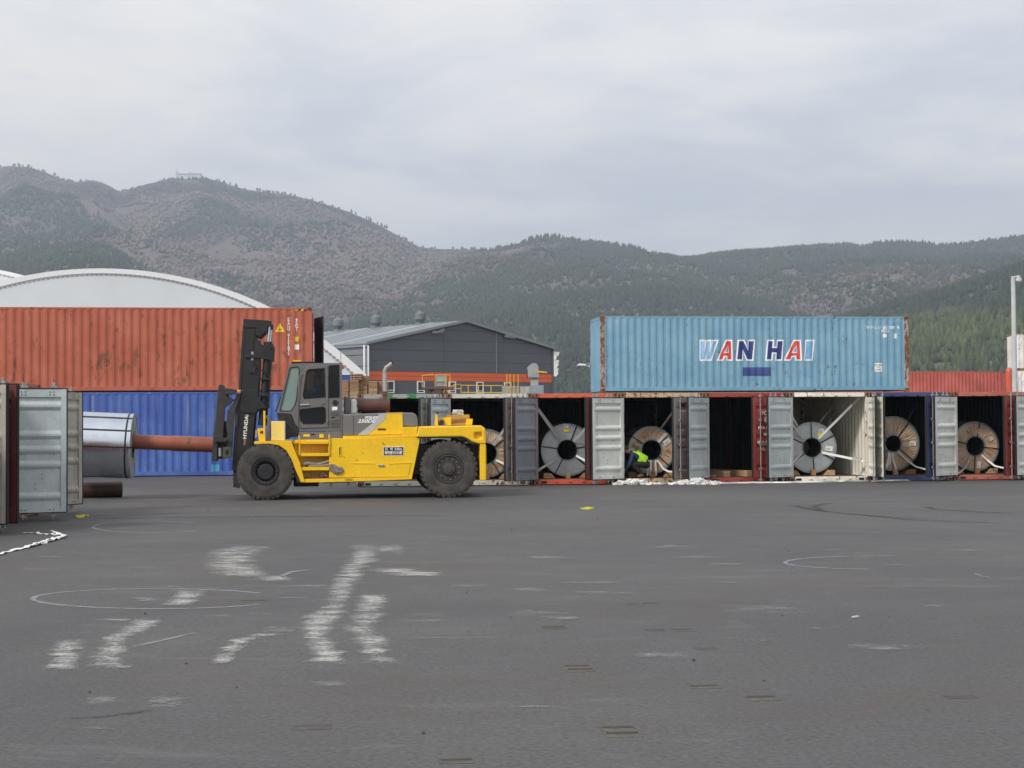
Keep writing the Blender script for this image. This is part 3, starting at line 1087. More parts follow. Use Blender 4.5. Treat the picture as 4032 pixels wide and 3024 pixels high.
# ventilators on the ridge
for k, (u, v0) in enumerate(((1330, 1300), (1482, 1288), (1654, 1276))):
    best = None
    for q in range(300):
        L_ = q / 299 * RL
        loc = Vector((apx, 0, apz)) + rl * L_
        wx = pL.x + gd.x * loc.x - gd.y * loc.y
        wy_ = pL.y + gd.y * loc.x + gd.x * loc.y
        e = abs(proj_u(wx, wy_, apz) - u)
        if best is None or e < best[0]:
            best = (e, loc, wy_)
    loc, dep = best[1], best[2]
    s = dep / F
    vb = MB()
    b = loc + Vector((0, 0, -.2))
    vb.lathe([(26 * s, 0), (22 * s, 8 * s), (15 * s, 20 * s), (15 * s, 26 * s)], b, (0, 0, 1), 4, smooth=False)
    vo = vb.build('roof_vent', VENTM, hall, recalc=False)
    d_ = MB()
    d_.lathe([(14 * s, 20 * s), (19 * s, 27 * s), (22 * s, 30 * s), (22 * s, 52 * s), (17 * s, 54 * s), (3 * s, 66 * s), (0, 68 * s)], b, (0, 0, 1), 20)
    d_.build('vent_cap', VENTM, vo, recalc=False)
# torn flap and bent sheets on the hall edge
fm = MB()
rnd = random.Random(2)
for k in range(6):
    z = ezR - .3 - k * .42
    fm.add([(GWd + .1, -.1, z), (GWd + .55 + rnd.uniform(-.2, .2), -.3, z - .05), (GWd + .45 + rnd.uniform(-.2, .2), -.25, z - .45), (GWd + .1, -.1, z - .42)], [(0, 1, 2, 3)])
fm.build('torn_flap', M['strap'], hall)
for x_ in (apx - 4.0, apx + 4.6):
    z_ = apz - abs(x_ - apx) * .35 + .2
    bm2 = MB()
    for q in range(4):
        bm2.beam((x_ + q * .3, -.3, z_), (x_ + q * .3 + .4, -.3, z_ + rnd.uniform(-.1, .35)), .1, .2)
    bm2.build('bent_trim', ROOFM, hall)

# ------------------------------------------------------------------ timber stacks behind the row
WOODS = [plain('plank wood %d' % k, c, .85, 0, .3, 3, .3, stretch=(.5, 1, 6)) for k, c in enumerate(((.36, .225, .125), (.42, .27, .15), (.31, .19, .105)))]
TY = 66.0
for k, (x0, x1, ytop, lab) in enumerate(((-20, 108, 462, 0), (132, 305, 465, 0), (305, 472, 372, 1), (498, 665, 485, 0), (690, 850, 490, 0))):
    ua, va = ZE_ = (1350 + x0 * .20344, 1400 + ytop * .20344)
    ub = 1350 + x1 * .20344
    dep = TY + (.0 if k % 2 else .25)
    a, b = at_depth(ua, va, dep), at_depth(ub, va, dep)
    t = MB()
    z = 0.0
    rnd = random.Random(k)
    lay = .062
    n = int(a.z / lay)
    for q in range(n):
        j = rnd.uniform(-.012, .012)
        t.box(0 + j, (b.x - a.x) + j, rnd.uniform(-.015, .015), 1.1, q * lay + .004, q * lay + lay - .006, rnd.randrange(3))
    o = t.build('plank_stack', WOODS)
    o.location = (a.x, dep, 0)
    if lab:
        tag(o, 'tallest stack of sawn planks rising behind the forklift cab and muffler', 'plank stack')
    else:
        tag(o, {0: 'stack of sawn planks partly hidden by the forklift cab', 1: 'stack of sawn planks carrying a bundle of short blocks', 3: 'low stack of sawn planks between the tallest stack and the exhaust pipe', 4: 'stack of sawn planks right behind the exhaust pipe'}[k], 'plank stack', 'plank stacks behind the forklift')
# a bundle of blocks on one stack
a = at_depth(1350 + 140 * .20344, 1400 + 462 * .20344, TY)
t = MB()
for r_ in range(3):
    for c_ in range(4):
        t.box(c_ * .125, c_ * .125 + .10, 0, 1.0, r_ * .095 + .005, r_ * .095 + .065, c_ % 3)
o = t.build('block_bundle', WOODS)
o.location = (a.x, a.y, int(a.z / .062) * .062)
tag(o, 'bundle of short blocks with dark gaps on a plank stack', 'timber')

# ------------------------------------------------------------------ railed steel platform and plant behind the row
YR = plain('yellow rail paint', (.70, .42, .03), .5, 0, .2, 5)
RUSTY = paint('rusted deck', (.12, .06, .04), .6, .3)
PG = plain('grey cabinet', (.30, .32, .31), .5, 0, .15, 2)
PD = 71.0
pf = empty('railed_platform', (*at_depth(1760, 1560, PD).xy, 0), 0)
tag(pf, 'rusty steel platform with yellow guard rails behind the row of containers', 'platform')
px = pf.location.x


def pp3(x, y, dy=0.0):
    q = at_depth(*ZE(x, y), PD + dy) if False else at_depth(1350 + x * .20344, 1400 + y * .20344, PD + dy)
    return Vector((q.x - px, dy, q.z))


dk0, dk1 = pp3(1540, 612), pp3(2080, 625)
MB().box(dk0.x, dk1.x, 0, 1.6, dk1.z - .06, dk0.z).build('deck', RUSTY, pf)
for xs_ in ((1630, 1750), (1720, 1700), (1740, 1800), (1900, 1940)):
    a, b = pp3(xs_[0], 632), pp3(xs_[1], 720)
    MB().beam((a.x, .1, a.z), (b.x, .1, b.z), .06, .06).build('brace', RUSTY, pf)
for x in (1700, 1930):
    a = pp3(x, 640)
    MB().box(a.x - .08, a.x + .08, .6, .8, 0, a.z - .02).build('leg', RUSTY, pf)
for pts in (((1538, 610), (1538, 382), (1755, 370)), ((1788, 610), (1788, 372), (2072, 372), (2078, 612)), ((1998, 612), (1998, 392)), ((1920, 628), (2078, 628), (2078, 730)), ((1970, 630), (1955, 730)), ((1990, 635), (2050, 728)), ((2180, 545), (2100, 605), (2150, 690), (2150, 560))):
    P_ = [pp3(*p) for p in pts]
    MB().tube([(p.x, .05, p.z) for p in P_], .021, 8).build('guard_rail', YR, pf, recalc=False)
z1b = lambda x, y: (1240 + x / 2.087, 1200 + y / 2.087)


def pq(x, y):
    q = at_depth(*z1b(x, y), PD)
    return (q.x - px, .05, q.z)


for pts in (((1165, 655), (1200, 652), (1200, 728)), ((1165, 690), (1200, 690)), ((1205, 662), (1540, 665)), ((1260, 664), (1260, 725)), ((1345, 664), (1345, 725)), ((1448, 664), (1448, 725)), ((1205, 720), (1540, 722))):
    MB().tube([pq(*p) for p in pts], .019, 8).build('guard_rail', YR, pf, recalc=False)
a, b = pp3(1808, 385, .4), pp3(2005, 598, .4)
cb = MB().box(a.x, b.x, 0, .7, b.z, a.z)
cb.box(a.x - .02, b.x + .02, -.02, .72, a.z - .02, a.z + .03)
cb.box(a.x + .05, b.x - .08, -.03, -.001, (a.z + b.z) / 2 - .05, (a.z + b.z) / 2 + .02)
cab_ = cb.build('control_cabinet', PG, None, .01)
cab_.location = (px, PD + .4, 0)
tag(cab_, 'grey control cabinet standing on the yellow-railed platform', 'cabinet')
# grey boxes and the hooded vent
for (x0, x1, y0_, mat_, lab) in ((1537, 1680, 668, PG, 'beige grey machine box beside the yellow poles'), (1682, 1768, 672, plain('pale machine box', (.40, .40, .37), .6), 'pale machine box between the yellow poles and the blue grey one'), (1768, 1882, 662, plain('blue grey box', (.25, .29, .32), .5), 'blue grey machine box under the hooded vent')):
    a, b = at_depth(*z1b(x0, y0_), PD + .6), at_depth(*z1b(x1, y0_), PD + .6)
    o = MB().box(0, b.x - a.x - .01, 0, 1.0, 0, a.z).box(.05, b.x - a.x - .06, -.02, -.0005, a.z - 1.2, a.z - .08).build('machine_box', mat_, None, .01)
    o.location = (a.x, PD + .6, 0)
    tag(o, lab, 'machine box')
a = at_depth(*z1b(1805, 660), PD + 1.0)
s = (PD + 1.0) / F / 2.087
v_ = empty('hooded_vent', (a.x, a.y, 0))
tag(v_, 'grey hooded vent stack above the blue grey machine box', 'vent')
MB().box(-32 * s, 32 * s, -.2, .3, 0, a.z + 60 * s).build('duct', PG, v_, .01)
MB().prism([(-55 * s, a.z + 60 * s), (38 * s, a.z + 60 * s), (32 * s, a.z + 150 * s), (15 * s, a.z + 178 * s), (-20 * s, a.z + 178 * s), (-58 * s, a.z + 145 * s)], -.3, .35).build('hood', PG, v_, .01)
MB().box(-62 * s, -50 * s, -.1, .2, a.z + 60 * s, a.z + 125 * s).build('fan_guard', M['dark'], v_)
MB().beam((20 * s, -.32, a.z + 110 * s), (100 * s, -.32, a.z + 102 * s), .05, 12 * s).build('yellow_arm', YR, v_)
for x0 in (1578, 1604, 1636, 1670):
    a, b = at_depth(*z1b(x0, 572), PD + .3), at_depth(*z1b(x0 + 4, 640), PD + .3)
    o = MB().cyl((a.x, PD + .3, 0), (a.x, PD + .3, a.z), .02, n=8).build('yellow_pole', YR, None, recalc=False)
    tag(o, 'thin yellow pole standing among the machine boxes', 'pole', 'yellow poles by the machine boxes')

# ------------------------------------------------------------------ lamps
LPM = plain('lamp post paint', (.48, .50, .49), .5, 0, .1, 2)
ld = 65.0
lb = at_depth(3996, 1560, ld)
lt = at_depth(3988, 1088, ld)
lp = empty('street_lamp', (lb.x, ld, 0))
tag(lp, 'tall pale lamp post with a small round lamp head by the white containers', 'street lamp')
MB().cyl((0, 0, 0), (0, 0, lt.z), .12, .09, n=16).build('post', LPM, lp, recalc=False)
zt = lt.z
MB().tube([(0, 0, zt - .05), (.10, -.1, zt - .03), (.25, -.15, zt - .03)], .03, 8).tube([(.05, 0, zt), (.25, -.12, zt + .02), (.26, -.12, zt - .15)], .015, 6).build('bracket', LPM, lp, recalc=False)
MB().lathe([(0, .10), (.10, .09), (.13, .0), (.13, -.05), (.11, -.05), (.10, -.03), (0, -.03)], (.20, -.12, zt - .16), (.2, -.35, 1), 20).build('lamp_head', LPM, lp, recalc=False)
ad = 103.0
a, b, c = at_depth(2278, 1437, ad), at_depth(2330, 1446, ad), at_depth(2400, 1470, ad)
sl_ = empty('street_lamp', (c.x + 1.2, ad, 0))
tag(sl_, 'white street lamp head on a curved arm reaching out past the pale blue container', 'street lamp')
ox = c.x + 1.2
MB().cyl((0, 0, 0), (0, 0, c.z - .6), .11, .07, n=12).build('post', LPM, sl_, recalc=False)
MB().tube([(0, 0, c.z - .6), (-.35, 0, c.z - .1), (c.x - ox, 0, c.z), (b.x - ox, 0, b.z), (a.x - ox + .2, 0, a.z + .02)], .035, 8).build('arm', LPM, sl_, recalc=False)
MB().prism([(a.x - ox - .15, a.z - .03), (a.x - ox + .05, a.z + .09), (a.x - ox + .5, a.z + .05), (a.x - ox + .5, a.z - .05)], -.12, .12).build('lamp_head', M['white'], sl_, .02)
# ------------------------------------------------------------------ shipping containers
CW = 2.438


def corr_breaks(length, pitch=0.28, d=0.036):
    """(s, inset) break points of a trapezoidal corrugation that fills 'length'"""
    n = max(1, round(length / pitch))
    p = length / n
    pts = []
    for i in range(n):
        b = i * p
        pts += [(b, 0.0), (b + p * .25, 0.0), (b + p * .5, d), (b + p * .75, d)]
    pts.append((length, 0.0))
    return pts


def corr_sheet(mb, breaks, z0, z1, f, mi=0):
    vs = []
    for s, i in breaks:
        vs += [f(s, i, z0), f(s, i, z1)]
    n = len(breaks)
    mb.add(vs, [(2 * k, 2 * k + 2, 2 * k + 3, 2 * k + 1) for k in range(n - 1)], mi=mi)


def make_casting(mats):
    mb = MB()
    mb.box(0, .162, 0, .178, 0, .118)
    for x0, x1, y0, y1 in ((0.081, 0.081, -.0025, .02),):
        n = 12
        poly = [(x0 + .028 * math.cos(2 * math.pi * i / n), .059 + .038 * math.sin(2 * math.pi * i / n)) for i in range(n)]
        mb.prism(poly, y0, y1, 'y', 1)
    n = 12
    poly = [(.089 + .038 * math.cos(2 * math.pi * i / n), .059 + .026 * math.sin(2 * math.pi * i / n)) for i in range(n)]
    mb.prism(poly, -.0025, .0, 'x', 1)
    mb.prism(poly, .162, .1645, 'x', 1)
    return mb.mesh('corner_casting', mats)


CAST_ME = make_casting([M['casting'], M['dark']])
RIBS = (0.138, 0.374, 0.495, 0.617, 0.874)


def door_mesh(mats, w=1.15, h=2.28, ribh=0.17, ribd=0.032, sgn=1):
    mb = MB()
    def bx(x0, x1, y0, y1, z0, z1, mi):
        xs = sorted((sgn * x0, sgn * x1))
        mb.box(xs[0], xs[1], y0, y1, z0, z1, mi)
    for x0, x1 in ((0.0, .10), (w - .10, w)):
        bx(x0, x1, 0, .026, 0, h, 0)
        bx(x0, x1, .0262, .055, 0, h, 1)
    for z0, z1 in ((0.0, .09), (h - .15, h)):
        bx(.1002, w - .1002, .004, .026, z0, z1, 0)
        bx(.1002, w - .1002, .0262, .050, z0, z1, 1)
    prof = [(.09, 0.0)]
    for fr in sorted(1 - r for r in RIBS):
        c = fr * h
        prof += [(c - ribh * .5, 0.0), (c - ribh * .12, ribd), (c + ribh * .12, ribd), (c + ribh * .5, 0.0)]
    prof.append((h - .15, 0.0))
    for off, mi in ((0.016, 0), (0.0205, 1)):
        vs = []
        for z, d in prof:
            vs += [(sgn * .1, off + d, z), (sgn * (w - .1), off + d, z)]
        mb.add(vs, [(2 * k, 2 * k + 1, 2 * k + 3, 2 * k + 2) for k in range(len(prof) - 1)], mi=mi)
    # bolts on the inner face
    for fx in (0.30, 0.36, 0.74, 0.80):
        for z in (h - .055, h - .11, h * .47, .045):
            bx(fx * w - .009, fx * w + .009, .049, .058, z - .009, z + .009, 2)
    for fx, z in ((.62, h * .31), (.62, h * .27), (.52, h * .23), (.52, h * .19)):
        bx(fx * w - .009, fx * w + .009, .02, .028, z - .009, z + .009, 2)
    return mb.mesh('door', mats)


_door_cache = {}


def add_door(ct, side, theta, outer, inner, label=None, bars=True, h=2.28, base=0.165):
    sgn = 1 if side == 'left' else -1
    w = 1.15
    key = (outer.name, inner.name, sgn, h)
    if key not in _door_cache:
        _door_cache[key] = door_mesh([outer, inner, M['black']], w, h, sgn=sgn)
    d = obj('door', _door_cache[key], ct)
    d.location = (0.065 if sgn > 0 else CW - 0.065, -0.03, base)
    d.rotation_euler = (0, 0, -sgn * theta)
    if label:
        d['label'] = label
    g = MB()
    xs = sorted((sgn * w + sgn * .001, sgn * (w + .022)))
    g.box(xs[0], xs[1], .004, .062, -.012, h + .012)
    xs = sorted((sgn * .0, sgn * w))
    g.box(xs[0], xs[1], .004, .058, h + .001, h + .02)
    g.box(xs[0], xs[1], .004, .058, -.02, -.001)
    g.build('gasket', M['rubber'], d)
    if bars:
        for fx in (0.33, 0.80):
            b = MB()
            x = sgn * fx * w
            b.cyl((x, -.035, -.13), (x, -.035, h + .13), .017, n=10)
            for z in (-.06, .25, h * .42, h * .72, h + .04):
                b.box(x - .04, x + .04, -.052, -.002, z - .03, z + .03)
            hx = sorted((x, x + sgn * -.32))
            b.box(hx[0], hx[1], -.06, -.045, h * .40, h * .40 + .03)
            b.build('locking_bar', M['galv'], d)
    return d


def door_angle_for(origin, rz, side, u_target, lo, hi):
    """opening angle whose free edge lies in the direction u_target"""
    best = None
    c, s = math.cos(rz), math.sin(rz)
    for k in range(401):
        th = R(lo + (hi - lo) * k / 400)
        if side == 'left':
            lx, ly = 0.065 + 1.17 * math.cos(th), -.03 - 1.17 * math.sin(th)
        else:
            lx, ly = CW - 0.065 - 1.17 * math.cos(th), -.03 - 1.17 * math.sin(th)
        x, y = origin[0] + c * lx - s * ly, origin[1] + s * lx + c * ly
        e = abs(proj_u(x, y) - u_target)
        if best is None or e < best[0]:
            best = (e, th)
    return best[1]


def container(label, origin, rz, length, height, pm, inner=None, frame=None, cat='container', group=None,
              open_end=True, pitch=0.28, end_doors=None, z=0.0, header=None, castmat=None):
    ct = empty('shipping_container', (origin[0], origin[1], z), rz)
    tag(ct, label, cat, group)
    W, L, H = CW, length, height
    inner = inner or pm
    frame = frame or pm
    header = header or frame
    # corner castings
    for x in (0.0, W - .162):
        for y in (0.0, L - .178):
            for zz in (0.0, H - .118):
                o = obj('corner_casting', CAST_ME, ct)
                o.location = (x, y, zz)
    # posts
    for x in (0.006, W - .126):
        for y in (0.006, L - (.126 if open_end else .166)):
            MB().box(x, x + .12, y, y + (.12 if open_end else .16), .118, H - .118).build('corner_post', frame, ct, 0.006)
    # rails
    for x in (0.01, W - .09):
        MB().box(x, x + .08, .178, L - .178, .03, .165).build('bottom_rail', frame, ct, 0.006)
        MB().box(x, x + .06, .178, L - .178, H - .075, H - .012).build('top_rail', frame, ct, 0.006)
    # header and sill of both ends
    for y, yy, nm in ((0.012, .10, 'front'), (L - .10, L - .012, 'back')):
        hm = header if nm == 'front' else frame
        h = MB().box(.162, W - .162, y, yy, H - .128, H - .008)
        s = MB().box(.162, W - .162, y, yy, .02, .155)
        if nm == 'front' and open_end:
            for k in (.26, .42, .58, .74):
                h.box(k * W - .035, k * W + .035, -.02, .0118, H - .10, H - .065)
                s.box(k * W - .035, k * W + .035, -.02, .0118, .075, .115)
            s.box(.20, .36, .003, .0118, .045, .11, 1)
            s.box(W - .36, W - .20, .003, .0118, .045, .11, 1)
        h.build('header', hm, ct, 0.005)
        s.build('sill', [hm, M['dark']], ct, 0.005)
    # corrugated side walls, painted outside and lined inside
    br = corr_breaks(L - .252, pitch)
    for sx in (0, 1):
        mb = MB()
        def fo(s, i, zz, sx=sx):
            return ((.012 + i) if sx == 0 else (W - .012 - i), .126 + s, zz)
        def fi(s, i, zz, sx=sx):
            return ((.016 + i) if sx == 0 else (W - .016 - i), .126 + s, zz)
        corr_sheet(mb, br, .165, H - .075, fo, 0)
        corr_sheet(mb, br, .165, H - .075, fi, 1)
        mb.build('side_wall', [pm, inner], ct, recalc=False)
    bre = corr_breaks(W - .252, .22, .036)
    mb = MB()
    corr_sheet(mb, bre, .155, H - .128, lambda s, i, zz: (.126 + s, L - .014 - i, zz), 0)
    corr_sheet(mb, bre, .155, H - .128, lambda s, i, zz: (.126 + s, L - .018 - i, zz), 1)
    mb.build('end_wall', [pm, inner], ct, recalc=False)
    if not open_end and not end_doors:
        mb = MB()
        corr_sheet(mb, corr_breaks(W - .252, .15, .036), .155, H - .128, lambda s, i, zz: (.126 + s, .014 + i, zz), 0)
        corr_sheet(mb, corr_breaks(W - .252, .15, .036), .155, H - .128, lambda s, i, zz: (.126 + s, .018 + i, zz), 1)
        mb.build('end_wall', [pm, inner], ct, recalc=False)
    # roof with low cross corrugation
    brr = corr_breaks(L - .21, .21, .018)
    mb = MB()
    vs = []
    for off, mi in ((0.0, 0), (.004, 1)):
        vs = []
        for s, i in brr:
            vs += [(.07, .105 + s, H - .012 - i - off), (W - .07, .105 + s, H - .012 - i - off)]
        mb.add(vs, [(2 * k, 2 * k + 1, 2 * k + 3, 2 * k + 2) for k in range(len(brr) - 1)], mi=mi)
    mb.build('roof', [pm, inner], ct, recalc=False)
    if open_end:
        MB().box(.09, W - .09, .101, L - .101, .12, .160).build('floor', M['floorwood'], ct)
    else:
        MB().box(.09, W - .09, .101, L - .101, .12, .160).build('floor', M['floorwood'], ct)
    if end_doors:
        for side, sg in (('left', 1), ('right', -1)):
            add_door(ct, side, end_doors[2 if side == 'left' else 3] if len(end_doors) > 2 else 0.0,
                     end_doors[0], end_doors[1], h=H - .31)
    return ct, [(.126 + s, i) for s, i in br]


def decal_on_wall(name, me, mat, ct, breaks, y0, z0, W=CW, lift=0.004):
    """paint that follows the corrugation of the wall at x = W; x of 'me' runs along local y, y of 'me' up"""
    bm = bmesh.new()
    bm.from_mesh(me)
    bpy.data.meshes.remove(me)
    for v in bm.verts:
        v.co = Vector((0, y0 + v.co.x, z0 + v.co.y))
    ys = [v.co.y for v in bm.verts]
    lo, hi = min(ys), max(ys)
    for s, i in breaks:
        if lo < s < hi:
            bmesh.ops.bisect_plane(bm, geom=list(bm.verts) + list(bm.edges) + list(bm.faces), dist=1e-5,
                                   plane_co=(0, s, 0), plane_no=(0, 1, 0))
    S = [b[0] for b in breaks]
    I = [b[1] for b in breaks]
    for v in bm.verts:
        v.co.x = W - .012 - float(np.interp(v.co.y, S, I)) + lift
    out = bpy.data.meshes.new(name)
    bm.to_mesh(out)
    bm.free()
    out.materials.append(mat)
    return obj(name, out, ct)


def rect_mesh(w, h, pts=None):
    me = bpy.data.meshes.new('print')
    pts = pts or [(-w / 2, -h / 2), (w / 2, -h / 2), (w / 2, h / 2), (-w / 2, h / 2)]
    me.from_pydata([(a, b, 0) for a, b in pts], [], [tuple(range(len(pts)))])
    return me


# paints
P = {}
P['greengrey'] = paint('grey green paint', (0.30, 0.33, 0.30), .35, .5)
P['cream'] = paint('cream paint rusted', (0.56, 0.53, 0.45), .62, .45, fade=(.66, .64, .57), rust_streak=.25)
P['red'] = paint('orange red paint', (0.55, 0.085, 0.045), .12, .3, fade=(.60, .13, .08))
P['creamy'] = paint('cream paint ochre rust', (0.44, 0.35, 0.22), .80, .6, rust_streak=.5)
P['maroon'] = paint('brown red paint', (0.24, 0.036, 0.028), .15, .3)
P['white_old'] = paint('old white paint', (0.68, 0.65, 0.56), .58, .4, rust_streak=.2)
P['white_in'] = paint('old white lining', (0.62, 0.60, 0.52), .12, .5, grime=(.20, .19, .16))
P['navy'] = paint('navy paint', (0.035, 0.05, 0.135), .18, .25)
P['brownred'] = paint('red brown paint', (0.36, 0.105, 0.075), .22, .3)
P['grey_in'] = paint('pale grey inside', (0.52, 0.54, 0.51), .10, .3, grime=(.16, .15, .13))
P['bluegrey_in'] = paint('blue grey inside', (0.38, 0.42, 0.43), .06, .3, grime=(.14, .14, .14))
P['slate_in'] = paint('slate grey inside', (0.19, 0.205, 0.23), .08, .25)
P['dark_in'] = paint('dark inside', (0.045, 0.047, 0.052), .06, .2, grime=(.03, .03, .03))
P['greydoor'] = paint('dull grey door', (0.22, 0.205, 0.21), .3, .4)
P['leftdoor'] = paint('grey blue door lining', (0.42, 0.48, 0.49), .03, .15, grime=(.2, .2, .2))
P['cream_in'] = paint('cream inside', (0.52, 0.50, 0.42), .16, .35)
P['left_dirty'] = paint('dirty cream leaf', (0.34, 0.325, 0.285), .22, .8, grime=(.09, .08, .065), dirt=.6, rust_streak=.25)
P['darkred'] = paint('dark red paint', (0.11, 0.022, 0.022), .05, .2)
P['orange'] = paint('orange paint', (0.385, 0.095, 0.052), .60, .18, fade=(.44, .13, .078), spot=5.0, rustcol=(0.13, 0.05, 0.03), dirt=.15)
P['blue'] = paint('blue paint scuffed', (0.045, 0.092, 0.34), .14, .95, fade=(.07, .14, .40), grime=(.22, .27, .38))
P['skyblue'] = paint('pale blue paint', (0.155, 0.315, 0.44), .42, .30, fade=(.20, .38, .49), spot=10.0, rustcol=(.035, .05, .07))
P['post_rust'] = paint('rust worn post', (0.33, 0.25, 0.20), 1.05, .5, rust_streak=.7)
P['enddark'] = plain('dark door inside', (0.014, 0.016, 0.018), .6)
P['farred'] = paint('far red paint', (0.40, 0.085, 0.065), .15, .3)
P['farwhite'] = paint('far white paint', (0.62, 0.60, 0.57), .42, .35, rust_streak=.3)

# ------------------------------------------------------------------ the long row with open doors
ROW0 = Vector((-1.85, 43.1, 0))
STEP = 2.478
row = []
ROWSPEC = [
    # index, header/frame, inner lining, label
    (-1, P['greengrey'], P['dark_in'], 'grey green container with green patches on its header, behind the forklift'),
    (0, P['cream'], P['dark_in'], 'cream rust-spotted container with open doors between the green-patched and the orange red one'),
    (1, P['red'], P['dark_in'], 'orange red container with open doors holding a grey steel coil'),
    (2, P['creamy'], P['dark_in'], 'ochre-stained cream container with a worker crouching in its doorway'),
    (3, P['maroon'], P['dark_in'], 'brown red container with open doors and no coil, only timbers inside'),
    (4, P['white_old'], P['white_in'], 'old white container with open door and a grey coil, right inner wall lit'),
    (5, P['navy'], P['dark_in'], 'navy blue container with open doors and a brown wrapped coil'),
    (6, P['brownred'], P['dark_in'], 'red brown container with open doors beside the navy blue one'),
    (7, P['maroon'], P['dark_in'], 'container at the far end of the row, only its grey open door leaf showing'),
]
for i, pm, inn, lab in ROWSPEC:
    org = ROW0 + E1 * (STEP * i)
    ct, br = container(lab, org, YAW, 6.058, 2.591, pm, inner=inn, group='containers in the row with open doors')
    row.append((i, org, ct))
ROWD = {i: (o, c) for i, o, c in row}
LEFT = {0: (1688, P['greydoor'], P['bluegrey_in']), 1: (2021, P['red'], P['slate_in']), 2: (2326, P['cream'], P['grey_in']),
        3: (2704, P['red'], P['bluegrey_in']), 4: (3019, P['white_old'], P['bluegrey_in']), 5: (3444, P['white_old'], P['grey_in']),
        6: (3675, P['red'], P['grey_in']), 7: (3995, P['white_old'], P['grey_in'])}
RIGHT = {-1: (1656, P['greengrey'], P['dark_in']), 0: (1990, P['greydoor'], P['slate_in']), 1: (2308, P['darkred'], P['dark_in']),
         2: (2652, P['greydoor'], P['dark_in']), 3: (2954, P['maroon'], P['dark_in']), 5: (3650, P['navy'], P['dark_in']),
         6: (3957, P['maroon'], P['dark_in'])}
for i, (u, om, im) in LEFT.items():
    org, ct = ROWD[i]
    th = door_angle_for(org, YAW, 'left', u, 88, 170)
    add_door(ct, 'left', th, om, im)
for i, (u, om, im) in RIGHT.items():
    org, ct = ROWD[i]
    th = door_angle_for(org, YAW, 'right', u, 20, 100)
    d = add_door(ct, 'right', th, om, im)
    if i == 3:
        for (txt, z, sz) in (('FCIU', 1.83, .16), ('MAX. GROSS', 1.42, .105), ('TARE', 1.22, .10), ('MAX. CARGO', 1.0, .105), ('CU. CAP.', .80, .10)):
            wall_text('lettering', txt, sz, M['white'], d, (-.68, -.0028, z), (1, 0, 0), (0, 0, 1), offset=.004)
        MB().cyl((-.68, -.0005, 1.65), (-.68, -.003, 1.65), .085, n=20).build('round_mark', M['strap_grey'], d)
    if i == 2:
        wall_text('lettering', 'MSK', .16, M['black'], d, (-.70, -.003, 2.08), (1, 0, 0), (0, 0, 1), offset=.006)
# the old white container: right leaf swung out past a right angle
org, ct = ROWD[4]
add_door(ct, 'right', R(93), P['white_old'], P['white_in'])
# left leaf of the container behind the forklift
org, ct = ROWD[-1]
add_door(ct, 'left', R(150), P['greengrey'], P['bluegrey_in'])
# green tape on the header behind the truck
for x in (.72, 1.38):
    MB().box(x, x + .26, .0085, .0115, 2.591 - .126, 2.591 - .012).build('green_patch', plain('green patch', (.03, .22, .07), .6), ROWD[-1][1])

# ------------------------------------------------------------------ pale blue long container on top behind the row
def near_left_origin(p):
    return Vector((p.x, p.y, 0)) + E2 * CW


WY = 58.4
wp = at_depth(2366, 1543, WY)
YB = R(6.8)
e2b = Vector((-math.sin(YB), math.cos(YB), 0))
worg = Vector((wp.x, wp.y, 0)) + e2b * CW
hid, _ = container('dull red container standing behind the open row under the pale blue one', worg, YB - R(90), 12.192, 2.896, P['brownred'], open_end=False,
                   end_doors=(P['brownred'], P['dark_in']))
wh, wbr = container('pale blue long container with big outlined lettering raised behind the row', worg, YB - R(90), 12.192, 2.896,
                    P['skyblue'], frame=P['skyblue'], open_end=False, z=2.915)
for ch in wh.children:
    if ch.name.startswith('corner_post'):
        ch.data.materials[0] = P['post_rust']
SB = 12.192 / (3628 - 2366)


def wy(u):
    return (u - 2366) * SB


def wz(v):
    return (1543 - v) * (2.896 / 300.0)


L_OUT = plain('white lettering', (.80, .80, .80), .5, 0, .06)
L_BLUE = paint('navy lettering', (.02, .035, .17), .15, .2)
L_RED = paint('red lettering', (.62, .055, .045), .12, .2)
L_SKY = paint('sky lettering', (.16, .36, .60), .15, .2, fade=(.30, .52, .75))


def fat_poly(pts, off):
    """outward offset of a closed polygon"""
    n = len(pts)
    ar = sum(pts[i][0] * pts[(i + 1) % n][1] - pts[(i + 1) % n][0] * pts[i][1] for i in range(n))
    sg = 1 if ar > 0 else -1
    out = []
    for i in range(n):
        p0, p1, p2 = Vector(pts[i - 1]), Vector(pts[i]), Vector(pts[(i + 1) % n])
        d0, d1 = (p1 - p0).normalized(), (p2 - p1).normalized()
        n0 = Vector((d0.y, -d0.x)) * sg
        n1 = Vector((d1.y, -d1.x)) * sg
        b = n0 + n1
        b = b / max(0.45, b.dot(n0)) if b.length > 1e-6 else n0
        out.append(tuple(p1 + b * off))
    return out


# letters as drawn on the wall (unit height, sheared): outlines with optional holes left as slits
SH = 0.20
LET = {
    'W': [(0, 1), (.24, 1), (.27, .38), (.42, 1), (.60, 1), (.63, .38), (.80, 1), (1.04, 1), (.74, 0), (.50, 0), (.48, .52), (.34, 0), (.10, 0)],
    'A': [(-.05, 0), (.36, 1), (.66, 1), (.80, 0), (.55, 0), (.54, .20), (.28, .20), (.20, 0)],
    'N': [(0, 0), (0, 1), (.24, 1), (.52, .45), (.52, 1), (.76, 1), (.76, 0), (.52, 0), (.24, .55), (.24, 0)],
    'H': [(0, 0), (0, 1), (.25, 1), (.25, .62), (.53, .62), (.53, 1), (.78, 1), (.78, 0), (.53, 0), (.53, .38), (.25, .38), (.25, 0)],
    'I': [(0, 0), (0, 1), (.26, 1), (.26, 0)],
}
HOLE_A = [(.34, .40), (.53, .40), (.49, .74)]
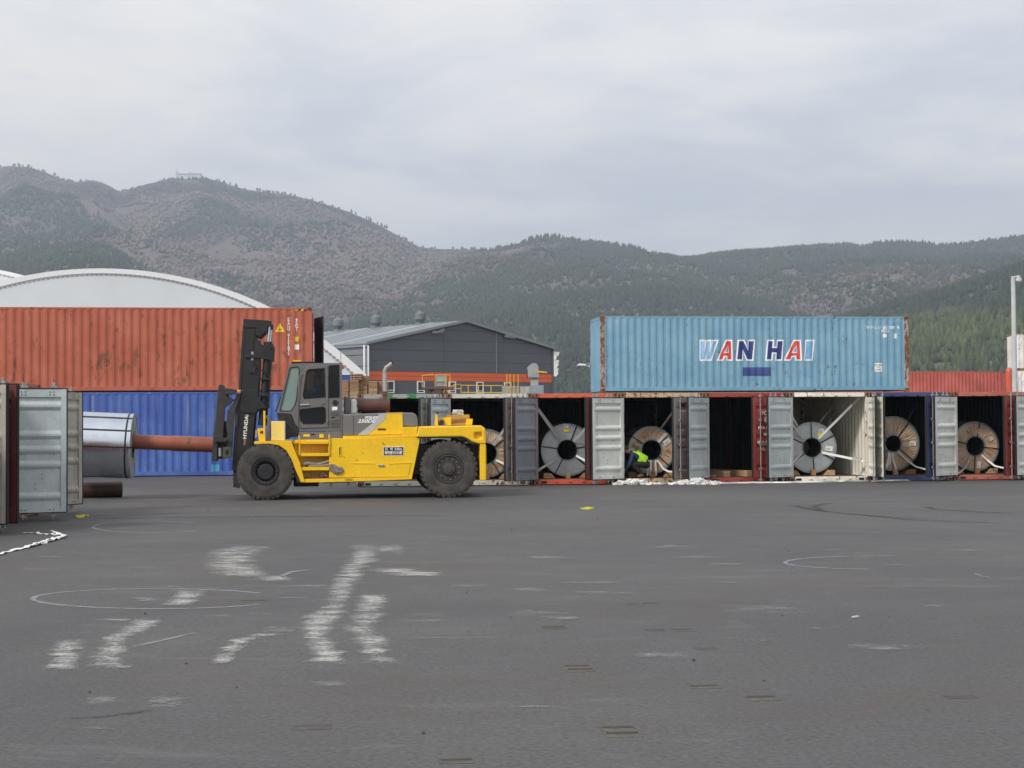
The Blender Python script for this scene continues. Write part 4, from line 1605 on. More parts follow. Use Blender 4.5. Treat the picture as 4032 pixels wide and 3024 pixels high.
LZ0, LZ1 = wz(1200 + 340 * .633), wz(1200 + 225 * .633)
LH = LZ1 - LZ0
for ch, u0, u1, m in (('W', 735, 838, L_SKY), ('A', 860, 942, L_RED), ('N', 980, 1075, L_BLUE), ('H', 1170, 1262, L_BLUE), ('A', 1292, 1390, L_RED), ('I', 1420, 1462, L_SKY)):
    pts = LET[ch]
    xs = [a for a, b in pts]
    a0, a1 = wy(2300 + u0 * .633), wy(2300 + u1 * .633)
    k = (a1 - a0) / (max(xs) - min(xs))
    shp = lambda q: [(a0 + (x - min(xs)) * k + (y - .3) * SH * LH * .5, y * LH) for x, y in q]
    P2 = shp(pts)
    decal_on_wall('lettering', rect_mesh(0, 0, fat_poly(P2, .055)), L_OUT, wh, wbr, 0, LZ0, lift=.004)
    decal_on_wall('lettering', rect_mesh(0, 0, P2), m, wh, wbr, 0, LZ0, lift=.007)
    if ch == 'A':
        hp = shp(HOLE_A)
        decal_on_wall('lettering', rect_mesh(0, 0, fat_poly(hp, .035)), L_OUT, wh, wbr, 0, LZ0, lift=.009)
        decal_on_wall('lettering', rect_mesh(0, 0, hp), P['skyblue'], wh, wbr, 0, LZ0, lift=.011)
zz = lambda y: wz(1200 + y * .633)
yy = lambda x: wy(2300 + x * .633)
decal_on_wall('painted_patch', rect_mesh(yy(1194) - yy(1012), zz(390) - zz(445)), paint('navy overpaint', (.03, .055, .20), .1, .3), wh, wbr, yy(1103), (zz(390) + zz(445)) / 2)
decal_on_wall('lettering', text_mesh('W H L U  601508  4', .16, offset=.003), M['white'], wh, wbr, yy(1925), zz(138))
decal_on_wall('lettering', text_mesh('45G1', .16, offset=.003), M['white'], wh, wbr, yy(1946), zz(160))
for a, b, w_, h_ in ((1941, 190, .13, .14), (2010, 192, .13, .19), (1896, 392, .31, .33)):
    decal_on_wall('label', rect_mesh(w_, h_), M['white'], wh, wbr, yy(a), zz(b))
for t, b in (('CAUTION', 378), ("9'6\"", 392), ('HIGH', 407)):
    decal_on_wall('lettering', text_mesh(t, .075, offset=.002), M['black'], wh, wbr, yy(1896), zz(b), lift=.007)
ghost = paint('old letter marks', (.12, .28, .46), .6, .2, rustcol=(.17, .37, .54))
for k, a in enumerate((1310, 1352, 1400, 1443, 1490)):
    decal_on_wall('lettering', text_mesh('LINES'[k], .42, offset=.004), ghost, wh, wbr, yy(a), zz(432), lift=.005)

# ------------------------------------------------------------------ orange container stacked on a blue one
OY = 53.3
op = at_depth(1231, 1882, OY)
oorg = Vector((op.x, op.y, 0)) - E1 * 12.192 + E2 * CW
bl, bbr = container('scuffed blue long container on the ground under the orange one', oorg, YAW - R(90), 12.192, 2.896, P['blue'],
                    open_end=False, end_doors=None)
og, obr = container('weathered orange long container stacked on the blue one', oorg, YAW - R(90), 12.192, 2.896, P['orange'],
                    open_end=False, z=2.915)
for c_, pm in ((bl, P['blue']), (og, P['orange'])):
    # doors are at the right-hand end (y = L): dark leaf standing in the opening
    if c_ is bl:
        MB().box(.1302, CW / 2 - .01, 12.192 - .008, 12.192 + .04, .165, 2.72).build('door_leaf', pm, c_)
    d = MB()
    d.box(CW / 2 + .01, CW - .1302, 12.192 - .008, 12.192 + .04, .165, 2.72)
    for z in (.5, 1.1, 1.7, 2.3):
        d.box(CW / 2 + .06, CW - .16, 12.192 + .0402, 12.192 + .05, z, z + .05)
    d.build('door_leaf', pm, c_)
lf = MB().box(0, 1.13, -.05, 0, 0, 2.5)
for z in (.3, 1.0, 1.6, 2.2):
    lf.box(.06, 1.07, .0002, .012, z, z + .04)
lf = lf.build('door_leaf', P['enddark'], og)
lf.location = (.135, 12.30, .17)
lf.rotation_euler = (0, 0, R(15))

SO = OY / F


def oy2(x):    # zoom x -> local y on the orange wall
    return 12.192 - (1231 - x * .5877) * SO


def oz2(y):
    return (1000 + 935 * .5877 - (1000 + y * .5877)) * SO


YEL = plain('yellow sticker', (.75, .48, .02), .5)
decal_on_wall('warning_triangle', rect_mesh(0, 0, [(-.17, -.14), (.17, -.14), (0, .17)]), YEL, og, obr, oy2(1881), oz2(512))
decal_on_wall('warning_triangle', rect_mesh(.10, .03), M['black'], og, obr, oy2(1881), oz2(522), lift=.007)
for k, ch in enumerate('ESCU 912187'):
    if ch != ' ':
        decal_on_wall('lettering', text_mesh(ch, .15, offset=.004), M['white'], og, obr, oy2(1937), oz2(455 + k * 21.5))
decal_on_wall('lettering', text_mesh('3', .11, offset=.003), M['white'], og, obr, oy2(1937), oz2(690))
for k, ch in enumerate('45G1'):
    decal_on_wall('lettering', text_mesh(ch, .16, offset=.004), M['white'], og, obr, oy2(1990), oz2(458 + k * 22))
decal_on_wall('label', rect_mesh(.13, .16), YEL, og, obr, oy2(1992), oz2(587))
decal_on_wall('label', rect_mesh(.15, .18), M['white'], og, obr, oy2(1992), oz2(641))
for k in range(4):
    decal_on_wall('hazard_stripe', rect_mesh(0, 0, [(0, 0), (.10, 0), (.15, .07), (.05, .07)]), YEL if k % 2 == 0 else M['black'], og, obr, oy2(1978) + k * .1, oz2(398))
decal_on_wall('repair_patch', rect_mesh(.28, .26), plain('turquoise patch', (.06, .27, .40), .6), bl, bbr, oy2(1452), .26)

# ------------------------------------------------------------------ left row: doors facing the truck
LYAW = R(.6)
F1 = Vector((math.cos(LYAW), math.sin(LYAW), 0))
F2 = Vector((-math.sin(LYAW), math.cos(LYAW), 0))
LR0 = Vector((-9.36, 25.75, 0))
LRZ = LYAW + R(90)
LRS = [('cream-lined container nearest the loose white strap', LR0 - F2 * 2.438, P['maroon'], P['cream_in']),
       ('dark red container with a grey blue door leaf swung wide open', LR0 + F2 * .03, P['darkred'], P['dark_in']),
       ('container whose half-open cream door leaf stands beside the carried coil', LR0 + F2 * (.03 + 2.468), P['brownred'], P['dark_in'])]
LRC = []
for lab, o_, pm, inn in LRS:
    c_, _ = container(lab, o_, LRZ, 6.058, 2.591, pm, inner=inn, group='containers with doors facing the truck')
    LRC.append((c_, o_))
th = door_angle_for(LRC[0][1], LRZ, 'right', 36, 55, 90)
add_door(LRC[0][0], 'right', th, P['maroon'], P['left_dirty'])
th2 = door_angle_for(LRC[1][1], LRZ, 'left', 67, 85, 130)
add_door(LRC[1][0], 'left', th2, P['darkred'], P['darkred'])
th = door_angle_for(LRC[1][1], LRZ, 'right', 264, 90, 125)
add_door(LRC[1][0], 'right', th, P['darkred'], P['leftdoor'])
add_door(LRC[2][0], 'left', R(57), P['brownred'], P['dark_in'])
th = door_angle_for(LRC[2][1], LRZ, 'right', 318, 120, 178)
add_door(LRC[2][0], 'right', th, P['brownred'], P['left_dirty'])
# ------------------------------------------------------------------ steel coils
def coil_face_mat(kind):
    if kind == 'paper':
        m, nt, bs = new_mat('brown wrapping paper')
        c = obj_coord(nt)
        n = noise(nt, c, 3.0, 5.0, 0.6)
        col = mixc(nt, maprange(nt, n, .3, .7), (.46, .31, .205), (.62, .46, .33))
        nt.links.new(col, bs.inputs['Base Color'])
        bs.inputs['Roughness'].default_value = .38
        bump(nt, bs, noise(nt, c, 11.0, 5.0, .6), .5, .02)
        return m
    m, nt, bs = new_mat('zinc steel sheet')
    c = obj_coord(nt)
    n = noise(nt, c, 4.0, 5.0, .6)
    nt.links.new(mixc(nt, maprange(nt, n, .3, .7), (.34, .38, .39), (.43, .47, .48)), bs.inputs['Base Color'])
    bs.inputs['Metallic'].default_value = .35
    bs.inputs['Roughness'].default_value = .48
    return m


M['paper'] = coil_face_mat('paper')
M['zinc'] = coil_face_mat('zinc')
M['zincdark'] = plain('dull steel edge', (.30, .33, .33), .45, .5, .15, 5)
M['band'] = plain('black band', (.01, .01, .011), .4)
M['bore'] = plain('bore inside', (.035, .03, .028), .6, .2, .4, 3)
M['yellowtag'] = plain('yellow tag', (.78, .55, .02), .5)
M['coilskin'] = plain('bright zinc skin', (.55, .60, .66), .24, 1.0, .04, 2, .0)


def coil(label, centre, rz, Ro, Ri, length, kind, bands, tagsp=(), seed=1, tilt=0.0, parts_tilt=None, face2=False):
    """coil with its axis along local y; the face towards -y; centre = centre of that face"""
    rnd = random.Random(seed)
    root = empty('steel_coil', centre, rz)
    if tilt:
        root.rotation_euler = (tilt, 0, rz)
    tag(root, label, 'steel coil')
    n = 64
    sk = MB().lathe([(Ro, .012), (Ro, length - .012)], (0, 0, 0), (0, 1, 0), n)
    sk.build('outer_wrap', M['coilskin'] if face2 else M['zincdark'], root, recalc=False)
    MB().lathe([(Ri, 0.01), (Ri, length)], (0, 0, 0), (0, 1, 0), 40).build('bore', M['bore'], root, recalc=False)
    for y, sg in ((0.0, 1), (length, -1)):
        MB().lathe([(Ro, .012 * sg), (Ro + .006, .0), (Ro + .006, -.006 * sg), (Ro - .055, -.006 * sg), (Ro - .055, .004 * sg)], (0, y, 0), (0, 1, 0), n).build('outer_edge_ring', M['zincdark'], root, recalc=False)
        MB().lathe([(Ri + .05, .004 * sg), (Ri + .05, -.006 * sg), (Ri, -.006 * sg), (Ri, .05 * sg)], (0, y, 0), (0, 1, 0), 40).build('inner_edge_ring', M['zincdark'], root, recalc=False)
        mb = MB()
        na, nr = (180, 5) if (kind == 'paper' and y == 0) else (64, 2)
        fold = [rnd.uniform(-1, 1) for _ in range(na)]
        if kind == 'paper':
            for k in range(26):
                c0 = rnd.randrange(na)
                fold[c0] = 2.3
                fold[(c0 + 1) % na] = -1.6
        vs, fs = [], []
        for a in range(na):
            t = 2 * math.pi * a / na
            for r in range(nr):
                rr = (Ri + .048) + (Ro - .053 - Ri - .048) * r / (nr - 1)
                d = 0.0
                if kind == 'paper':
                    w = math.sin(math.pi * min(1, max(0, r / (nr - 1)))) * .8 + .25
                    d = -.011 * fold[(a + (r * 1 if r > 2 else 0)) % na] * w
                vs.append((rr * math.cos(t), y + (d + .0) * sg, rr * math.sin(t)))
        for a in range(na):
            for r in range(nr - 1):
                b = (a + 1) % na
                fs.append((a * nr + r, a * nr + r + 1, b * nr + r + 1, b * nr + r))
        mb.add(vs, fs, kind == 'zinc')
        mb.build('end_face', M['paper' if kind == 'paper' else 'zinc'], root, recalc=False)
    for ang in bands:
        t = R(ang)
        d = Vector((math.cos(t), 0, math.sin(t)))
        mb = MB()
        path = [d * (Ri - .004) + Vector((0, .25, 0)), d * (Ri - .004) + Vector((0, -.014, 0)), d * (Ro + .012) + Vector((0, -.014, 0)), d * (Ro + .012) + Vector((0, length * .98, 0))]
        mb.ribbon(path, .034, .003, side=Vector((-math.sin(t), 0, math.cos(t))))
        mb.build('band', M['band'], root)
    for (dx, dz, w, h, mat, rot) in tagsp:
        mb = MB().box(-w / 2, w / 2, -.003, .0, -h / 2, h / 2)
        o = mb.build('label_sheet', M[mat], root)
        o.location = (dx, -.018, dz)
        o.rotation_euler = (0, R(rot), 0)
        if mat == 'white' and w > .08:
            m2 = MB()
            for k in range(3):
                m2.box(-w * .38, w * (.05 + .1 * k), -.0045, -.0032, -h * .32 + k * .022, -h * .32 + k * .022 + .008)
            m2.build('print_lines', M['black'], o)
    return root


def row_front_y(u, inset):
    """depth of the plane 'inset' metres behind the doorway line of the row, in direction u"""
    d = ray(u, 1765)
    o = ROW0 + E2 * inset
    # solve o + s*E1 = t*d in plan
    den = d[0] * E1.y - d[1] * E1.x
    t = (o.x * E1.y - o.y * E1.x) / den
    return t


COILS = [
    # i, u, v, Rpx, rpx, kind, bands, tags, inset, label
    (0, 1915, 1785, 95, 41, 'paper', (37, 165, -57, -120), ((.62, .02, .12, .09, 'white', 0),), .75, 'brown paper wrapped coil in the cream rust-spotted container, partly behind the truck'),
    (1, 2233.5, 1771.5, 103.5, 39.6, 'zinc', (68, 172, 10, -40, -118), ((-.02, .56, .16, .10, 'yellowtag', 0), (-.03, .68, .14, .09, 'white', 0), (.60, .22, .13, .15, 'white', 0)), .75, 'grey steel coil with five black bands in the orange red container'),
    (2, 2565.6, 1772, 93, 39, 'paper', (50, 145, -42, -150), ((.46, .24, .22, .15, 'white', -35),), .95, 'brown paper wrapped coil with white straps hanging behind the crouching worker'),
    (4, 3197, 1762.5, 100, 38, 'zinc', (92, 155, 28, -28, -85, -143), ((.26, .40, .16, .13, 'yellowtag', 0), (.29, .50, .14, .1, 'white', -15), (.52, -.03, .22, .14, 'white', 8)), .85, 'grey steel coil strapped to the corners of the old white container'),
    (5, 3517, 1746.5, 107, 32, 'paper', (52, 142, -40, -133), ((.60, .0, .20, .13, 'white', 4),), .85, 'brown paper wrapped coil in the navy blue container'),
    (6, 3840, 1757, 97, 37, 'paper', (78, 165, -7, -93), ((.10, -.55, .12, .2, 'white', 8), (.50, .22, .1, .1, 'white', 60)), .95, 'brown paper wrapped coil in the red brown container'),
]
CO = {}
for (i, u, v, Rp, rp, kind, bands, tg, inset, lab) in COILS:
    y = row_front_y(u, inset)
    c = at_depth(u, v, y)
    k = y / F
    Ro = Rp * k
    Ro = min(Ro, c.z - .19)
    CO[i] = (coil(lab, c, YAW, Ro, rp * k, 1.15, kind, bands, tg, seed=10 + i), c, Ro, rp * k)
    # cradle timbers
    lx = (c - ROWD[i][0]).dot(E1)
    for n_, (dx, w, dep, off, hh) in enumerate(((-.52, .34, 1.3, -.02, .15), (.52, .34, 1.3, -.02, .15), (0.0, .13, .12, -.16, .17))):
        mb = MB()
        if n_ < 2:
            s = 1 if dx > 0 else -1
            mb.prism([(dx - w / 2, 0), (dx + w / 2, 0), (dx + w / 2 - (0 if s > 0 else .0), hh), (dx - w / 2 + (.12 if s > 0 else 0), hh)] if s > 0 else
                     [(dx - w / 2, 0), (dx + w / 2, 0), (dx + w / 2 - .12, hh), (dx - w / 2, hh)], off, off + dep)
        else:
            mb.box(dx - w / 2, dx + w / 2, off, off + dep, 0, hh)
        o = mb.build('timber_block', M['timber'] if (i + n_) % 2 else M['timber_end'], None, .006)
        o.location = ROWD[i][0] + E1 * lx + E2 * inset + Vector((0, 0, .1605))
        o.rotation_euler = (0, 0, YAW)
        what = {0: 'cream rust-spotted', 1: 'orange red', 2: 'ochre-stained cream', 4: 'old white', 5: 'navy blue', 6: 'red brown'}[i]
        if n_ < 2:
            tag(o, 'sloping timber chock under the coil in the %s container' % what, 'timber', 'coil chocks in the %s container' % what)
        else:
            tag(o, 'small upright timber block before the coil in the %s container' % what, 'timber')


# straps that tie the coils: (container, points (u, v, inset), width, material, label)
def strap(label, pts, w=.05, mat='strap_grey', sag=0.0, group=None, ratchet=None):
    P3 = [at_depth(u, v, row_front_y(u, ins)) for u, v, ins in pts]
    if len(P3) == 2 and sag:
        a, b = P3
        P3 = [a.lerp(b, t / 8) - Vector((0, 0, sag * 4 * (t / 8) * (1 - t / 8))) for t in range(9)]
    mb = MB()
    d = (P3[-1] - P3[0]).normalized()
    side = d.cross(E2)
    mb.ribbon(P3, w, .004, side=side)
    root = mb.build('lashing_strap', M[mat])
    tag(root, label, 'strap', group)
    if ratchet is not None:
        p = P3[0].lerp(P3[-1], ratchet)
        r = MB()
        r.beam(p - d * .12, p + d * .12, .085, .05, up=E2)
        r.beam(p - d * .02 + Vector((0, 0, .03)), p + d * .16 + Vector((0, 0, .05)), .06, .03, up=E2)
        r.build('ratchet_buckle', M['galv'], root)
    return root


z4 = lambda x, y: (1800 + x / 3.16, 1500 + y / 3.16)
z5 = lambda x, y: (2400 + x / 2.765, 1500 + y / 2.765)
z6 = lambda x, y: (3100 + x / 2.373, 1500 + y / 2.373)
G_ = 'lashing straps on the coil in the %s container'
strap('grey lashing strap up to the right in the cream rust-spotted container', [(*z4(450, 800), .70), (*z4(615, 560), .25)], .075, 'strap')
strap('white strap end sloping down beside the forklift counterweight', [(*z4(480, 985), .72), (*z4(610, 1040), .3)], .06, 'strap')
for a, b in (((1280, 745), (985, 330)), ((1200, 600), (1000, 335))):
    strap('grey lashing strap up to the left in the orange red container', [(*z4(*a), .71), (*z4(*b), .25)], .06, group=G_ % 'orange red')
strap('pale lashing strap up to the right in the orange red container', [(*z4(1450, 755), .71), (*z4(1610, 575), .25)], .075, 'strap')
strap('lashing strap with buckle down to the left in the orange red container', [(*z4(1255, 960), .71), (*z4(985, 1125), .22)], .06, ratchet=.93)
strap('white strap down to the right in the orange red container', [(*z4(1480, 930), .71), (*z4(1610, 1000), .3)], .06, 'strap')
strap('grey lashing strap up to the right of the coil behind the worker', [(*z5(560, 515), 1.1), (*z5(690, 335), .4)], .06)
strap('white strap across the paper coil behind the worker', [(*z5(530, 665), .90), (*z5(620, 570), .90)], .085, 'strap')
for k, (x0, x1) in enumerate(((425, 410), (450, 445), (500, 505))):
    strap('white strap hanging from the bore of the coil behind the worker', [(*z5(x0 + 5, 862), .90), (*z5(x0, 880), .86), (*z5((x0 + x1) / 2, 960), .84), (*z5(x1, 1035), .82)], .055, 'strap', group='straps hanging from the bore behind the worker')
strap('white strap slanting from the bore to the timber behind the worker', [(*z5(515, 862), .90), (*z5(545, 895), .87), (*z5(585, 955), .8), (*z5(640, 985), .7), (*z5(705, 990), .4)], .055, 'strap')
for a, b in (((155, 545), (-20, 310)), ((95, 420), (-15, 225))):
    strap('grey lashing strap up to the left in the old white container', [(*z6(*a), .80), (*z6(*b), .25)], .06, group=G_ % 'old white')
strap('pale lashing strap with buckle up to the right in the old white container', [(*z6(290, 540), .80), (*z6(672, 158), .30)], .07, 'strap', ratchet=.9)
strap('white strap with buckle running level to the right in the old white container', [(*z6(320, 668), .80), (*z6(712, 748), .16)], .07, 'strap', ratchet=.83)
for a, b in (((300, 388), (470, 190)), ((382, 430), (455, 250))):
    strap('thin dim strap rising behind the coil in the old white container', [(*z6(*a), 1.9), (*z6(*b), 3.2)], .05, group='dim straps behind the coil in the old white container')
strap('strap end down to the left of the coil in the old white container', [(*z6(125, 690), .80), (*z6(10, 805), .25)], .06)
for k, pts in enumerate((((950, 672), (940, 760), (912, 810), (850, 835)), ((985, 672), (990, 740), (1010, 800), (1030, 870)), ((965, 672), (960, 760), (900, 840), (880, 870)))):
    strap('white strap hanging from the bore in the navy blue container', [(*z6(a, b), .78 - .03 * q) for q, (a, b) in enumerate(pts)], .055, 'strap', group='straps hanging in the navy blue container')
strap('white strap trailing to the right in the navy blue container', [(*z6(1035, 660), .78), (*z6(1110, 735), .74), (*z6(1200, 800), .6), (*z6(1300, 828), .3)], .05, 'strap')
strap('thin strap rising to the right in the navy blue container', [(*z6(1125, 360), 1.9), (*z6(1215, 215), 3.0)], .04)
strap('white strap trailing to the right in the red brown container', [(*z6(1815, 690), .88), (*z6(1870, 740), .84), (*z6(1940, 795), .6), (*z6(2035, 815), .3)], .055, 'strap')
strap('grey strap run from the red brown coil over the sill to the ground', [(*z6(1715, 700), .88), (*z6(1680, 790), .8), (*z6(1620, 850), .3), (*z6(1540, 890), -.06), (*z6(1430, 918), -.10)], .055, 'strap_grey')
strap('grey strap curling down beside the left door of the red brown container', [(*z6(1558, 680), .4), (*z6(1570, 740), .45), (*z6(1610, 790), .6), (*z6(1650, 812), .8)], .05)

# timbers in the empty container
zt = M['timber']
for k, (ua, ub, v0, v1, ins0, ins1) in enumerate((((1040), (1290), 955, 1030, .5, .45), ((1290), (1535), 950, 1030, .7, .6))):
    a = at_depth(*z5(ua, v1), row_front_y(z5(ua, v1)[0], ins0))
    b = at_depth(*z5(ub, v1), row_front_y(z5(ub, v1)[0], ins1))
    a.z = b.z = .1605
    mb = MB()
    d = (b - a).normalized()
    pr = Vector((-d.y, d.x, 0))
    # long beam running back into the container, its sawn end towards the doorway
    e = b - a
    mb.beam(b + Vector((0, 0, .085)) - d * .02, b - d * (.05) + E2 * 2.2 - E1 * .85 + Vector((0, 0, .085)), .22, .17)
    o = mb.build('timber_beam', M['timber'], None, .006)
    tag(o, 'long timber beam lying on the floor of the empty brown red container', 'timber', 'beams in the empty container')
mb = MB()
c0 = at_depth(*z5(1060, 1020), row_front_y(z5(1060, 1020)[0], .25))
c0.z = .165
rnd = random.Random(3)
for k in range(9):
    p = c0 + E1 * (.04 + .025 * k) + Vector((0, 0, .02))
    mb.lathe([(.03, -.008), (.045, 0), (.03, .008)], p, (rnd.uniform(-1, 1), rnd.uniform(-1, 1), .3), 10)
mb.ribbon([c0 + Vector((-.05, 0, 0)), c0 + Vector((-.04, 0, .12)), c0 + Vector((.0, .02, .13)), c0 + Vector((.02, .02, .01))], .05, .006, side=E2)
tag(mb.build('chain_heap', M['galv']), 'small heap of chain and webbing on the empty container floor', 'chain')

# white webbing heaps on the asphalt
def webbing_heap(label, u0, u1, v, h, seed, nloop):
    rnd = random.Random(seed)
    a, b = at_ground(u0, v), at_ground(u1, v)
    mb = MB()
    ex = (b - a)
    L = ex.length
    ex.normalize()
    for k in range(nloop):
        t = min(1, max(0, rnd.gauss(.5, .23)))
        c = a.lerp(b, t)
        hh = h * max(.10, 1 - abs(t - .5) * 1.7)
        ang = rnd.uniform(0, math.pi)
        rx = rnd.uniform(.08, .20)
        path, sides = [], []
        n = 11
        ph = rnd.uniform(0, 6)
        zc = .02 + rnd.uniform(0, 1) * hh * .75
        for q in range(n):
            s = 2 * math.pi * q / (n - 1) * rnd.choice((.8, .8, .95))
            x = rx * math.cos(s + ph)
            y_ = rx * .55 * math.sin(s + ph)
            path.append(c + ex * (x * math.cos(ang) - y_ * math.sin(ang)) + Vector((-ex.y, ex.x, 0)) * (x * math.sin(ang) + y_ * math.cos(ang)) * .8 +
                        Vector((0, 0, max(.015, zc + rnd.uniform(-.035, .035)))))
            sides.append(Vector((rnd.uniform(-.4, .4), rnd.uniform(-.4, .4), 1 if rnd.random() < .6 else .2)))
        mb.ribbon(path, .055, .004, side=sides)
    o = mb.build('webbing_heap', M['strap'])
    return tag(o, label, 'strap heap')


webbing_heap('heap of loose white webbing on the ground before the crouching worker', 2425, 2555, 1909, .19, 5, 60)
webbing_heap('heap of loose white webbing on the ground before the brown red container', 2655, 2825, 1908, .18, 9, 64)


def ground_strap(label, pts, w=.05, lift=.006, mat='strap', wob=.0, seed=1, on_edge=False):
    rnd = random.Random(seed)
    P3 = [at_ground(u, v) for u, v in pts]
    fine = []
    for a, b in zip(P3[:-1], P3[1:]):
        for q in range(5):
            p = a.lerp(b, q / 5)
            fine.append(p + Vector((rnd.uniform(-wob, wob), rnd.uniform(-wob, wob), lift + abs(rnd.gauss(0, wob * .6)))))
    fine.append(P3[-1] + Vector((0, 0, lift)))
    if on_edge:
        fine = [p + Vector((0, 0, w * .42)) for p in fine]
        mb = MB().ribbon(fine, w, .004, side=[Vector((rnd.uniform(-.3, .3), rnd.uniform(-.6, .6), 1)) for _ in fine])
        return tag(mb.build('webbing_strap', M[mat]), label, 'strap')
    mb = MB()
    mb.ribbon(fine, w, .004, side=[Vector((0, 0, 1)).cross((P3[-1] - P3[0]).normalized()) + Vector((0, 0, rnd.uniform(-wob, wob) * 14)) for _ in fine])
    return tag(mb.build('webbing_strap', M[mat]), label, 'strap')


ground_strap('flat white strap lying between the two webbing heaps', [(2540, 1907), (2600, 1908), (2660, 1905)], .05, wob=.006, on_edge=True)
ground_strap('long white strap lying along the foot of the brown red and old white containers', [(2800, 1906), (2960, 1904), (3120, 1903), (3280, 1899), (3420, 1896)], .045, wob=.008, seed=4, on_edge=True)
ground_strap('white strap lying before the navy blue container', [(3430, 1898), (3560, 1894), (3650, 1892), (3720, 1888)], .045, wob=.006, seed=6, on_edge=True)
zl = lambda x, y: (x * .434, 1480 + y * .434)
ground_strap('loose white strap crumpled on the asphalt by the cream-lined container', [zl(-60, 1640), zl(60, 1605), zl(180, 1578), zl(290, 1550), zl(400, 1522), zl(500, 1490), zl(590, 1455), zl(520, 1432), zl(470, 1425)], .085, wob=.022, seed=8)
ground_strap('grey strap end with a fold lying beside the crumpled white strap', [zl(210, 1428), zl(330, 1432), zl(470, 1445), zl(600, 1450)], .06, wob=.012, seed=2, mat='strap_grey')
ground_strap('short white strap piece doubled over on the crumpled strap', [zl(280, 1560), zl(330, 1545), zl(390, 1520), zl(470, 1500), zl(595, 1470)], .05, lift=.03, wob=.02, seed=12)


def loop_on_ground(label, u, v, rx, ry, mat):
    c = at_ground(u, v)
    path = [c + Vector((rx * math.cos(t), ry * math.sin(t), .012)) for t in [2 * math.pi * k / 20 * .93 for k in range(21)]]
    mb = MB().ribbon(path, .025, .005, side=Vector((0, 0, 1)))
    return tag(mb.build('webbing_loop', mat), label, 'strap')


ygm = plain('yellow webbing', (.62, .55, .05), .8)
loop_on_ground('yellow webbing loop on the ground near the grey blue door leaf', 323, 2034, .10, .34, ygm)
yl = loop_on_ground('yellow webbing piece lying alone on the open asphalt', 2312, 2003, .13, .22, ygm)
# ------------------------------------------------------------------ people
def grow(name, joints, edges, mats, segmat, root, parent=None, sub=2):
    """one continuous skinned body from joints {key: (x, y, z, r)}; segmat maps an edge to a material slot"""
    me = bpy.data.meshes.new(name)
    keys = list(joints)
    idx = {k: i for i, k in enumerate(keys)}
    bm = bmesh.new()
    lay = bm.verts.layers.skin.verify()
    vs = [bm.verts.new(joints[k][:3]) for k in keys]
    for a, b in edges:
        bm.edges.new((vs[idx[a]], vs[idx[b]]))
    for k, v in zip(keys, vs):
        r = joints[k][3]
        v[lay].radius = (r, r) if not isinstance(r, tuple) else r
        v[lay].use_root = (k == root)
    bm.to_mesh(me)
    bm.free()
    o = obj(name + '_tmp', me)
    o.modifiers.new('skin', 'SKIN').use_smooth_shade = True
    s = o.modifiers.new('sub', 'SUBSURF')
    s.levels = s.render_levels = sub
    bpy.context.view_layer.update()
    out = bpy.data.meshes.new_from_object(o.evaluated_get(bpy.context.evaluated_depsgraph_get()))
    bpy.data.objects.remove(o)
    out.name = name
    out.materials.clear()
    for m in mats:
        out.materials.append(m)
    segs = [(Vector(joints[a][:3]), Vector(joints[b][:3]), segmat(a, b)) for a, b in edges]
    for p in out.polygons:
        c = p.center
        best = (9, 0)
        for a, b, mi in segs:
            d = b - a
            t = max(0, min(1, (c - a).dot(d) / max(d.length_squared, 1e-9)))
            e = (c - (a + d * t)).length
            if e < best[0]:
                best = (e, mi)
        p.material_index = best[1]
        p.use_smooth = True
    return obj(name, out, parent)


SKIN = plain('skin', (.36, .20, .14), .55, 0, .1)
NAVY = plain('navy work shirt', (.018, .030, .085), .9, 0, .25, 12, .3)
DARKPANT = plain('charcoal trousers', (.012, .013, .013), .9, 0, .3, 10, .3)
BOOT = plain('brown boots', (.13, .07, .045), .7, 0, .3, 10, .2)
CAPM = plain('dark cap', (.03, .03, .032), .85, 0, .2, 10, .2)
VEST = plain('lime high visibility cloth', (.36, .72, .02), .75, 0, .12, 10, .25)
REFL = plain('grey reflective tape', (.42, .46, .46), .4, 0, .1)


def fingers(J, E, hand, wrist, side, d, up, sp):
    """five bent fingers leaving the palm; thumb from its side"""
    d, up, sp = Vector(d).normalized(), Vector(up).normalized(), Vector(sp).normalized()
    h = Vector(J[hand][:3])
    for k, (off, ln) in enumerate(((-.028, .062), (-.010, .074), (.009, .070), (.027, .056))):
        a = h + d * .045 + sp * off
        b = a + d * ln * .55 - up * .004
        c = b + d * ln * .4 - up * ln * .35
        for q, (n_, p, r) in enumerate((('a', a, .010), ('b', b, .009), ('c', c, .008))):
            J[f'{hand}f{k}{n_}'] = (*p, r)
        E += [(hand, f'{hand}f{k}a'), (f'{hand}f{k}a', f'{hand}f{k}b'), (f'{hand}f{k}b', f'{hand}f{k}c')]
    a = h - sp * .036 + d * .005
    b = a - sp * .018 + d * .032
    J[f'{hand}t0'] = (*a, .011)
    J[f'{hand}t1'] = (*b, .0095)
    E += [(hand, f'{hand}t0'), (f'{hand}t0', f'{hand}t1')]


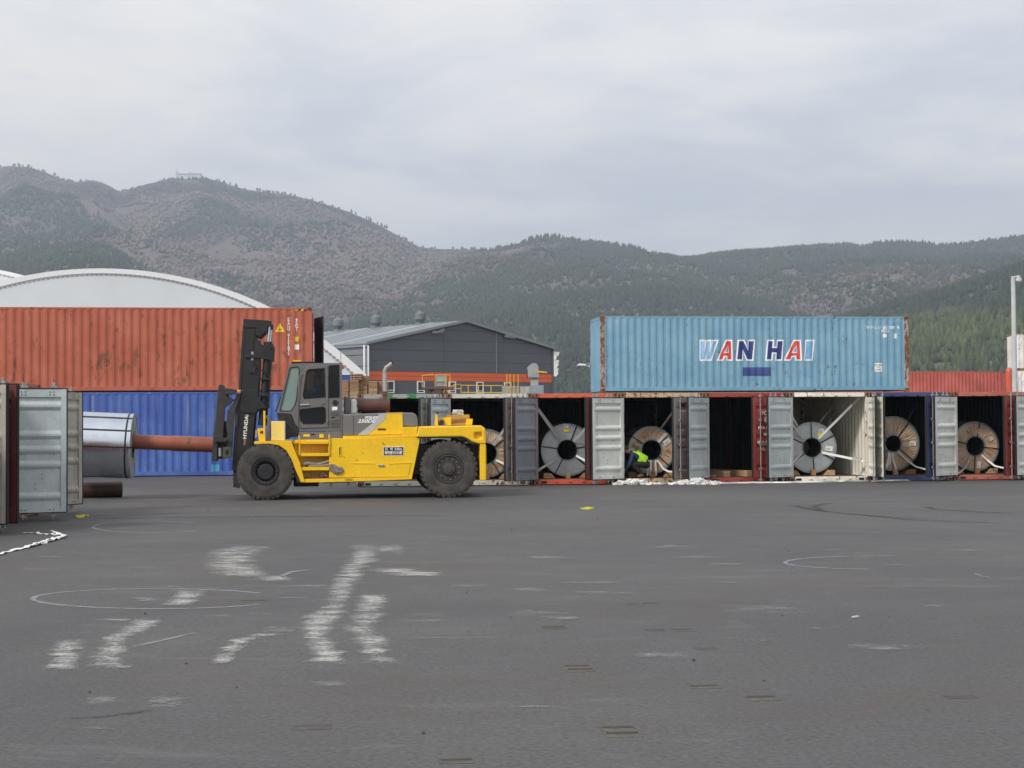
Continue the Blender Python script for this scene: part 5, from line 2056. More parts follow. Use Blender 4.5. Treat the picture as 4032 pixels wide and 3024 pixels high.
# crouching worker, facing left, on the container floor
WK = row_front_y(2500, .30)
wp0 = at_depth(2428 + 600 * .1266, 1720 + 1235 * .1266, WK)
wroot = empty('person', (wp0.x, wp0.y, .1605), YAW)
wroot.scale = (1.12, 1.12, 1.12)
tag(wroot, 'worker in a lime high visibility vest and dark cap crouching in the ochre-stained doorway', 'person')
J = {
    'pelvis': (.24, 0, .36, .125), 'belly': (.12, 0, .46, .125), 'chest': (-.05, 0, .58, .135), 'neckb': (-.16, 0, .655, .07),
    'neck': (-.215, 0, .68, .055), 'head': (-.285, 0, .715, .088), 'chin': (-.325, 0, .665, .06),
}
E = [('pelvis', 'belly'), ('belly', 'chest'), ('chest', 'neckb'), ('neckb', 'neck'), ('neck', 'head'), ('head', 'chin')]
for s, sy in (('n', -1), ('f', 1)):
    y = sy
    J.update({
        s + 'sh': (-.12, y * .17, .59, .062), s + 'el': (-.20, y * .215, .37, .048), s + 'wr': (-.33, y * .15, .17, .034), s + 'hand': (-.37, y * .13, .12, .034),
        s + 'hip': (.27, y * .095, .33, .098), s + 'kn': (-.13, y * .17, .36, .075), s + 'mid': (.03, y * .15, .21, .062), s + 'an': (.17, y * .13, .085, .048),
        s + 'heel': (.205, y * .13, .05, .045), s + 'toe': (.0, y * .15, .038, .040),
    })
    E += [('chest', s + 'sh'), (s + 'sh', s + 'el'), (s + 'el', s + 'wr'), (s + 'wr', s + 'hand'),
          ('pelvis', s + 'hip'), (s + 'hip', s + 'kn'), (s + 'kn', s + 'mid'), (s + 'mid', s + 'an'), (s + 'an', s + 'heel'), (s + 'an', s + 'toe')]
    fingers(J, E, s + 'hand', s + 'wr', s, (-.45, 0, -.8), (-.8, 0, .45), (0, 1, 0))


def wseg(a, b):
    if 'hand' in b or 'handf' in a or b in ('head', 'chin', 'neck'):
        return 0
    if b in ('belly', 'chest', 'neckb', 'nsh', 'fsh', 'nel', 'fel', 'nwr', 'fwr'):
        return 1
    if b.endswith('heel') or b.endswith('toe'):
        return 3
    return 2


grow('body', J, E, [SKIN, NAVY, DARKPANT, BOOT], wseg, 'pelvis', wroot)
# vest: a shell over the trunk
VJ = {'a': (.25, 0, .42, .150), 'b': (.10, 0, .51, .160), 'c': (-.06, 0, .60, .165), 'd': (-.15, 0, .645, .085),
      'ns': (-.11, -.13, .60, .075), 'fs': (-.11, .13, .60, .075)}
grow('vest', VJ, [('a', 'b'), ('b', 'c'), ('c', 'd'), ('c', 'ns'), ('c', 'fs')], [VEST], lambda a, b: 0, 'b', wroot)
cm = MB()
cm.lathe([(.098, -.02), (.101, .02), (.092, .06), (.062, .088), (.0, .098)], (-.283, 0, .742), (-.25, 0, 1), 20)
cm.prism([(-.06, -.075), (-.14, -.055), (-.17, 0), (-.14, .055), (-.06, .075)], -.006, .006, 'z')
cap = cm.build('cap', CAPM, wroot)
for v in cap.data.vertices[-10:]:
    x, y, z = v.co
    v.co = Vector((-.283 + x * 1.0, y, .735 + z + (x + .06) * .85))
tp = MB()
for sy in (-1, 1):
    tp.ribbon([(-.20, sy * .10, .70), (-.13, sy * .125, .735), (-.05, sy * .13, .74)], .035, .004, side=(0, 1, 0))
tp.build('reflective_tape', REFL, wroot)

# ------------------------------------------------------------------ forklift truck
FO = at_ground(1045, 1970)
FK = empty('forklift_truck', FO, YAW)
tag(FK, 'big yellow forklift truck with grey cab carrying a coil on a round boom', 'forklift')


def fl(uv, ly):
    d = Vector(ray(*uv))
    t = (ly + FO.dot(E2)) / d.dot(E2)
    p = Vector((0, 0, EYE)) + d * t
    q = p - FO
    return (q.dot(E1), p.z)


Z1 = lambda x, y: (800 + x * .48209, 1200 + y * .48209)
Z2 = lambda x, y: (1300 + x / 2.6757, 1380 + y / 2.6757)
ZM = lambda x, y: (840 + x * .19284, 1240 + y * .19284)
ZB = lambda x, y: (820 + x * .19293, 1540 + y * .19293)
ZC = lambda x, y: (1090 + x * .19284, 1400 + y * .19284)
ZD = lambda x, y: (1120 + x * .16873, 1680 + y * .16873)
ZE = lambda x, y: (1350 + x * .20344, 1400 + y * .20344)
Z8 = lambda x, y: (x * .58770, 1000 + y * .58770)


def tr(zf, pts, ly):
    return [fl(zf(*p), ly) for p in pts]


def slab(name, zf, pts, y0, y1, mat, parent=FK, bevel=.008, mirror=False):
    poly = tr(zf, pts, y0)
    o = MB().prism(poly, y0, y1).build(name, mat, parent, bevel)
    if mirror:
        MB().prism(poly, 3.0 - y1, 3.0 - y0).build(name, mat, parent, bevel)
    return o


def bake(o):
    bpy.context.view_layer.update()
    me = bpy.data.meshes.new_from_object(o.evaluated_get(bpy.context.evaluated_depsgraph_get()))
    o.modifiers.clear()
    o.data = me
    return o


def cut(o, polys, y0, y1):
    """real openings cut through a slab"""
    mods = list(o.modifiers)
    bev = mods[0].width if mods else 0
    o.modifiers.clear()
    for poly in polys:
        c = MB().prism(poly, y0, y1).build('cutter', M['dark'], o.parent)
        b = o.modifiers.new('cut', 'BOOLEAN')
        b.operation = 'DIFFERENCE'
        b.solver = 'EXACT'
        b.object = c
        bake(o)
        bpy.data.objects.remove(c)
    if bev:
        b = o.modifiers.new('bevel', 'BEVEL')
        b.width = bev
        b.segments = 2
        b.limit_method = 'ANGLE'
        b.angle_limit = R(40)
    return o


def loaded(name, col, rough, var):
    return plain(name, col, rough, 0, var, 4, .08)


FY = paint('truck yellow', (.80, .485, .010), .06, .10, fade=(.84, .53, .015), rough=.38, spot=14, dirt=.10, grime=(.30, .19, .03))
FYD = paint('dirty pale yellow', (.74, .54, .13), .22, .25, rough=.5, spot=10, grime=(.3, .2, .06))
FG = plain('cab grey', (.135, .128, .125), .42, 0, .08, 3, .04)
FG2 = plain('hood grey', (.15, .147, .147), .45, 0, .08, 3, .04)
FS = plain('silver grey stripe', (.42, .42, .41), .4, 0, .05, 3)
FB = plain('mast black', (.014, .014, .016), .42, 0, .35, 3, .12)
FBD = plain('dusty black steel', (.030, .027, .025), .6, 0, .4, 5, .2)
FT = None
RIMR = plain('dusty rim', (.045, .042, .040), .55, 0, .3, 5, .1)
NUTM = plain('dusty nut', (.10, .092, .085), .6, 0, .2)


def tyre_mat():
    m, nt, bs = new_mat('dusty tyre rubber')
    c = obj_coord(nt)
    n = noise(nt, c, 5.0, 6.0, .6)
    nt.links.new(mixc(nt, maprange(nt, n, .3, .75), (.034, .031, .029), (.078, .069, .061)), bs.inputs['Base Color'])
    bs.inputs['Roughness'].default_value = .85
    bump(nt, bs, noise(nt, c, 40, 4, .6), .2, .01)
    return m


FT = tyre_mat()
BOOMM = paint('rust red boom', (.22, .062, .035), .35, .3, fade=(.30, .095, .055), rustcol=(.10, .045, .03), spot=4)
CHROME = plain('chrome rod', (.55, .57, .60), .18, 1.0, .05)
MUFF = paint('rust brown canister', (.085, .028, .024), .1, .2, fade=(.10, .04, .035))
STEELP = plain('perforated shield', (.45, .43, .42), .4, .7, .25, 40, .6)


def wheel(x, z, y0, y1, Rt, Rr, nuts, lug_n, style):
    """tyre with shoulder lugs, sunken rim and nuts; outer side at y0"""
    s = 1 if y1 > y0 else -1
    w = abs(y1 - y0)
    t = MB()
    prof = [(Rr, .05), (Rr + .02, .012), (Rr + .10, 0), (Rt * .86, .004), (Rt * .93, .020), (Rt - .035, .045), (Rt - .035, w - .045), (Rt * .93, w - .02), (Rt * .86, w), (Rr, w - .03), (Rr, .05)]
    t.lathe([(r, h * s) for r, h in prof], (0, y0, 0), (0, 1, 0), 48)
    for k in range(lug_n):
        a = 2 * math.pi * k / lug_n
        d, tg = Vector((math.cos(a), 0, math.sin(a))), Vector((-math.sin(a), 0, math.cos(a)))
        for side in (0, 1):
            yy0 = (.014 if side == 0 else w * .52) * s
            yy1 = (w * .48 if side == 0 else w - .014) * s
            off = 0 if side == 0 else math.pi / lug_n
            d2 = Vector((math.cos(a + off), 0, math.sin(a + off)))
            t2 = Vector((-math.sin(a + off), 0, math.cos(a + off)))
            hw = math.pi * Rt / lug_n * .70
            vs = []
            for rr, k2 in ((Rt - .055, 1.0), (Rt, .9)):
                for yv in ((yy0 + (.0 if rr < Rt - .01 else .016 * s)), yy1):
                    for sg in (-1, 1):
                        p = d2 * rr + t2 * (sg * hw * k2)
                        vs.append((p.x, y0 + yv, p.z))
            t.add(vs, [(0, 1, 3, 2), (4, 6, 7, 5), (0, 4, 5, 1), (2, 3, 7, 6), (0, 2, 6, 4), (1, 5, 7, 3)])
    wh_ = t.build('wheel', FT, FK, recalc=False)
    wh_.location = (x, 0, z)
    r = MB()
    if style == 'front':
        r.lathe([(Rr + .004, .03), (Rr - .005, .006), (Rr - .035, .006), (Rr - .05, .10), (Rr - .085, .11), (Rr * .58, .05), (Rr * .5, .045), (0, .045)], (0, y0, 0), (0, 1, 0), 40)
    else:
        r.lathe([(Rr + .004, .03), (Rr - .005, .008), (Rr - .03, .008), (Rr - .04, .06), (Rr * .5, .06), (Rr * .42, .0), (Rr * .40, -.03), (Rr * .22, -.04), (Rr * .2, -.06), (0, -.06)], (0, y0, 0), (0, 1, 0), 40)
    r.build('rim', FB if style == 'front' else RIMR, wh_, recalc=False)
    for k in range(nuts):
        a = 2 * math.pi * (k + .3) / nuts
        q = Rr * (.84 if style == 'front' else .72)
        dep = .095 if style == 'front' else .06
        b = MB().cyl((q * math.cos(a), y0 + dep * s, q * math.sin(a)), (q * math.cos(a), y0 + (dep - .045) * s, q * math.sin(a)), .024 if style != 'front' else .018, n=6)
        b.build('wheel_nut', NUTM, wh_)
    return wh_


Rt = .662
fx, fz = fl(Z1(508, 1375), .0)
rx_, rz_ = fl(Z2(1252, 1250), .08)
wheel(fx, Rt, .0, .37, Rt, .31, 18, 34, 'front')
wheel(fx, Rt, .78, .41, Rt, .31, 0, 34, 'front')
wheel(fx, Rt, 3.0, 2.63, Rt, .31, 18, 34, 'front')
wheel(fx, Rt, 2.22, 2.59, Rt, .31, 0, 34, 'front')
Rr_ = .682
wheel(rx_, Rr_, .06, .46, Rr_, .345, 12, 32, 'rear')
wheel(rx_, Rr_, 2.94, 2.54, Rr_, .345, 12, 32, 'rear')
MB().cyl((fx, .79, Rt), (fx, 2.21, Rt), .24, n=20).build('drive_axle', FBD, FK)
MB().cyl((rx_, .47, Rr_), (rx_, 2.53, Rr_), .16, n=20).build('steer_axle', FBD, FK)

# body
slab('side_panel', Z2, [(-140 + 128, 905 + 22), (905, 916), (950, 921), (864, 1338), (-12, 1346)], .13, .19, FY, mirror=True, bevel=.012)
slab('step_recess', Z1, [(735, 1112), (1046, 1100), (1046, 1415), (800, 1440)], .44, .50, FY)
slab('recess_side', Z1, [(1036, 1103), (1043, 1103), (1043, 1415), (1036, 1415)], .1901, .4399, FY, bevel=0)
slab('sill_beam', Z1, [(800, 1453), (1225, 1446), (1225, 1416), (800, 1424)], .075, .52, FY)
slab('sill_beam', Z2, [(155, 1385), (860, 1358), (864, 1339), (155, 1345)], .075, .52, FY, mirror=True)
slab('front_fender', Z1, [(415, 1118), (720, 1113), (738, 1165), (790, 1290), (830, 1450), (799, 1452), (745, 1330), (720, 1262), (680, 1192), (620, 1150), (560, 1138), (418, 1140)], .04, .82, FY, mirror=True, bevel=.012)
slab('fender_liner', Z1, [(420, 1142), (560, 1141), (619, 1153), (678, 1195), (717, 1264), (742, 1332), (796, 1452), (770, 1452), (722, 1340), (695, 1270), (655, 1208), (600, 1168), (420, 1156)], .10, .80, FBD, bevel=0)
hx0, _ = fl(Z1(560, 1100), .5)
hx1, _ = fl(Z2(860, 1100), .5)
MB().box(hx0, hx1, .53, 2.47, .52, 1.28).build('chassis_hull', FBD, FK)
hx2, _ = fl(Z2(1570, 1100), .5)
MB().box(hx1 + .002, hx2, .50, 2.50, .55, 1.25).build('chassis_hull', FBD, FK)
MB().box(hx0 + .5, hx0 + 1.1, .7, 1.3, .28, .519).build('belly_tank', FBD, FK, .03)
dx0, dz0 = fl(Z1(740, 1096), .13)
dx1, dz1 = fl(Z2(903, 910), .13)
MB().box(dx0 + .02, dx1, .20, 2.80, dz0 - .10, dz0 - .02).build('deck', FY, FK)

# tool locker, slot, plate
slab('locker_door', Z2, [(238, 1196), (462, 1196), (484, 1233), (596, 1233), (618, 1199), (850, 1190), (822, 1330), (240, 1333)], .115, .1298, FY, bevel=.004)
slab('locker_lip', Z2, [(236, 1187), (462, 1187), (466, 1194), (236, 1194)], .105, .1298, FY, bevel=.002)
slab('locker_lip', Z2, [(614, 1190), (850, 1180), (852, 1188), (618, 1197)], .105, .1298, FY, bevel=.002)
lh = slab('locker_handle', Z2, [(508, 1202), (575, 1202), (575, 1224), (508, 1224)], .095, .1148, CHROME, bevel=.006)
slab('slot_frame', Z2, [(90, 1008), (116, 1008), (116, 1112), (90, 1112)], .112, .1298, FY, bevel=.004)
slab('slot', Z2, [(96, 1018), (108, 1018), (108, 1100), (96, 1100)], .1095, .1118, M['dark'], bevel=0)
pl = slab('data_plate', Z2, [(558, 1015), (775, 1012), (775, 1105), (558, 1108)], .122, .1298, M['white'], bevel=0)
slab('plate_field', Z2, [(563, 1020), (771, 1017), (771, 1057), (563, 1059)], .1195, .1218, M['black'], pl, 0)
slab('plate_field', Z2, [(563, 1063), (771, 1060), (771, 1101), (563, 1103)], .1195, .1218, M['black'], pl, 0)
for t, yy_ in (('너   비  3.05m', 1039), ('축하중19/19톤', 1081)):
    a = fl(Z2(667, yy_), .1185)
    wall_text('lettering', t, .078, M['white'], pl, (a[0], .1180, a[1]), (1, 0, 0), (0, 0, 1), offset=.0022, xscale=.9)
# scratches / small chips on the panel
for (x0, y0_, x1, y1_) in ((545, 970, 575, 995), (340, 1085, 350, 1075), (270, 1165, 285, 1150), (145, 1120, 155, 1132)):
    a, b = fl(Z2(x0, y0_), .127), fl(Z2(x1, y1_), .127)
    MB().beam((a[0], .1285, a[1]), (b[0], .1285, b[1]), .004, .014, up=(0, 0, 1)).build('scratch', FBD, FK)

# hood
hood = [(135, 672), (590, 657), (765, 654), (880, 656), (912, 684), (925, 730), (925, 802), (770, 802), (770, 888), (135, 898)]
hp_ = tr(Z2, hood, .32)
MB().prism(hp_, .32, 2.72).build('hood', FG2, FK, .035, seg=3)
slab('hood_rim', Z2, [(135, 900), (768, 890), (768, 806), (923, 804), (904, 912), (135, 928)], .17, 2.82, FY, bevel=.01)
slab('hood_panel', Z2, [(250, 680), (508, 672), (500, 700), (468, 745), (283, 892), (250, 893)], .302, .3195, FG2, bevel=.003)
slab('hood_panel', Z2, [(138, 684), (243, 681), (243, 893), (138, 896)], .302, .3195, FG2, bevel=.003)
slab('hood_panel', Z2, [(511, 671), (591, 668), (584, 716), (533, 770), (401, 889), (286, 892), (470, 746), (502, 701)], .302, .3195, FS, bevel=.002)
slab('hood_panel', Z2, [(594, 668), (762, 665), (766, 885), (404, 889), (536, 771), (587, 717)], .302, .3195, FY, bevel=.002)
slab('hood_panel', Z2, [(500, 822), (584, 822), (584, 837), (500, 837)], .288, .3018, FB, bevel=.003)
slab('hood_top_cover', Z2, [(594, 656), (764, 652), (764, 664), (594, 668)], .335, 2.70, FY, bevel=.002)
slab('hood_top_cover', Z2, [(511, 660), (592, 657), (592, 668), (511, 671)], .335, 2.70, FS, bevel=.002)
for t, x_, y_, sz, sp_ in (('FOLEX', 432, 707, .078, 1.0), ('250DE', 380, 745, .112, 1.05)):
    a = fl(Z2(x_, y_), .30)
    wall_text('lettering', t, sz, M['white'], FK, (a[0], .2985, a[1]), (1, 0, 0), (0, 0, 1), shear=.35, offset=.004, spacing=sp_, xscale=1.3)

# counterweight
cw = slab('counterweight', Z2, [(905, 912), (942, 803), (1590, 790), (1634, 820), (1641, 985), (1578, 985), (1500, 965), (1440, 925), (1390, 907), (950, 913)], .0, 3.0, FY, bevel=.03)
cut(cw, [tr(Z2, [(1520, 866), (1598, 862), (1598, 930), (1535, 933), (1520, 915)], .0)], -.1, .10)
slab('counterweight_edge', Z2, [(946, 806), (955, 806), (925, 908), (913, 908)], -.006, -.0002, FYD, cw, bevel=0)
slab('counterweight_leg', Z2, [(1578, 985.5), (1641, 985.5), (1643, 1370), (1580, 1370)], .02, .34, FY, mirror=True, bevel=.02)
bx0, bz0 = fl(Z2(1590, 1300), .34)
MB().box(bx0, bx0 + .13, .345, 2.655, .42, 1.22).build('counterweight_back', FY, FK, .02)
slab('arch_liner', Z2, [(950, 914), (1390, 908), (1440, 928), (1500, 967), (1577, 986), (1577, 1000), (1490, 985), (1430, 940), (1385, 922), (952, 926)], .05, .5, FBD, bevel=0)
# things bolted on top of the counterweight
Kd = (FO.y + 1.0) / F
slab('lamp_bracket', Z2, [(1110, 690), (1128, 650), (1138, 790), (1100, 790)], .5, .56, FY, bevel=.004)
slab('lamp', Z2, [(1120, 648), (1146, 650), (1142, 668), (1122, 668)], .47, .56, FB, bevel=.004)
slab('hose_bundle', Z2, [(1145, 735), (1195, 725), (1200, 788), (1140, 788)], .5, .75, FB, bevel=.03)
slab('lift_lug', Z2, [(1160, 708), (1275, 703), (1275, 788), (1212, 788), (1205, 745), (1160, 745)], .60, .80, FY, bevel=.006)
slab('lift_lug', Z2, [(1440, 720), (1503, 720), (1497, 785), (1432, 785)], .60, .80, FY, bevel=.006)
bxo = MB().prism(tr(Z2, [(1245, 678), (1468, 674), (1475, 786), (1262, 786)], 1.0), 1.0, 1.55).build('wooden_box', plain('tan box', (.46, .26, .05), .7, 0, .2, 4, .2))
bxo.location = FO
bxo.rotation_euler = (0, 0, YAW)
tag(bxo, 'tan box strapped on top of the yellow counterweight', 'box')
a, b = fl(Z2(1195, 755), .98), fl(Z2(1470, 728), .98)
st_ = MB().beam((a[0], .985, a[1]), (b[0], .985, b[1]), .01, .07, up=(0, 0, 1)).build('box_strap', plain('brown strap', (.20, .12, .05), .8), bxo)
rgm = MB()
rnd = random.Random(5)
a = fl(Z2(1345, 660), 1.2)
for k in range(12):
    q = [Vector((a[0] + rnd.uniform(-.12, .14), 1.15 + rnd.uniform(0, .25), a[1] + rnd.uniform(-.035, .07))) for _ in range(4)]
    rgm.ribbon(q, .05, .004, side=(rnd.uniform(-1, 1), .4, 1))
rag = rgm.build('rag_bundle', M['strap_grey'])
rag.location = FO
rag.rotation_euler = (0, 0, YAW)
tag(rag, 'crumpled grey white rags on the tan box', 'rags')

# air cleaner, exhaust, boxes behind the cab
ya = .95
Ka = (FO.y + ya) / F
a, b = fl(Z2(290, 580), ya), fl(Z2(632, 577), ya)
r_ = 75 / 2.6757 * Ka
mf = MB()
mf.cyl((a[0], ya + r_, a[1]), (b[0], ya + r_, b[1]), r_, n=28)
for q in (.03, .97):
    x = a[0] + (b[0] - a[0]) * q
    mf.cyl((x - .012, ya + r_, a[1]), (x + .012, ya + r_, a[1]), r_ + .012, n=28)
mfo = mf.build('muffler', MUFF, FK, recalc=False)
for q in (.08, .92):
    x = a[0] + (b[0] - a[0]) * q
    MB().box(x - .03, x + .03, ya + .05, ya + .3, a[1] - r_ - .04, a[1] - r_ * .8).build('muffler_bracket', FBD, mfo)
p0, p1, p2, p3, p4 = [fl(Z2(*q), ya) for q in ((578, 500), (578, 430), (576, 215), (590, 178), (655, 130))]
yv = ya + r_
V3 = lambda q: (q[0], yv, q[1])
MB().cyl(V3(p0), V3(p1), 22 / 2.6757 * Ka, n=16).cyl((p1[0], yv, p1[1] - .09), (p1[0], yv, p1[1] - .06), 32 / 2.6757 * Ka, n=16).build('exhaust_base', paint('rusty pipe', (.13, .06, .045), .8, .3), FK, recalc=False)
sh = MB().cyl(V3(p1), (p2[0], yv, p2[1] - .06), 26 / 2.6757 * Ka, n=20)
sh.build('exhaust_shield', STEELP, FK, recalc=False)
ex = MB().tube([(p2[0], yv, p2[1] - .08), V3(p2), V3(((p2[0] + p3[0]) / 2, (p2[1] + p3[1]) / 2 + .005)), V3(p3), V3(p4)], 19 / 2.6757 * Ka, 16)
ex.build('exhaust_pipe', paint('heat stained pipe', (.30, .26, .23), .45, .2, rough=.4, rustcol=(.14, .08, .05)), FK, recalc=False)
d_ = (Vector(V3(p4)) - Vector(V3(p3))).normalized()
MB().cyl(Vector(V3(p4)) + d_ * .001, Vector(V3(p4)) + d_ * .02, 24 / 2.6757 * Ka, n=16).build('exhaust_tip', M['dark'], FK)
slab('air_cleaner', Z2, [(217, 512), (276, 510), (278, 668), (217, 668)], .9, 1.25, plain('white canister', (.68, .68, .66), .5, 0, .1), bevel=.04)
slab('cleaner_hose', Z2, [(145, 486), (214, 484), (216, 668), (145, 668)], .9, 1.2, FG, bevel=.03)

# cab
CY0, CY1 = .50, 1.95
side = [(20, 1166), (250, 228), (292, 166), (640, 154), (1290, 150), (1330, 185), (1345, 1535), (455, 1545), (440, 1440), (375, 1405), (300, 1190)]
g_ws = [(62, 1132), (268, 268), (305, 240), (425, 228), (462, 290), (402, 890), (372, 1005), (285, 1130)]
g_up = [(535, 815), (605, 330), (650, 285), (975, 262), (990, 850), (560, 880)]
g_lo = [(482, 1098), (955, 1048), (993, 1085), (993, 1345), (945, 1390), (540, 1392), (486, 1325), (465, 1160)]
g_rr = [(1068, 208), (1268, 192), (1276, 852), (1064, 862)]
for y0 in (CY0, CY1 - .05):
    poly = tr(ZC, side, CY0)
    o = MB().prism(poly, y0, y0 + .05).build('cab_side', FG, FK, .006)
    cut(o, [tr(ZC, g, CY0) for g in (g_ws, g_up, g_lo, g_rr)], y0 - .05, y0 + .1)
door = slab('cab_door', ZC, [(548, 335), (600, 240), (655, 202), (1038, 196), (1053, 1468), (492, 1486), (408, 1250)], CY0 - .022, CY0 - .0005, FG, bevel=.008)
cut(door, [tr(ZC, g, CY0) for g in (g_up, g_lo)], CY0 - .1, CY0 + .1)
GL = glass_mat('cab glass', (.62, .70, .68), .22)
GLD = glass_mat('dark cab glass', (.20, .23, .23), .35)
GLG = glass_mat('green windscreen painted sheen', (.62, .80, .76), .45, base=(.36, .46, .43))  # milky pale base colour paints in the sky reflected on the green glass
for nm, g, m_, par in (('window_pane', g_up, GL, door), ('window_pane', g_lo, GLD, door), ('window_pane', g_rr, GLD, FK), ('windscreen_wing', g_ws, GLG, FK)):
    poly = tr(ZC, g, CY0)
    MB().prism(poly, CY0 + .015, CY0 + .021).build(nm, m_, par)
    MB().prism(poly, CY1 - .03, CY1 - .024).build(nm, GL, FK)
    # rubber seal round the glass
    pts = [(x, CY0 + .0 - (.024 if par is door else .002), z) for x, z in poly]
    MB().tube(pts + [pts[0]], .011, 6).build('window_seal', M['rubber'], par, recalc=False)
# windscreen
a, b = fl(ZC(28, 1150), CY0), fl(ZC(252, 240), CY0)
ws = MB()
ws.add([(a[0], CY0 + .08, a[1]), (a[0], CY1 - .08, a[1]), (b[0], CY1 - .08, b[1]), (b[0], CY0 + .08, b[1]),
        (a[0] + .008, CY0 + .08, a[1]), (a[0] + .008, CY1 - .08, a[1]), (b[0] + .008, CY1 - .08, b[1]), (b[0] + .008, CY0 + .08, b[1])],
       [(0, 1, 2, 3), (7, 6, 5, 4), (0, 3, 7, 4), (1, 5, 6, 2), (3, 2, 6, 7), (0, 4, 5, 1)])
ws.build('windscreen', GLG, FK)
wpost = MB()
for yq in (CY0 + .06, CY1 - .07):
    wpost.beam((a[0], yq, a[1]), (b[0], yq, b[1]), .03, .04)
wpost.build('windscreen_frame', FG, FK)
# wiper
a, b = fl(ZC(175, 950), .7), fl(ZC(330, 300), .7)
MB().beam((a[0] - .05, .75, a[1]), (b[0] - .05, .75, b[1]), .02, .03).build('wiper', M['galv'], FK)
# roof, rear wall, floor
t0, t1 = fl(ZC(295, 168), CY0), fl(ZC(1288, 152), CY0)
rp = MB()
rp.prism([(t0[0] - .01, t0[1] - .06), (t0[0] + .05, t0[1]), (t1[0] + .05, t1[1] + .005), (t1[0] + .05, t1[1] - .06)], CY0 + .0505, CY1 - .0505)
rp.build('cab_roof', FG, FK, .01)
e0, e1 = fl(ZC(1343, 1535), CY0), fl(ZC(1300, 180), CY0)
rw = MB()
rw.box(e0[0] - .06, e0[0] - .02, CY0 + .0505, CY1 - .0505, e0[1], e0[1] + 1.0)
rw.build('cab_rear_wall', FG, FK)
MB().box(e0[0] - .055, e0[0] - .045, CY0 + .06, CY1 - .06, e0[1] + 1.001, e1[1] - .06).build('rear_pane', GLD, FK)
f0 = fl(ZC(460, 1540), CY0)
MB().box(f0[0], e0[0] - .061, CY0 + .0505, CY1 - .0505, f0[1], f0[1] + .05).build('cab_floor', FBD, FK)
slab('front_console', ZC, [(-5, 1172), (295, 1195), (370, 1410), (436, 1448), (452, 1548), (440, 1640), (185, 1700), (185, 1335), (40, 1320)], CY0 + .005, CY1 - .005, FB, bevel=.02)
slab('cab_skirt', Z1, [(780, 1040), (1140, 1034), (1140, 1096), (790, 1110), (780, 1106)], .36, 2.0, FG, bevel=.01)
slab('skirt_decal', ZD, [(438, 178), (590, 175), (590, 232), (440, 232)], .352, .3598, FY, bevel=0)
slab('skirt_decal', ZD, [(812, 172), (915, 172), (918, 255), (818, 257)], .352, .3598, FY, bevel=0)
slab('skirt_slot', ZD, [(612, 170), (705, 168), (705, 195), (612, 198)], .354, .3598, M['dark'], bevel=0)
# door furniture and rear quarter details
slab('door_handle', ZC, [(470, 992), (665, 986), (672, 1006), (662, 1012), (475, 1022)], CY0 - .06, CY0 - .0225, CHROME, door, .006)
slab('door_latch', ZC, [(895, 920), (990, 935), (990, 1000), (895, 1000)], CY0 - .035, CY0 - .0225, FG, door, .006)
for yh in (385, 1345):
    slab('door_hinge', ZC, [(1015, yh - 45), (1055, yh - 45), (1055, yh + 45), (1015, yh + 45)], CY0 - .05, CY0 - .0225, FG, door, .006)
c_ = fl(ZC(1190, 960), CY0)
MB().cyl((c_[0], CY0 - .03, c_[1]), (c_[0], CY0 - .0005, c_[1]), .062, n=24).box(c_[0] - .008, c_[0] + .008, CY0 - .045, CY0 - .0302, c_[1] - .045, c_[1] + .045).build('filler_cap', FB, FK, recalc=False)
slab('rear_hatch', ZC, [(1064, 1030), (1288, 1026), (1290, 1468), (1066, 1472)], CY0 - .012, CY0 - .0005, FG, bevel=.004)
slab('hatch_label', ZC, [(1126, 1048), (1235, 1045), (1236, 1112), (1128, 1118)], CY0 - .015, CY0 - .0125, M['white'], bevel=0)
for y_ in list(range(1140, 1235, 24)) + list(range(1312, 1450, 28)):
    slab('louvre', ZC, [(1102, y_), (1256, y_ - 4), (1256, y_ + 10), (1102, y_ + 14)], CY0 - .03, CY0 - .0125, FG, bevel=.003)
slab('hatch_latch', ZC, [(1108, 1256), (1186, 1254), (1186, 1274), (1108, 1278)], CY0 - .018, CY0 - .0125, M['dark'], bevel=0)
slab('beacon', ZC, [(330, 96), (500, 93), (500, 124), (335, 126)], 1.1, 1.25, plain('amber lens', (.85, .45, .02), .3), bevel=.006)
slab('roof_rack', ZC, [(300, 128), (770, 120), (775, 142), (295, 150)], .65, 1.8, FB, bevel=.003)
slab('turn_light', ZC, [(1326, 190), (1374, 190), (1376, 275), (1330, 275)], .55, .65, plain('orange lens', (.75, .16, .03), .3), bevel=.006)
a, b = fl(ZC(1308, 160), .8), fl(Z1(1128, 365), .8)
MB().cyl((a[0], .8, a[1]), (a[0], .8, b[1]), .006, n=6).build('antenna', FB, FK)
a, b = fl(ZC(450, 420), CY0), fl(ZC(520, 400), CY0)
MB().tube([(a[0] - .03, CY0 - .05, a[1] - 1.2), (a[0], CY0 - .05, a[1]), (b[0], CY0 - .05, b[1] + .02), (b[0] + .02, CY0 - .02, b[1])], .013, 8).build('grab_rail', FG, FK, recalc=False)
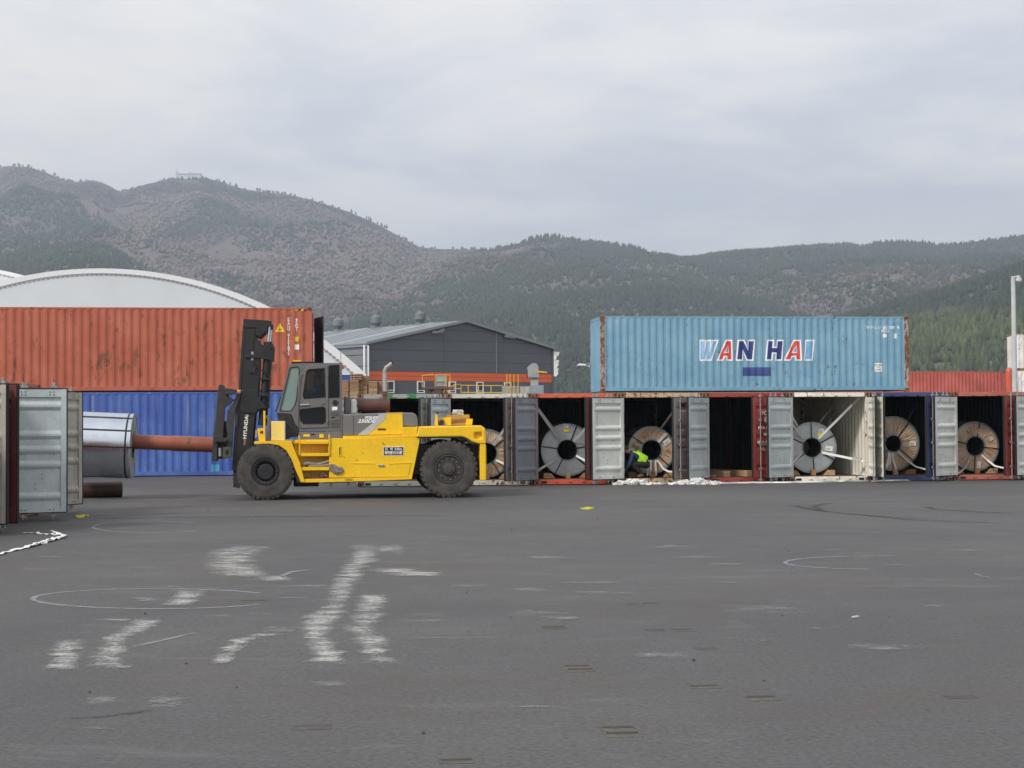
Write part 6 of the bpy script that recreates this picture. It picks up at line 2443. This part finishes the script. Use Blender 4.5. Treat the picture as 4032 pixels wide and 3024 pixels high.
# interior
s0 = fl(ZC(930, 860), 1.2)
st = MB()
st.box(s0[0] - .28, s0[0] + .22, .95, 1.45, s0[1] - .25, s0[1] - .12)
st.prism([(s0[0] + .14, s0[1] - .12), (s0[0] + .26, s0[1] - .12), (s0[0] + .32, s0[1] + .55), (s0[0] + .22, s0[1] + .55)], .97, 1.43)
st.box(s0[0] - .1, s0[0] + .1, 1.05, 1.35, f0[1] + .05, s0[1] - .251)
st.build('driver_seat', FB, FK, .02)
wp_ = fl(ZC(600, 830), 1.2)
sw = MB()
sw.lathe([(.17, -.012), (.185, 0), (.17, .012), (.16, 0), (.17, -.012)], (wp_[0], 1.2, wp_[1]), (-.45, 0, 1), 24)
sw.beam((wp_[0] - .165, 1.2, wp_[1] - .07), (wp_[0] + .165, 1.2, wp_[1] + .07), .02, .02)
sw.cyl((wp_[0], 1.2, wp_[1]), (wp_[0] - .22, 1.2, wp_[1] - .45), .025, n=8)
sw.build('steering_wheel', FB, FK, recalc=False)

# driver, seated facing left
h0 = fl(ZC(850, 470), 1.2)
dr = empty('person', FO + E1 * h0[0] + E2 * 1.2 + Vector((0, 0, s0[1] - .12)), YAW)
tag(dr, 'driver in dark clothes and cap sitting in the grey cab of the forklift', 'person')
hz = h0[1] - (s0[1] - .12)
J = {'pelvis': (.06, 0, .10, .12), 'belly': (.06, 0, .26, .12), 'chest': (.05, 0, .42, .135), 'neckb': (.04, 0, .52, .07), 'neck': (.02, 0, .57, .05), 'head': (-.01, 0, .67, .088), 'chin': (-.05, 0, .63, .06)}
E = [('pelvis', 'belly'), ('belly', 'chest'), ('chest', 'neckb'), ('neckb', 'neck'), ('neck', 'head'), ('head', 'chin')]
for s, sy in (('n', -1), ('f', 1)):
    J.update({s + 'sh': (.05, sy * .18, .45, .06), s + 'el': (-.05, sy * .22, .24, .048), s + 'wr': (-.26, sy * .15, .27, .035), s + 'hand': (-.32, sy * .14, .30, .034),
              s + 'hip': (.02, sy * .10, .09, .09), s + 'kn': (-.36, sy * .12, .10, .07), s + 'an': (-.46, sy * .12, -.28, .045), s + 'toe': (-.60, sy * .12, -.32, .04)})
    E += [('chest', s + 'sh'), (s + 'sh', s + 'el'), (s + 'el', s + 'wr'), (s + 'wr', s + 'hand'), ('pelvis', s + 'hip'), (s + 'hip', s + 'kn'), (s + 'kn', s + 'an'), (s + 'an', s + 'toe')]
    fingers(J, E, s + 'hand', s + 'wr', s, (-1, 0, .1), (0, 0, 1), (0, 1, 0))
for k in J:
    x, y, z, r = J[k]
    J[k] = (x, y, z + (hz - .67 if z > .5 else (hz - .67) * max(0, z) / .5 if z > 0 else 0), r)
grow('body', J, E, [SKIN, NAVY, DARKPANT, BOOT], wseg, 'pelvis', dr)
MB().lathe([(.098, -.02), (.10, .02), (.09, .06), (.06, .088), (0, .098)], (-.01, 0, hz + .025), (-.1, 0, 1), 18).build('cap', CAPM, dr)

# lamp post and box in front of the cab
slab('lamp_post', Z1, [(491, 866), (507, 866), (507, 1116), (457, 1116), (441, 1012), (491, 1008)], .14, .34, FY, bevel=.008)
slab('reflector', Z1, [(466, 1031), (489, 1031), (489, 1052), (466, 1052)], .134, .1398, plain('red reflector', (.15, .015, .01), .3), bevel=0)
slab('tank_box', Z1, [(556, 951), (667, 951), (667, 1110), (556, 1110)], .10, .52, FYD, bevel=.01)
slab('tilt_cylinder', Z1, [(508, 905), (530, 905), (560, 950), (545, 1108), (512, 1108), (530, 960)], .6, .75, FG, bevel=.01)
slab('front_lamp', Z1, [(425, 1020), (441, 1030), (441, 1080), (420, 1088)], .3, .5, CHROME, bevel=.01)

# ladder
for pts in (((345, 200), (350, 330), (358, 480), (352, 660)), ((1045, 180), (1048, 300), (1055, 420), (1035, 520), (1050, 650))):
    q = [fl(ZD(*p), .10) for p in pts]
    MB().tube([(x, .10, z) for x, z in q], .017, 8).build('ladder_rail', FY, FK, recalc=False)
for (x0, x1, y0_, y1_, d0) in ((380, 1022, 335, 404, .10), (380, 1040, 612, 690, .10), (385, 1040, 938, 1022, .085)):
    slab('step_tread', ZD, [(x0, y0_ + 6), (x1, y0_), (x1, y1_ - 4), (x0, y1_)], d0, d0 + .02, FY, bevel=.003)
    a, b = fl(ZD(x0 + 4, y0_ + 12), d0), fl(ZD(x1 - 4, y0_ + 8), d0)
    MB().box(a[0], b[0], d0 + .0202, .4398, b[1] - .012, b[1]).build('step_plate', FY, FK)
slab('recess_floor', ZD, [(420, 1195), (1630, 1185), (1630, 1205), (425, 1222)], .12, .4398, FBD, bevel=0)

# sling and shackles lying on the steps
CLOTH = plain('dusty grey sling cloth', (.23, .20, .175), .9, 0, .25, 8, .5)


def fpt(zf, x, y, ly):
    q = fl(zf(x, y), ly)
    return FO + E1 * q[0] + E2 * ly + Vector((0, 0, q[1]))


sl = MB()
S3 = lambda pts, ly: [fpt(ZD, x, y, ly + .01 * (k % 2)) for k, (x, y) in enumerate(pts)]
sl.tube(S3([(440, 905), (480, 860), (560, 850), (680, 878), (820, 875), (960, 830), (1080, 785), (1170, 775), (1205, 820), (1190, 880), (1120, 890), (960, 900), (760, 915), (560, 920)], .20), .040, 8)
sl.tube(S3([(480, 900), (520, 820), (600, 830), (720, 868), (860, 860), (980, 812)], .26), .040, 8)
sl.tube(S3([(1080, 880), (1090, 960), (1150, 1040), (1230, 1085), (1290, 1060), (1350, 1030), (1330, 985), (1220, 950), (1130, 905)], .11), .042, 8)
sl.tube(S3([(1110, 900), (1180, 990), (1260, 1060)], .09), .04, 8)
tag(sl.build('cloth_sling', CLOTH, None, recalc=False), 'dusty grey cloth sling draped over the lowest yellow step', 'sling')
shk = MB()
shk.tube(S3([(640, 1195), (700, 1185), (770, 1190), (800, 1130), (860, 1180), (940, 1165), (1000, 1190)], .22), .017, 8, mi=0)
shk.tube(S3([(620, 1060), (630, 1140), (700, 1110), (770, 1110)], .25), .012, 8, mi=1)
shk.tube(S3([(890, 1060), (855, 1120), (880, 1150)], .2), .014, 8, mi=1)
shk.tube(S3([(900, 1065), (940, 1120), (1000, 1150)], .2), .016, 8, mi=1)
tag(shk.build('shackles', [plain('red hook paint', (.42, .04, .05), .5), M['galv']], None, recalc=False), 'red hooks and steel shackles lying under the lowest yellow step', 'shackles')

# mast
MY0, MY1 = .80, .98
rail = [(612, 90), (640, 82), (860, 90), (885, 270), (860, 400), (930, 620), (940, 930), (922, 1300), (905, 1640)]
rail_px = [ZM(*p) for p in rail] + [ZB(*p) for p in ((1000, 380), (950, 450), (905, 1000), (900, 1150), (720, 1330), (690, 1620), (480, 1612), (520, 1000), (560, 360))]
rail_px += [ZM(*p) for p in ((515, 1500), (560, 800))]
poly = [fl(p, MY0) for p in rail_px]
for y0 in (MY0, 2.02):
    MB().prism(poly, y0, y0 + .18).build('mast_rail', FB, FK, .01)
hd = [ZM(*p) for p in ((608, 78), (1110, 108), (1192, 130), (1188, 236), (1088, 232), (1080, 300), (930, 440), (850, 400), (885, 265), (615, 262))]
hpoly = [fl(p, MY0 - .03) for p in hd]
for y0 in (MY0 - .03, 2.02):
    MB().prism(hpoly, y0, y0 + .21).build('mast_head', FB, FK, .008)
a, b = fl(ZM(630, 90), 1.0), fl(ZM(860, 250), 1.0)
MB().box(a[0], b[0], .981, 2.019, b[1], a[1] - .01).build('mast_crossbeam', FB, FK, .01)
a, b = fl(ZB(560, 400), 1.0), fl(ZB(900, 700), 1.0)
MB().box(a[0] + .02, b[0] - .05, .981, 2.019, b[1], a[1]).build('mast_crossbeam', FB, FK, .01)
a, b = fl(ZB(540, 1350), 1.0), fl(ZB(700, 1550), 1.0)
MB().box(a[0], b[0], .981, 2.019, b[1], a[1]).build('mast_crossbeam', FB, FK, .01)
# bright edge seams of the inner rail
for seam in ([ZM(640, 270), ZM(610, 700), ZM(570, 1300), ZM(555, 1640)], [ZM(835, 280), ZM(822, 480), ZM(800, 660), ZM(785, 930)], [ZM(815, 280), ZM(800, 480), ZM(782, 660)]):
    q = [fl(p, MY0 - .012) for p in seam]
    MB().tube([(x, MY0 - .012, z) for x, z in q], .010, 6).build('mast_hose', FBD, FK, recalc=False)
for (x0, y0_, x1, y1_) in ((775, 750, 825, 820), (768, 850, 818, 930)):
    slab('hose_clamp', ZM, [(x0, y0_), (x1, y0_), (x1, y1_), (x0, y1_)], MY0 - .03, MY0 - .0005, M['galv'], bevel=.004)
slab('mast_bracket', ZM, [(865, 465), (925, 505), (970, 520), (985, 598), (1020, 612), (1245, 638), (1258, 665), (1246, 960), (1190, 955), (1190, 920), (900, 880), (650, 880), (660, 820), (850, 800)], MY0 - .05, MY0 - .001, FB, mirror=False, bevel=.008)
slab('mast_bracket', ZM, [(865, 465), (925, 505), (970, 520), (985, 598), (1020, 612), (1245, 638), (1258, 665), (1246, 960), (1190, 955), (1190, 920), (900, 880), (650, 880), (660, 820), (850, 800)], MY0 + .3, MY0 + .34, FB, bevel=.008)
a = fl(ZM(1190, 695), MY0 - .05)
MB().cyl((a[0], MY0 - .056, a[1]), (a[0], MY0 - .0505, a[1]), .035, n=16).build('pivot_hole', M['dark'], FK)
slab('mast_box', ZM, [(725, 1065), (865, 1065), (862, 1190), (722, 1180)], MY0 - .05, MY0 - .001, FB, bevel=.006)
slab('mast_plate', ZB, [(668, 0), (700, -40), (960, -40), (1002, 0), (1012, 110), (1100, 220), (1195, 345), (1130, 350), (1000, 385), (955, 450), (690, 440), (650, 370)], MY0 - .06, MY0 - .001, FB, bevel=.01)
slab('mast_plate', ZB, [(1010, 50), (1225, 50), (1222, 105), (1012, 105)], MY0 - .03, MY0 + .2, FB, bevel=.006)
slab('mast_plate', ZM, [(930, 1275), (1160, 1290), (1160, 1335), (930, 1320)], MY0 - .03, MY0 + .2, FB, bevel=.006)
yq = MY0 + .12
rodp = [fl(ZM(1140, 225), yq), fl(ZM(1118, 600), yq), fl(ZM(1090, 920), yq), fl(ZB(1090, 700), yq)]
for off in (0, 1.2):
    V4 = lambda q: (q[0], yq + off, q[1])
    MB().cyl(V4(rodp[0]), V4(rodp[1]), .037, n=14).build('lift_rod', CHROME, FK, recalc=False)
    MB().cyl(V4(rodp[1]), V4(rodp[3]), .086, n=18).cyl(Vector(V4(rodp[1])) + Vector((0, 0, -.06)), Vector(V4(rodp[1])) + Vector((0, 0, .06)), .10, n=18).build('lift_cylinder', FB, FK, recalc=False)
a = [fl(p, .74) for p in (ZM(810, 960), ZM(870, 1060), ZM(960, 1120), ZM(1090, 1170), ZM(1160, 1270), ZM(1155, 1500), ZB(1245, 60), ZB(1240, 350))]
MB().tube([(x, .74, z) for x, z in a], .016, 8).build('hydraulic_hose', M['rubber'], FK, recalc=False)
a = [fl(p, .7) for p in (ZB(1480, 110), ZB(1430, 260), ZB(1370, 430))]
MB().tube([(x, .7, z) for x, z in a], .014, 6).build('mirror_stay', FB, FK, recalc=False)
slab('mud_flap', Z1, [(245, 1340), (300, 1340), (300, 1500), (245, 1490)], .9, .93, FBD, bevel=.003)
# lettering on the mast, reading upwards
p, q = fl(ZB(745, 970), MY0), fl(ZB(790, 480), MY0)
up = Vector((q[0] - p[0], 0, q[1] - p[1]))
ln = up.length
up.normalize()
rt = Vector((-up.z, 0, up.x))
mid = Vector(((p[0] + q[0]) / 2, MY0 - .0025, (p[1] + q[1]) / 2))
me = text_mesh('HYUNDAI', .2, offset=.006)
w_ = max(v.co.x for v in me.vertices) - min(v.co.x for v in me.vertices)
h_ = max(v.co.y for v in me.vertices) - min(v.co.y for v in me.vertices)
for v in me.vertices:
    v.co = mid + up * (v.co.x * ln / w_) + rt * (v.co.y * .085 / h_ * 1.0)
me.materials.clear()
me.materials.append(M['white'])
obj('lettering', me, FK)
# short red and grey mark under the name
p, q = fl(ZB(740, 1100), MY0), fl(ZB(765, 985), MY0)
mid2 = Vector(((p[0] + q[0]) / 2, MY0 - .0025, (p[1] + q[1]) / 2))
for dx, w2, m_ in ((.012, .020, plain('red mark', (.45, .03, .05), .5)), (-.018, .022, M['galv'])):
    c = mid2 - rt * dx
    MB().beam(c - up * .07, c + up * .07, .001, w2, up=rt).build('emblem', m_, FK)

# carriage and boom
slab('carriage_post', ZB, [(213, -135), (320, -120), (335, -60), (470, -50), (560, -30), (560, 30), (420, 40), (420, 130), (540, 170), (500, 200), (330, 340), (320, 620), (300, 930), (300, 1040), (190, 1050), (180, 1430), (70, 1425), (100, 930), (150, 560), (190, 60)], .66, .86, FBD, bevel=.008)
slab('carriage_post', ZB, [(213, -135), (320, -120), (335, 340), (320, 620), (300, 1040), (190, 1430), (70, 1425), (100, 930), (150, 560), (190, 60)], 2.14, 2.34, FBD, bevel=.008)
slab('carriage_arm', ZB, [(590, -10), (660, 0), (655, 110), (550, 395), (525, 640), (490, 1150), (475, 1240), (360, 1130), (400, 985), (395, 880), (365, 720), (372, 580), (390, 390), (505, 255), (560, 120)], .70, .84, plain('grey black arm', (.035, .036, .040), .5, 0, .2, 4, .1), bevel=.01)
slab('carriage_arm', ZB, [(590, -10), (660, 0), (655, 110), (550, 395), (525, 640), (490, 1150), (475, 1240), (360, 1130), (400, 985), (395, 880), (365, 720), (372, 580), (390, 390), (505, 255), (560, 120)], 2.16, 2.30, FBD, bevel=.01)
slab('carriage_block', ZB, [(300, 1140), (480, 1145), (480, 1330), (420, 1380), (290, 1365)], .60, .84, plain('dull olive steel', (.06, .057, .045), .6, 0, .3, 6, .2), bevel=.008)
slab('carriage_block', ZB, [(350, 1205), (412, 1205), (412, 1290), (350, 1290)], .594, .5995, M['dark'], bevel=0)
c0 = fl(ZB(240, 1160), .62)
c1 = fl(ZB(240, 1330), .62)
MB().cyl((c0[0], .64, c0[1]), (c1[0], .64, c1[1]), .035, n=14).build('carriage_roller', M['galv'], FK, recalc=False)
c0, c1 = fl(ZB(585, 470), .75), fl(ZB(570, 730), .75)
MB().cyl((c0[0], .75, c0[1]), (c1[0], .75, c1[1]), .035, n=12).build('carriage_roller', FBD, FK, recalc=False)
slab('side_shift_cylinder', ZB, [(340, 30), (560, 20), (560, 65), (340, 75)], .58, .68, FBD, bevel=.01)
slab('yellow_tip', ZB, [(585, -25), (660, -25), (660, 5), (585, 8)], .66, .6995, FY, bevel=.002)
slab('pink_tip', ZB, [(585, 9), (660, 6), (660, 50), (588, 52)], .66, .6995, plain('pink sticker', (.35, .08, .14), .6), bevel=.002)
slab('carriage_clamp', ZB, [(130, 930), (200, 910), (330, 960), (390, 940), (400, 1010), (330, 1040), (135, 1045)], .58, .6598, FBD, bevel=.01)
c0, c1 = fl(ZB(120, 1000), .87), fl(ZB(300, 1380), .87)
MB().box(c0[0] + .02, c0[0] + .24, .861, 2.139, c1[1], c0[1] + .45).build('carriage_beam', FBD, FK, .01)
c0 = fl(ZB(210, -60), .87)
MB().box(c0[0] + .03, c0[0] + .14, .861, 2.139, c0[1] - .25, c0[1]).build('carriage_beam', FBD, FK, .01)
BY = 1.5
Kb = (FO.y + BY) / F
b0, b1, bm_ = fl(Z8(1425, 1279), BY), fl(Z8(888, 1258), BY), fl(Z8(1150, 1268), BY)
dirb = (Vector((b1[0], 0, b1[1])) - Vector((b0[0], 0, b0[1]))).normalized()
rb = 50 * .5877 * Kb
boom = MB()
P0, P1, PM = Vector((b0[0], BY, b0[1])), Vector((b1[0], BY, b1[1])), Vector((bm_[0], BY, bm_[1]))
boom.cyl(P0 - dirb * .05, PM, rb * 1.02, n=32)
boom.cyl(PM + dirb * .0005, P1 + dirb * 1.25, rb * .965, n=32)
boom.lathe([(rb * 1.02, 0), (rb * 1.035, .01), (rb * 1.035, .04), (rb * .99, .05)], PM - dirb * .2, dirb, 32)
boom.build('boom', BOOMM, FK, recalc=False)
# carried coil on the boom
cf = fl(Z8(893, 1287), BY)
Rc = 126 * Kb
fc = FO + E1 * cf[0] + E2 * BY + Vector((0, 0, cf[1]))
tl = math.atan2(dirb.z, -dirb.x)
cc = coil('bright zinc coil hanging on the forklift boom beside the blue container', fc, YAW + R(90), Rc, .305, 1.45, 'zinc', (152, 182, 122, 60, -60), seed=40, tilt=tl, face2=True)
MB().lathe([(Rc + .003, .085), (Rc + .009, .085), (Rc + .009, .125), (Rc + .003, .125)], (0, 0, 0), (0, 1, 0), 64).build('band', M['band'], cc, recalc=False)
# pipe on the ground
pa, pb = at_ground(480, 1957), at_ground(250, 1962)
pd = (pb - pa).normalized()
rp_ = .195
pp = MB().cyl(pa + Vector((0, 0, rp_)), pa + pd * 2.6 + Vector((0, 0, rp_)), rp_, n=28, caps=False)
pp.lathe([(rp_, 0), (rp_ - .02, 0), (rp_ - .02, .6), (0, .6)], pa + Vector((0, 0, rp_)), pd, 28)
tag(pp.build('steel_pipe', paint('dark rust pipe', (.055, .028, .022), .5, .3, fade=(.08, .04, .03)), None, recalc=False), 'dark rusty steel pipe lying on the asphalt below the carried coil', 'pipe')
# ------------------------------------------------------------------ containers far behind on the right
RD = 115.0
rp1 = at_depth(3958, 1463, RD)
rorg = Vector((rp1.x, rp1.y, 0)) - E1 * 12.192 + E2 * CW
zb = rp1.z - 2.591
c1, _ = container('long red container on top of a stack far behind the row', rorg, YAW - R(90), 12.192, 2.591, P['farred'], open_end=False, z=zb, end_doors=None)
c0, _ = container('red container at the bottom of the far stack behind the row', rorg, YAW - R(90), 12.192, zb - .02, P['farred'], open_end=False)
rorg2 = rorg + E2 * 3.2 - E1 * .6
c2, _ = container('second long red container just behind the far red one', rorg2, YAW - R(90), 12.192, 2.60, P['farred'], open_end=False, z=zb + .12)
c3, _ = container('red container under the second one of the far stack', rorg2, YAW - R(90), 12.192, zb + .10, P['farred'], open_end=False)
# bulging orange cover at the end of the red container
TD = 108.0
a = at_depth(3972, 1480, TD)
rr = 12.5 * TD / F
prof = [(rr * .9, 0), (rr, .2), (rr, a.z + .0), (rr * .92, a.z + .35), (rr * .6, a.z + .55), (0, a.z + .62)]
tk = MB().lathe(prof, (a.x, TD, 0), (0, 0, 1), 20)
tag(tk.build('round_tank', plain('orange tank paint', (.60, .10, .05), .45, 0, .1, 1), None, recalc=False), 'orange round-topped tank between the far red and white containers', 'tank')
# white containers, three high
wp1 = at_depth(3985, 1313, 111.0)
WYW = R(-9)
W1 = Vector((math.cos(WYW), math.sin(WYW), 0))
worg_ = Vector((wp1.x, wp1.y, 0)) + Vector((-math.sin(WYW), math.cos(WYW), 0)) * CW
hts = wp1.z / 3.0
for k, lab in enumerate(('white container at the bottom of the tall far stack', 'stained white container in the middle of the tall far stack', 'white container with a rusty corner on top of the tall far stack')):
    container(lab, worg_ + W1 * (.12 * (k % 2)), WYW - R(90), 6.058, hts - .02, P['farwhite'], open_end=False, z=k * hts, frame=P['post_rust'] if k == 2 else P['farwhite'])

# bare tree by the lamp post
def bare_tree(label, base, h, seed, spread=.5):
    rnd = random.Random(seed)
    t = empty('bare_tree', base)
    tag(t, label, 'tree')
    tw = MB()
    tr_ = MB()

    def grow_(p, d, ln, r, lev, dst):
        pts, rr = [p], [r]
        n = 4
        for i in range(n):
            d = (d + Vector((rnd.gauss(0, .10), rnd.gauss(0, .10), .03))).normalized()
            p = p + d * ln / n
            pts.append(p)
            rr.append(r * (1 - .55 * (i + 1) / n))
        dst.tube(pts, r, 5 if lev < 2 else 3, rr=rr)
        if lev >= 4:
            return
        for k in range(3 if lev else 5):
            q = pts[rnd.randint(2, n)]
            a = rnd.uniform(0, 6.28)
            nd_ = (d + Vector((math.cos(a), math.sin(a), rnd.uniform(-.1, .5))) * spread).normalized()
            grow_(q, nd_, ln * rnd.uniform(.5, .75), rr[-1] * rnd.uniform(.6, .9) + .001, lev + 1, tw)
    grow_(Vector((0, 0, 0)), Vector((0, 0, 1)), h * .45, h * .011, 0, tr_)
    bark = plain('grey brown bark', (.12, .085, .065), .9, 0, .3, 8, .3)
    tr_.build('trunk', bark, t, recalc=False)
    tw.build('crown', bark, t, recalc=False)
    return t


b1 = at_depth(3900, 1500, 79.0)
bare_tree('bare twiggy tree before the far white containers', (b1.x + 1.3, 80.0, 0), 5.4, 3, .55)
bare_tree('thin bare sapling left of the twiggy tree', (b1.x - .2, 82.0, 0), 4.9, 8, .4)

# ------------------------------------------------------------------ air
def haze_box():
    m = bpy.data.materials.new('haze air')
    m.use_nodes = True
    nt = m.node_tree
    nt.nodes.clear()
    out = nd(nt, 'ShaderNodeOutputMaterial')
    pv = nd(nt, 'ShaderNodeVolumePrincipled')
    pv.inputs['Color'].default_value = (.72, .84, 1.0, 1)
    pv.inputs['Density'].default_value = HAZE
    pv.inputs['Anisotropy'].default_value = 0.2
    nt.links.new(pv.outputs[0], out.inputs['Volume'])
    o = MB().box(-7100, 7100, -450, 7100, -3.5, 900).build('haze', m)
    o['kind'] = 'stuff'
    o['label'] = 'pale bluish haze in the air over the yard and hills'
    return o


HAZE = 0.00019
haze_box()
